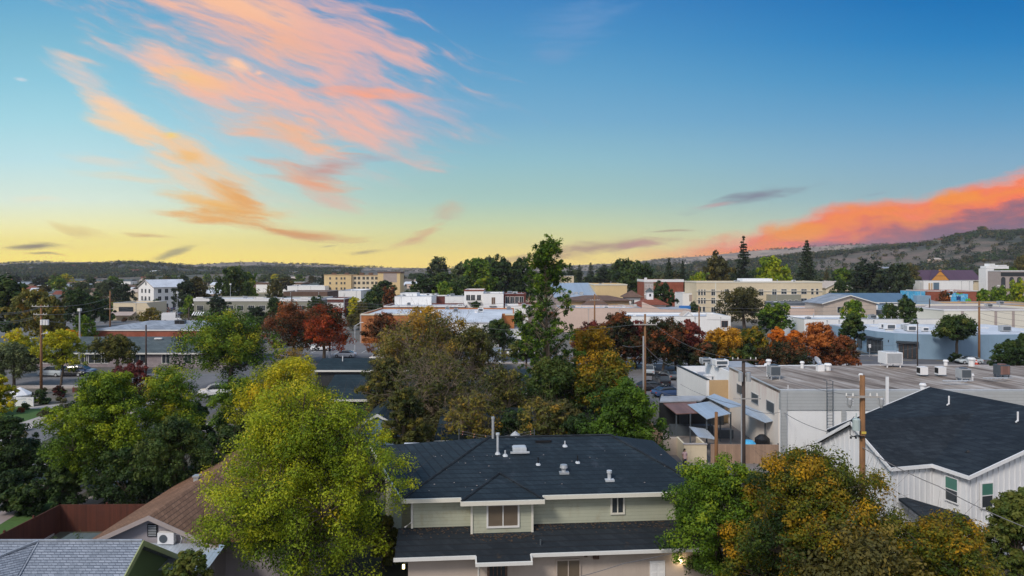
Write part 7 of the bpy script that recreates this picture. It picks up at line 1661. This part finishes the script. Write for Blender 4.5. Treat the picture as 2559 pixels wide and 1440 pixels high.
# ------------------------------------------------------------------ vehicles
carpaint = {}
def paintmat(c):
    if c not in carpaint:
        m, nt, b = newmat('car_paint'); b.inputs['Base Color'].default_value = (*c, 1); b.inputs['Roughness'].default_value = .3; b.inputs['Coat Weight'].default_value = .5; b.inputs['Metallic'].default_value = 0
        carpaint[c] = m
    return carpaint[c]
def loft(q, secs):
    """secs: (x, z0, z1, half width low, half width high)"""
    b = len(q.v)
    for x, z0, z1, wl, wh in secs: q.v += [(x, -wl, z0), (x, -wl * 1.02, z0 + (z1 - z0) * .55), (x, -wh, z1), (x, wh, z1), (x, wl * 1.02, z0 + (z1 - z0) * .55), (x, wl, z0)]
    for i in range(len(secs) - 1):
        for k in range(6):
            k2 = (k + 1) % 6; q.f.append((b + i * 6 + k, b + (i + 1) * 6 + k, b + (i + 1) * 6 + k2, b + i * 6 + k2)); q.mi.append(q.cur)
    q.f.append(tuple(b + k for k in range(6))); q.mi.append(q.cur); e_ = b + (len(secs) - 1) * 6; q.f.append(tuple(e_ + 5 - k for k in range(6))); q.mi.append(q.cur)
KINDS = {
 'sedan': dict(body=[(-2.3, .42, .72, .70, .62), (-2.15, .30, .92, .84, .74), (-1.3, .24, .98, .90, .80), (0, .24, .98, .91, .82), (1.1, .24, .96, .90, .80), (1.9, .28, .84, .86, .72), (2.3, .40, .66, .70, .58)],
               cab=[(-1.75, .96, 1.0, .74, .72), (-1.0, .96, 1.36, .76, .60), (-.1, .96, 1.43, .78, .62), (.5, .96, 1.36, .78, .60), (1.3, .95, .98, .76, .74)]),
 'suv': dict(body=[(-2.3, .45, .95, .78, .72), (-2.2, .32, 1.08, .88, .80), (-1.2, .28, 1.10, .93, .85), (0, .28, 1.10, .94, .86), (1.1, .28, 1.08, .92, .84), (2.0, .32, .98, .88, .78), (2.3, .45, .80, .74, .64)],
             cab=[(-2.2, 1.06, 1.12, .78, .76), (-1.9, 1.06, 1.66, .80, .66), (-.2, 1.06, 1.72, .82, .68), (.5, 1.06, 1.64, .82, .66), (1.2, 1.05, 1.1, .80, .78)]),
 'pickup': dict(body=[(-2.7, .5, 1.0, .86, .84), (-2.6, .4, 1.08, .92, .88), (-.5, .36, 1.10, .94, .88), (1.1, .36, 1.10, .94, .86), (2.3, .4, 1.02, .90, .80), (2.6, .5, .85, .80, .70)],
                cab=[(-.7, 1.08, 1.12, .84, .82), (-.5, 1.08, 1.72, .84, .70), (.6, 1.08, 1.76, .84, .70), (1.0, 1.08, 1.6, .84, .68), (1.6, 1.06, 1.1, .82, .8)]),
 'van': dict(body=[(-3.2, .4, 1.0, .95, .95), (-3.1, .35, 1.2, 1.05, 1.05), (0, .35, 1.2, 1.05, 1.05), (2.2, .35, 1.2, 1.0, .95), (3.1, .4, 1.0, .9, .8)],
             cab=[(-3.15, 1.18, 2.9, 1.03, 1.0), (1.2, 1.18, 2.95, 1.03, 1.0), (1.5, 1.18, 2.9, 1.0, .95), (1.9, 1.18, 1.9, .96, .8), (2.6, 1.18, 1.25, .92, .85)])}
carproto = {}
def car(kind, c, loc, rz, label, group=None, name='car', cat='car'):
    key = (kind, c)
    e = empty(name, loc, rz, label, cat, group)
    if key not in carproto:
        K = KINDS[kind]; pm = paintmat(c); q = MB(); loft(q, K['body']); L = K['body'][-1][0]; B0 = K['body'][0][0]
        cab = K['cab']; roof = [(x, z1 - .05, z1, w1 + .015, w1) for x, z0, z1, w0, w1 in cab if z1 > cab[0][2] + .15]; loft(q, roof)
        if kind == 'van': loft(q, [(x, z0, z1, a + .012, b_ + .012) for x, z0, z1, a, b_ in cab[:2]])
        # pillars
        for i in range(len(cab) - 1):
            for sy in (-1, 1):
                a, b_ = cab[i], cab[i + 1]
                if i in (0, len(cab) - 2): q.tube([(a[0], sy * a[4], a[2]), (b_[0], sy * b_[4], b_[2])], .035, 4)
        for x in (cab[2][0],):
            for sy in (-1, 1): q.tube([(x, sy * cab[2][3], cab[2][1]), (x, sy * cab[2][4], cab[2][2])], .04, 4)
        P = [('body', q.build('body', pm, None, smooth_=False))]
        q = MB(); loft(q, cab); P.append(('windows', q.build('windows', M['glass'], None)))
        zb = K['body'][1][1] + .32
        for sy in (-1, 1):
            P.append(('headlight', MB().box(L - .16, L - .02, sy * .6 - .14, sy * .6 + .14, zb - .02, zb + .12).build('headlight', M['trim'])))
            P.append(('tail_light', MB().box(B0 + .0, B0 + .12, sy * .62 - .12, sy * .62 + .12, zb, zb + .18).build('tail_light', M['red_paint'])))
            P.append(('mirror', MB().box(cab[-1][0] - .35, cab[-1][0] - .15, sy * 1.02 - .09, sy * 1.02 + .09, cab[0][1], cab[0][1] + .14).build('mirror', pm)))
        P.append(('bumper', MB().box(L - .08, L + .02, -.62, .62, K['body'][-1][1] - .06, K['body'][-1][1] + .1).box(B0 - .02, B0 + .08, -.62, .62, K['body'][0][1] - .06, K['body'][0][1] + .1).build('bumper', M['dark'])))
        me = []
        for n_, o in P: me.append((n_, o.data)); bpy.data.objects.remove(o)
        q = MB().tube([(0, -.11, 0), (0, .11, 0)], .33, 14); w_ = q.build('tyre', M['tyre']); wm = w_.data; bpy.data.objects.remove(w_)
        q = MB().tube([(0, -.125, 0), (0, .125, 0)], .20, 10); w_ = q.build('rim', M['metal']); rm = w_.data; bpy.data.objects.remove(w_)
        carproto[key] = (me, wm, rm, L * .63, B0 * .62, K['body'][2][3] - .10)
    me, wm, rm, fx, bx_, wy = carproto[key]
    for n_, m_ in me: link(n_, m_, e)
    for x in (fx, bx_):
        for sy in (-1, 1):
            w_ = link('wheel', wm, e, (x, sy * wy, .33)); link('rim', rm, w_)
    return e
def gcar(px, py, kind, c, rz, label, group=None, z=.012, **kw): return car(kind, c, G(px, py, z), R(rz), label, group, **kw)
WH, SV, BK, GY, BL, RD = (.86, .86, .87), (.42, .47, .50), (.015, .016, .02), (.12, .13, .14), (.05, .09, .2), (.35, .03, .03)
gcar(862, 893, 'sedan', WH, 176, 'white sedan driving on the street left of centre')
gcar(545, 990, 'pickup', WH, 200, 'white pickup under the broad green and yellow tree')
gcar(132, 940, 'suv', SV, 170, 'silver hatchback right of the left utility pole')
gcar(180, 940, 'sedan', BK, 4, 'black sedan behind the small yellow-green street tree'); gcar(203, 938, 'suv', BL, 4, 'dark blue car beside the black sedan')
gcar(1270, 889, 'sedan', WH, 180, 'white car partly hidden right of the central autumn trees'); gcar(1236, 890, 'suv', BK, 180, 'dark car just behind the partly hidden white car')
gcar(2422, 909, 'sedan', SV, 180, 'silver sedan parked by the blue-grey corner building')
gcar(803, 876, 'suv', WH, 190, 'white car parked behind the vivid red tree'); gcar(785, 868, 'sedan', SV, 190, 'grey car beside the white one behind the vivid red tree'); gcar(712, 893, 'sedan', (.25, .2, .35), 150, 'lilac-grey car under the dark red and green tree'); gcar(692, 868, 'suv', RD, 120, 'red car left of the dark red trees')
gcar(965, 905, 'van', WH, 178, 'white van half hidden by the autumn trees at the street', name='van', cat='van'); gcar(1010, 893, 'suv', SV, 178, 'silver car behind the central autumn trees')
for i, (px, py, c, n_, k) in enumerate(((1622, 935, SV, 'silver', 'suv'), (1652, 962, BK, 'black', 'suv'), (1672, 946, GY, 'grey', 'sedan'), (1625, 975, BK, 'black', 'sedan'), (1668, 990, BL, 'dark blue', 'sedan'))):
    gcar(px, py, k, c, (80, 95, 100, 10, 20)[i], '%s %s parked %s the white workshop' % (n_, 'wagon' if k == 'suv' else 'saloon', ('beyond', 'left of', 'at the far corner of', 'farther left of', 'nearest the left wall of')[i]), 'cars parked beside the white workshop')
gcar(430, 803, 'van', WH, 20, 'white motorhome parked behind the grey shingle roof', name='van', cat='van')
r = random.Random(21); gl_ = 'cars in the distant lot right of the white gabled building'
for i in range(9):
    c, n_ = r.choice(((WH, 'white'), (SV, 'silver'), (GY, 'grey'), (BL, 'blue')))
    gcar(404 + i * 7.5, 776 + r.uniform(-3, 12), 'suv' if i % 2 else 'sedan', c, r.uniform(60, 110), 'small %s car in the distant lot right of the white gabled building' % n_, gl_ + ', ' + n_)
# right-hand roof-level car park
e = empty('car_park_deck', (X(2345, 214), 214, 0), 0, 'raised concrete parking deck with railing in front of the mural wall', 'parking deck')
MB().box(0, 40, 0, 16, 0, 5.6).build('deck', M['stone'], e)
q = MB().box(0, 40, -.05, .03, 6.5, 6.58)
for i in range(41): q.box(i - .03, i + .03, -.04, .02, 5.6, 6.5)
q.build('railing', M['white'], e)
for i in range(14):
    c, n_ = r.choice(((WH, 'white'), (SV, 'silver'), (GY, 'grey'), (BL, 'blue'), (BK, 'black'), (RD, 'red')))
    Y = 217 + r.uniform(0, 1); car('suv' if i % 2 else 'sedan', c, (X(2352, 214) + i * 2.75, Y, 5.6), R(90 + r.uniform(-6, 6)), 'small %s car on the raised parking deck before the mural' % n_, 'cars on the parking deck, ' + n_)
def cone(px, py, label):
    e = empty('traffic_cone', G(px, py, .01), 0, label, 'traffic cone')
    MB().cyl(0, 0, .05, .9, .3, .05, 12).build('cone', M['red_paint'], e); MB().cyl(0, 0, .4, .6, .2, .145, 12).build('band', M['white'], e); MB().box(-.4, .4, -.4, .4, 0, .05).build('base', M['red_paint'], e)
cone(2440, 911, 'red and white traffic cone beside the brown pole and silver car')

# ------------------------------------------------------------------ corner garden: canopy, sign, railing
e = empty('canopy', (X(50, 92), 92, 0), 0, 'white peaked garden canopy at the left edge', 'canopy')
q = MB()
cz, cw = Z(985, 92), 1.55
pts = [(math.cos(a) * cw, math.sin(a) * cw, cz - .0) for a in [math.pi / 8 + k * math.pi / 4 for k in range(8)]]
for k in range(8): q.poly([pts[k], pts[(k + 1) % 8], (0, 0, Z(967, 92))]); a, b_ = pts[k], pts[(k + 1) % 8]; q.poly([(a[0], a[1], a[2] - .15), (b_[0], b_[1], b_[2] - .15), b_, a])
q.build('cover', M['white'], e)
q = MB()
for a in (math.pi / 4, 3 * math.pi / 4, 5 * math.pi / 4, 7 * math.pi / 4): q.cyl(math.cos(a) * 1.3, math.sin(a) * 1.3, 0, cz, .06)
q.build('post', M['dark'], e)
# the sign: faint arched lettering over a round emblem, too soft to read in the photograph
Y = 89.2; e = empty('sign', (X(62, Y), Y, 0), 0, 'white rectangular board with arched lettering and a round emblem beside the canopy', 'sign')
w2 = 22 * Y / F; zt, zb_ = Z(993, Y), Z(1015, Y)
MB().box(-w2, w2, -.06, .06, zb_, zt).build('board', M['white'], e)
q = MB()
for i in range(13):
    if i in (8, 9): continue
    u_ = (i - 6) / 6; x = u_ * w2 * .78; zc = zt - .20 - .16 * u_ * u_
    q.box(x - .028, x + .028, -.075, -.062, zc - .06, zc + .05)
    if i % 2: q.box(x - .028, x + .04, -.075, -.0621, zc + .05, zc + .07)
q.build('lettering', M['bluewall'], e)
q = MB()
for k in range(16):
    a, a2 = k * math.pi / 8, (k + 1) * math.pi / 8; zc = (zt + zb_) / 2 - .18
    q.poly([(math.cos(a) * .3, -.07, zc + math.sin(a) * .3), (math.cos(a) * .24, -.07, zc + math.sin(a) * .24), (math.cos(a2) * .24, -.07, zc + math.sin(a2) * .24), (math.cos(a2) * .3, -.07, zc + math.sin(a2) * .3)])
q.box(-.04, .04, -.072, -.062, zc - .22, zc + .2); q.box(-.15, .15, -.072, -.0621, zc - .05, zc + .05)
q.build('emblem', M['bluewall'], e)
MB().box(-w2, -w2 + .1, -.05, .05, 0, zb_).box(w2 - .1, w2, -.05, .05, 0, zb_).build('post', M['white'], e)
e = empty('railing', (X(15, 89.5), 89.5, 0), 0, 'white picket railing left of the rectangular sign board', 'railing')
q = MB().box(-1.5, 1.4, -.03, .03, 1.25, 1.33).box(-1.5, 1.4, -.03, .03, .2, .28)
for k in range(15): q.box(-1.5 + k * .2, -1.44 + k * .2, -.04, .04, 0, 1.35)
q.build('rails', M['white'], e)
for px, py, h, lb in ((62, 1024, .5, 'dark tuft plant in front of the white sign board'), (98, 1012, 1.2, 'green shrub right of the canopy'), (52, 1032, .4, 'rust-coloured low plant on the corner lawn'), (145, 994, 1.0, 'maroon shrub beside the side street')):
    p = G(px, py); make_tree('s', h * 1.6, h * 2.2, .05, 300 + px, {'m': 'darkred', 'r': 'rust'}.get(lb[0], 'greendark'), lobes=6, clumps=10, per=20, leaf=.12, loc=p, label=lb, cat='shrub', nm='shrub', trunk=.04)
wall_ = fence('low brown brick wall between the lane and the corner garden', [(-64, 99.6), (-47.5, 99.4)], .7, M['brick_dark'], .25, posts=False, cat='wall', name='garden_wall')
# blue tub and crates seen in the patio
e = empty('tub', (X(1871, 64.6), 64.6, 0), 0, 'bright blue covered tub behind the tan fence panels', 'tub'); MB().cyl(0, 0, 0, 1.5, .6, .62, 16).cyl(0, 0, 1.5, 1.75, .66, .4, 16).build('tank', M['mural_blue'], e)
e = empty('storage_tank', (X(1905, 66), 66, 0), 0, 'black round water tank right of the blue tub', 'tank'); MB().cyl(0, 0, 0, 1.6, .7, .7, 16).cyl(0, 0, 1.6, 1.95, .7, .3, 16).build('tank', M['black'], e)

# ------------------------------------------------------------------ the person by the bin enclosure
def person(loc, rz):
    e = empty('person', loc, rz, 'dark-haired person in a pale pink top standing beside the low stucco enclosure', 'person')
    import bmesh
    J = {'pelvis': (0, 0, .95), 'belly': (0, 0, 1.1), 'chest': (0, -.01, 1.32), 'neck': (0, 0, 1.47), 'head0': (0, -.01, 1.55), 'head1': (0, -.02, 1.66),
         'shl': (.17, 0, 1.42), 'ell': (.24, .02, 1.15), 'wrl': (.20, -.12, .95), 'hal': (.19, -.16, .88), 'shr': (-.17, 0, 1.42), 'elr': (-.23, .02, 1.15), 'wrr': (-.20, -.1, .93), 'har': (-.19, -.13, .86),
         'hil': (.09, 0, .9), 'knl': (.10, -.02, .5), 'anl': (.10, .02, .09), 'tol': (.11, -.15, .04), 'hir': (-.09, 0, .9), 'knr': (-.10, -.03, .5), 'anr': (-.10, .02, .09), 'tor': (-.11, -.15, .04)}
    Rd = {'pelvis': (.15, .11), 'belly': (.13, .10), 'chest': (.16, .11), 'neck': (.055, .055), 'head0': (.07, .08), 'head1': (.085, .10), 'sh': (.055, .055), 'el': (.042, .042), 'wr': (.03, .03), 'ha': (.035, .02), 'hi': (.085, .085), 'kn': (.06, .06), 'an': (.04, .045), 'to': (.035, .025)}
    E = [('pelvis', 'belly'), ('belly', 'chest'), ('chest', 'neck'), ('neck', 'head0'), ('head0', 'head1')]
    for s_ in 'lr': E += [('chest', 'sh' + s_), ('sh' + s_, 'el' + s_), ('el' + s_, 'wr' + s_), ('wr' + s_, 'ha' + s_), ('pelvis', 'hi' + s_), ('hi' + s_, 'kn' + s_), ('kn' + s_, 'an' + s_), ('an' + s_, 'to' + s_)]
    names = list(J); V_ = [J[n_] for n_ in names]; Ed = [(names.index(a), names.index(b_)) for a, b_ in E]; rads = [Rd.get(n_, Rd.get(n_[:2])) for n_ in names]
    for s_ in (1, -1):   # fingers and thumb
        h0 = names.index('hal' if s_ > 0 else 'har'); hx, hy, hz = J['hal' if s_ > 0 else 'har']
        for k in range(4):
            V_ += [(hx + s_ * .0, hy + .03 - k * .02, hz - .05), (hx - s_ * .01, hy + .02 - k * .02, hz - .09 - .01 * (k in (1, 2)))]; n0 = len(V_) - 2; Ed += [(h0, n0), (n0, n0 + 1)]; rads += [(.009, .009), (.007, .007)]
        V_ += [(hx - s_ * .01, hy - .05, hz - .01)]; Ed += [(h0, len(V_) - 1)]; rads += [(.009, .009)]
    me = bpy.data.meshes.new('body'); me.from_pydata(V_, Ed, []); o = link('body', me, e)
    sk_ = o.modifiers.new('skin', 'SKIN'); sk_.use_smooth_shade = True
    for v_, rr in zip(me.skin_vertices[0].data, rads): v_.radius = rr
    me.skin_vertices[0].data[0].use_root = True
    o.modifiers.new('sub', 'SUBSURF').levels = 1; o.modifiers['sub'].render_levels = 2
    me.materials.append(plain('skin', (.45, .26, .18, 1), .6, .05))
    q = MB(); 
    def ring(zs, rx, ry, y0=0, n=14): return [(math.cos(2 * math.pi * k / n) * rx, y0 + math.sin(2 * math.pi * k / n) * ry, zs) for k in range(n)]
    def shell(q, rings):
        n = len(rings[0]); b = len(q.v)
        for rg in rings: q.v += rg
        for i in range(len(rings) - 1):
            for k in range(n): q.f.append((b + i * n + k, b + i * n + (k + 1) % n, b + (i + 1) * n + (k + 1) % n, b + (i + 1) * n + k)); q.mi.append(q.cur)
    shell(q, [ring(.88, .19, .15), ring(1.05, .165, .135), ring(1.3, .19, .14), ring(1.44, .17, .11), ring(1.49, .07, .07)])
    for s_ in (-1, 1): q.tube([(s_ * .16, 0, 1.43), (s_ * .22, .015, 1.22)], [.075, .065], 8)
    q.build('shirt', plain('pink_shirt', (.62, .42, .42, 1), .8, .08, 5), e, smooth_=True)
    q = MB()
    for s_ in (-1, 1): q.tube([(s_ * .085, 0, .96), (s_ * .10, -.03, .5), (s_ * .10, .02, .10)], [.115, .08, .06], 10)
    q.build('trousers', plain('dark_trousers', (.03, .035, .06, 1), .8, .1, 5), e, smooth_=True)
    q = MB(); shell(q, [ring(1.40, .07, .05, .09), ring(1.55, .11, .09, .04), ring(1.68, .105, .11, .02), ring(1.76, .07, .08, .0), ring(1.785, .01, .01, 0)]); q.build('hair', plain('dark_hair', (.03, .015, .01, 1), .6, .2, 8), e, smooth_=True)
    q = MB()
    for s_ in (-1, 1): q.box(s_ * .035 - .012, s_ * .035 + .012, -.118, -.108, 1.635, 1.65)
    q.box(-.012, .012, -.135, -.11, 1.59, 1.63); q.box(-.025, .025, -.115, -.105, 1.56, 1.57); q.build('face_features', M['tile_brown'], e)
person((X(1711, 61.6), 61.6, .01), R(20))
HAZE = 0.00009

# ------------------------------------------------------------------ evening air
if HAZE:
    mz = bpy.data.materials.new('evening_air'); mz.use_nodes = True; nt = mz.node_tree; nt.nodes.clear()
    pv = nt.nodes.new('ShaderNodeVolumePrincipled'); pv.inputs['Color'].default_value = (.78, .76, .86, 1); pv.inputs['Density'].default_value = HAZE
    om = nt.nodes.new('ShaderNodeOutputMaterial'); nt.links.new(pv.outputs[0], om.inputs['Volume'])
    hz = MB().box(-5300, 5300, -500, 4800, -2.0, 195).build('haze', mz); tag(hz, kind='stuff')
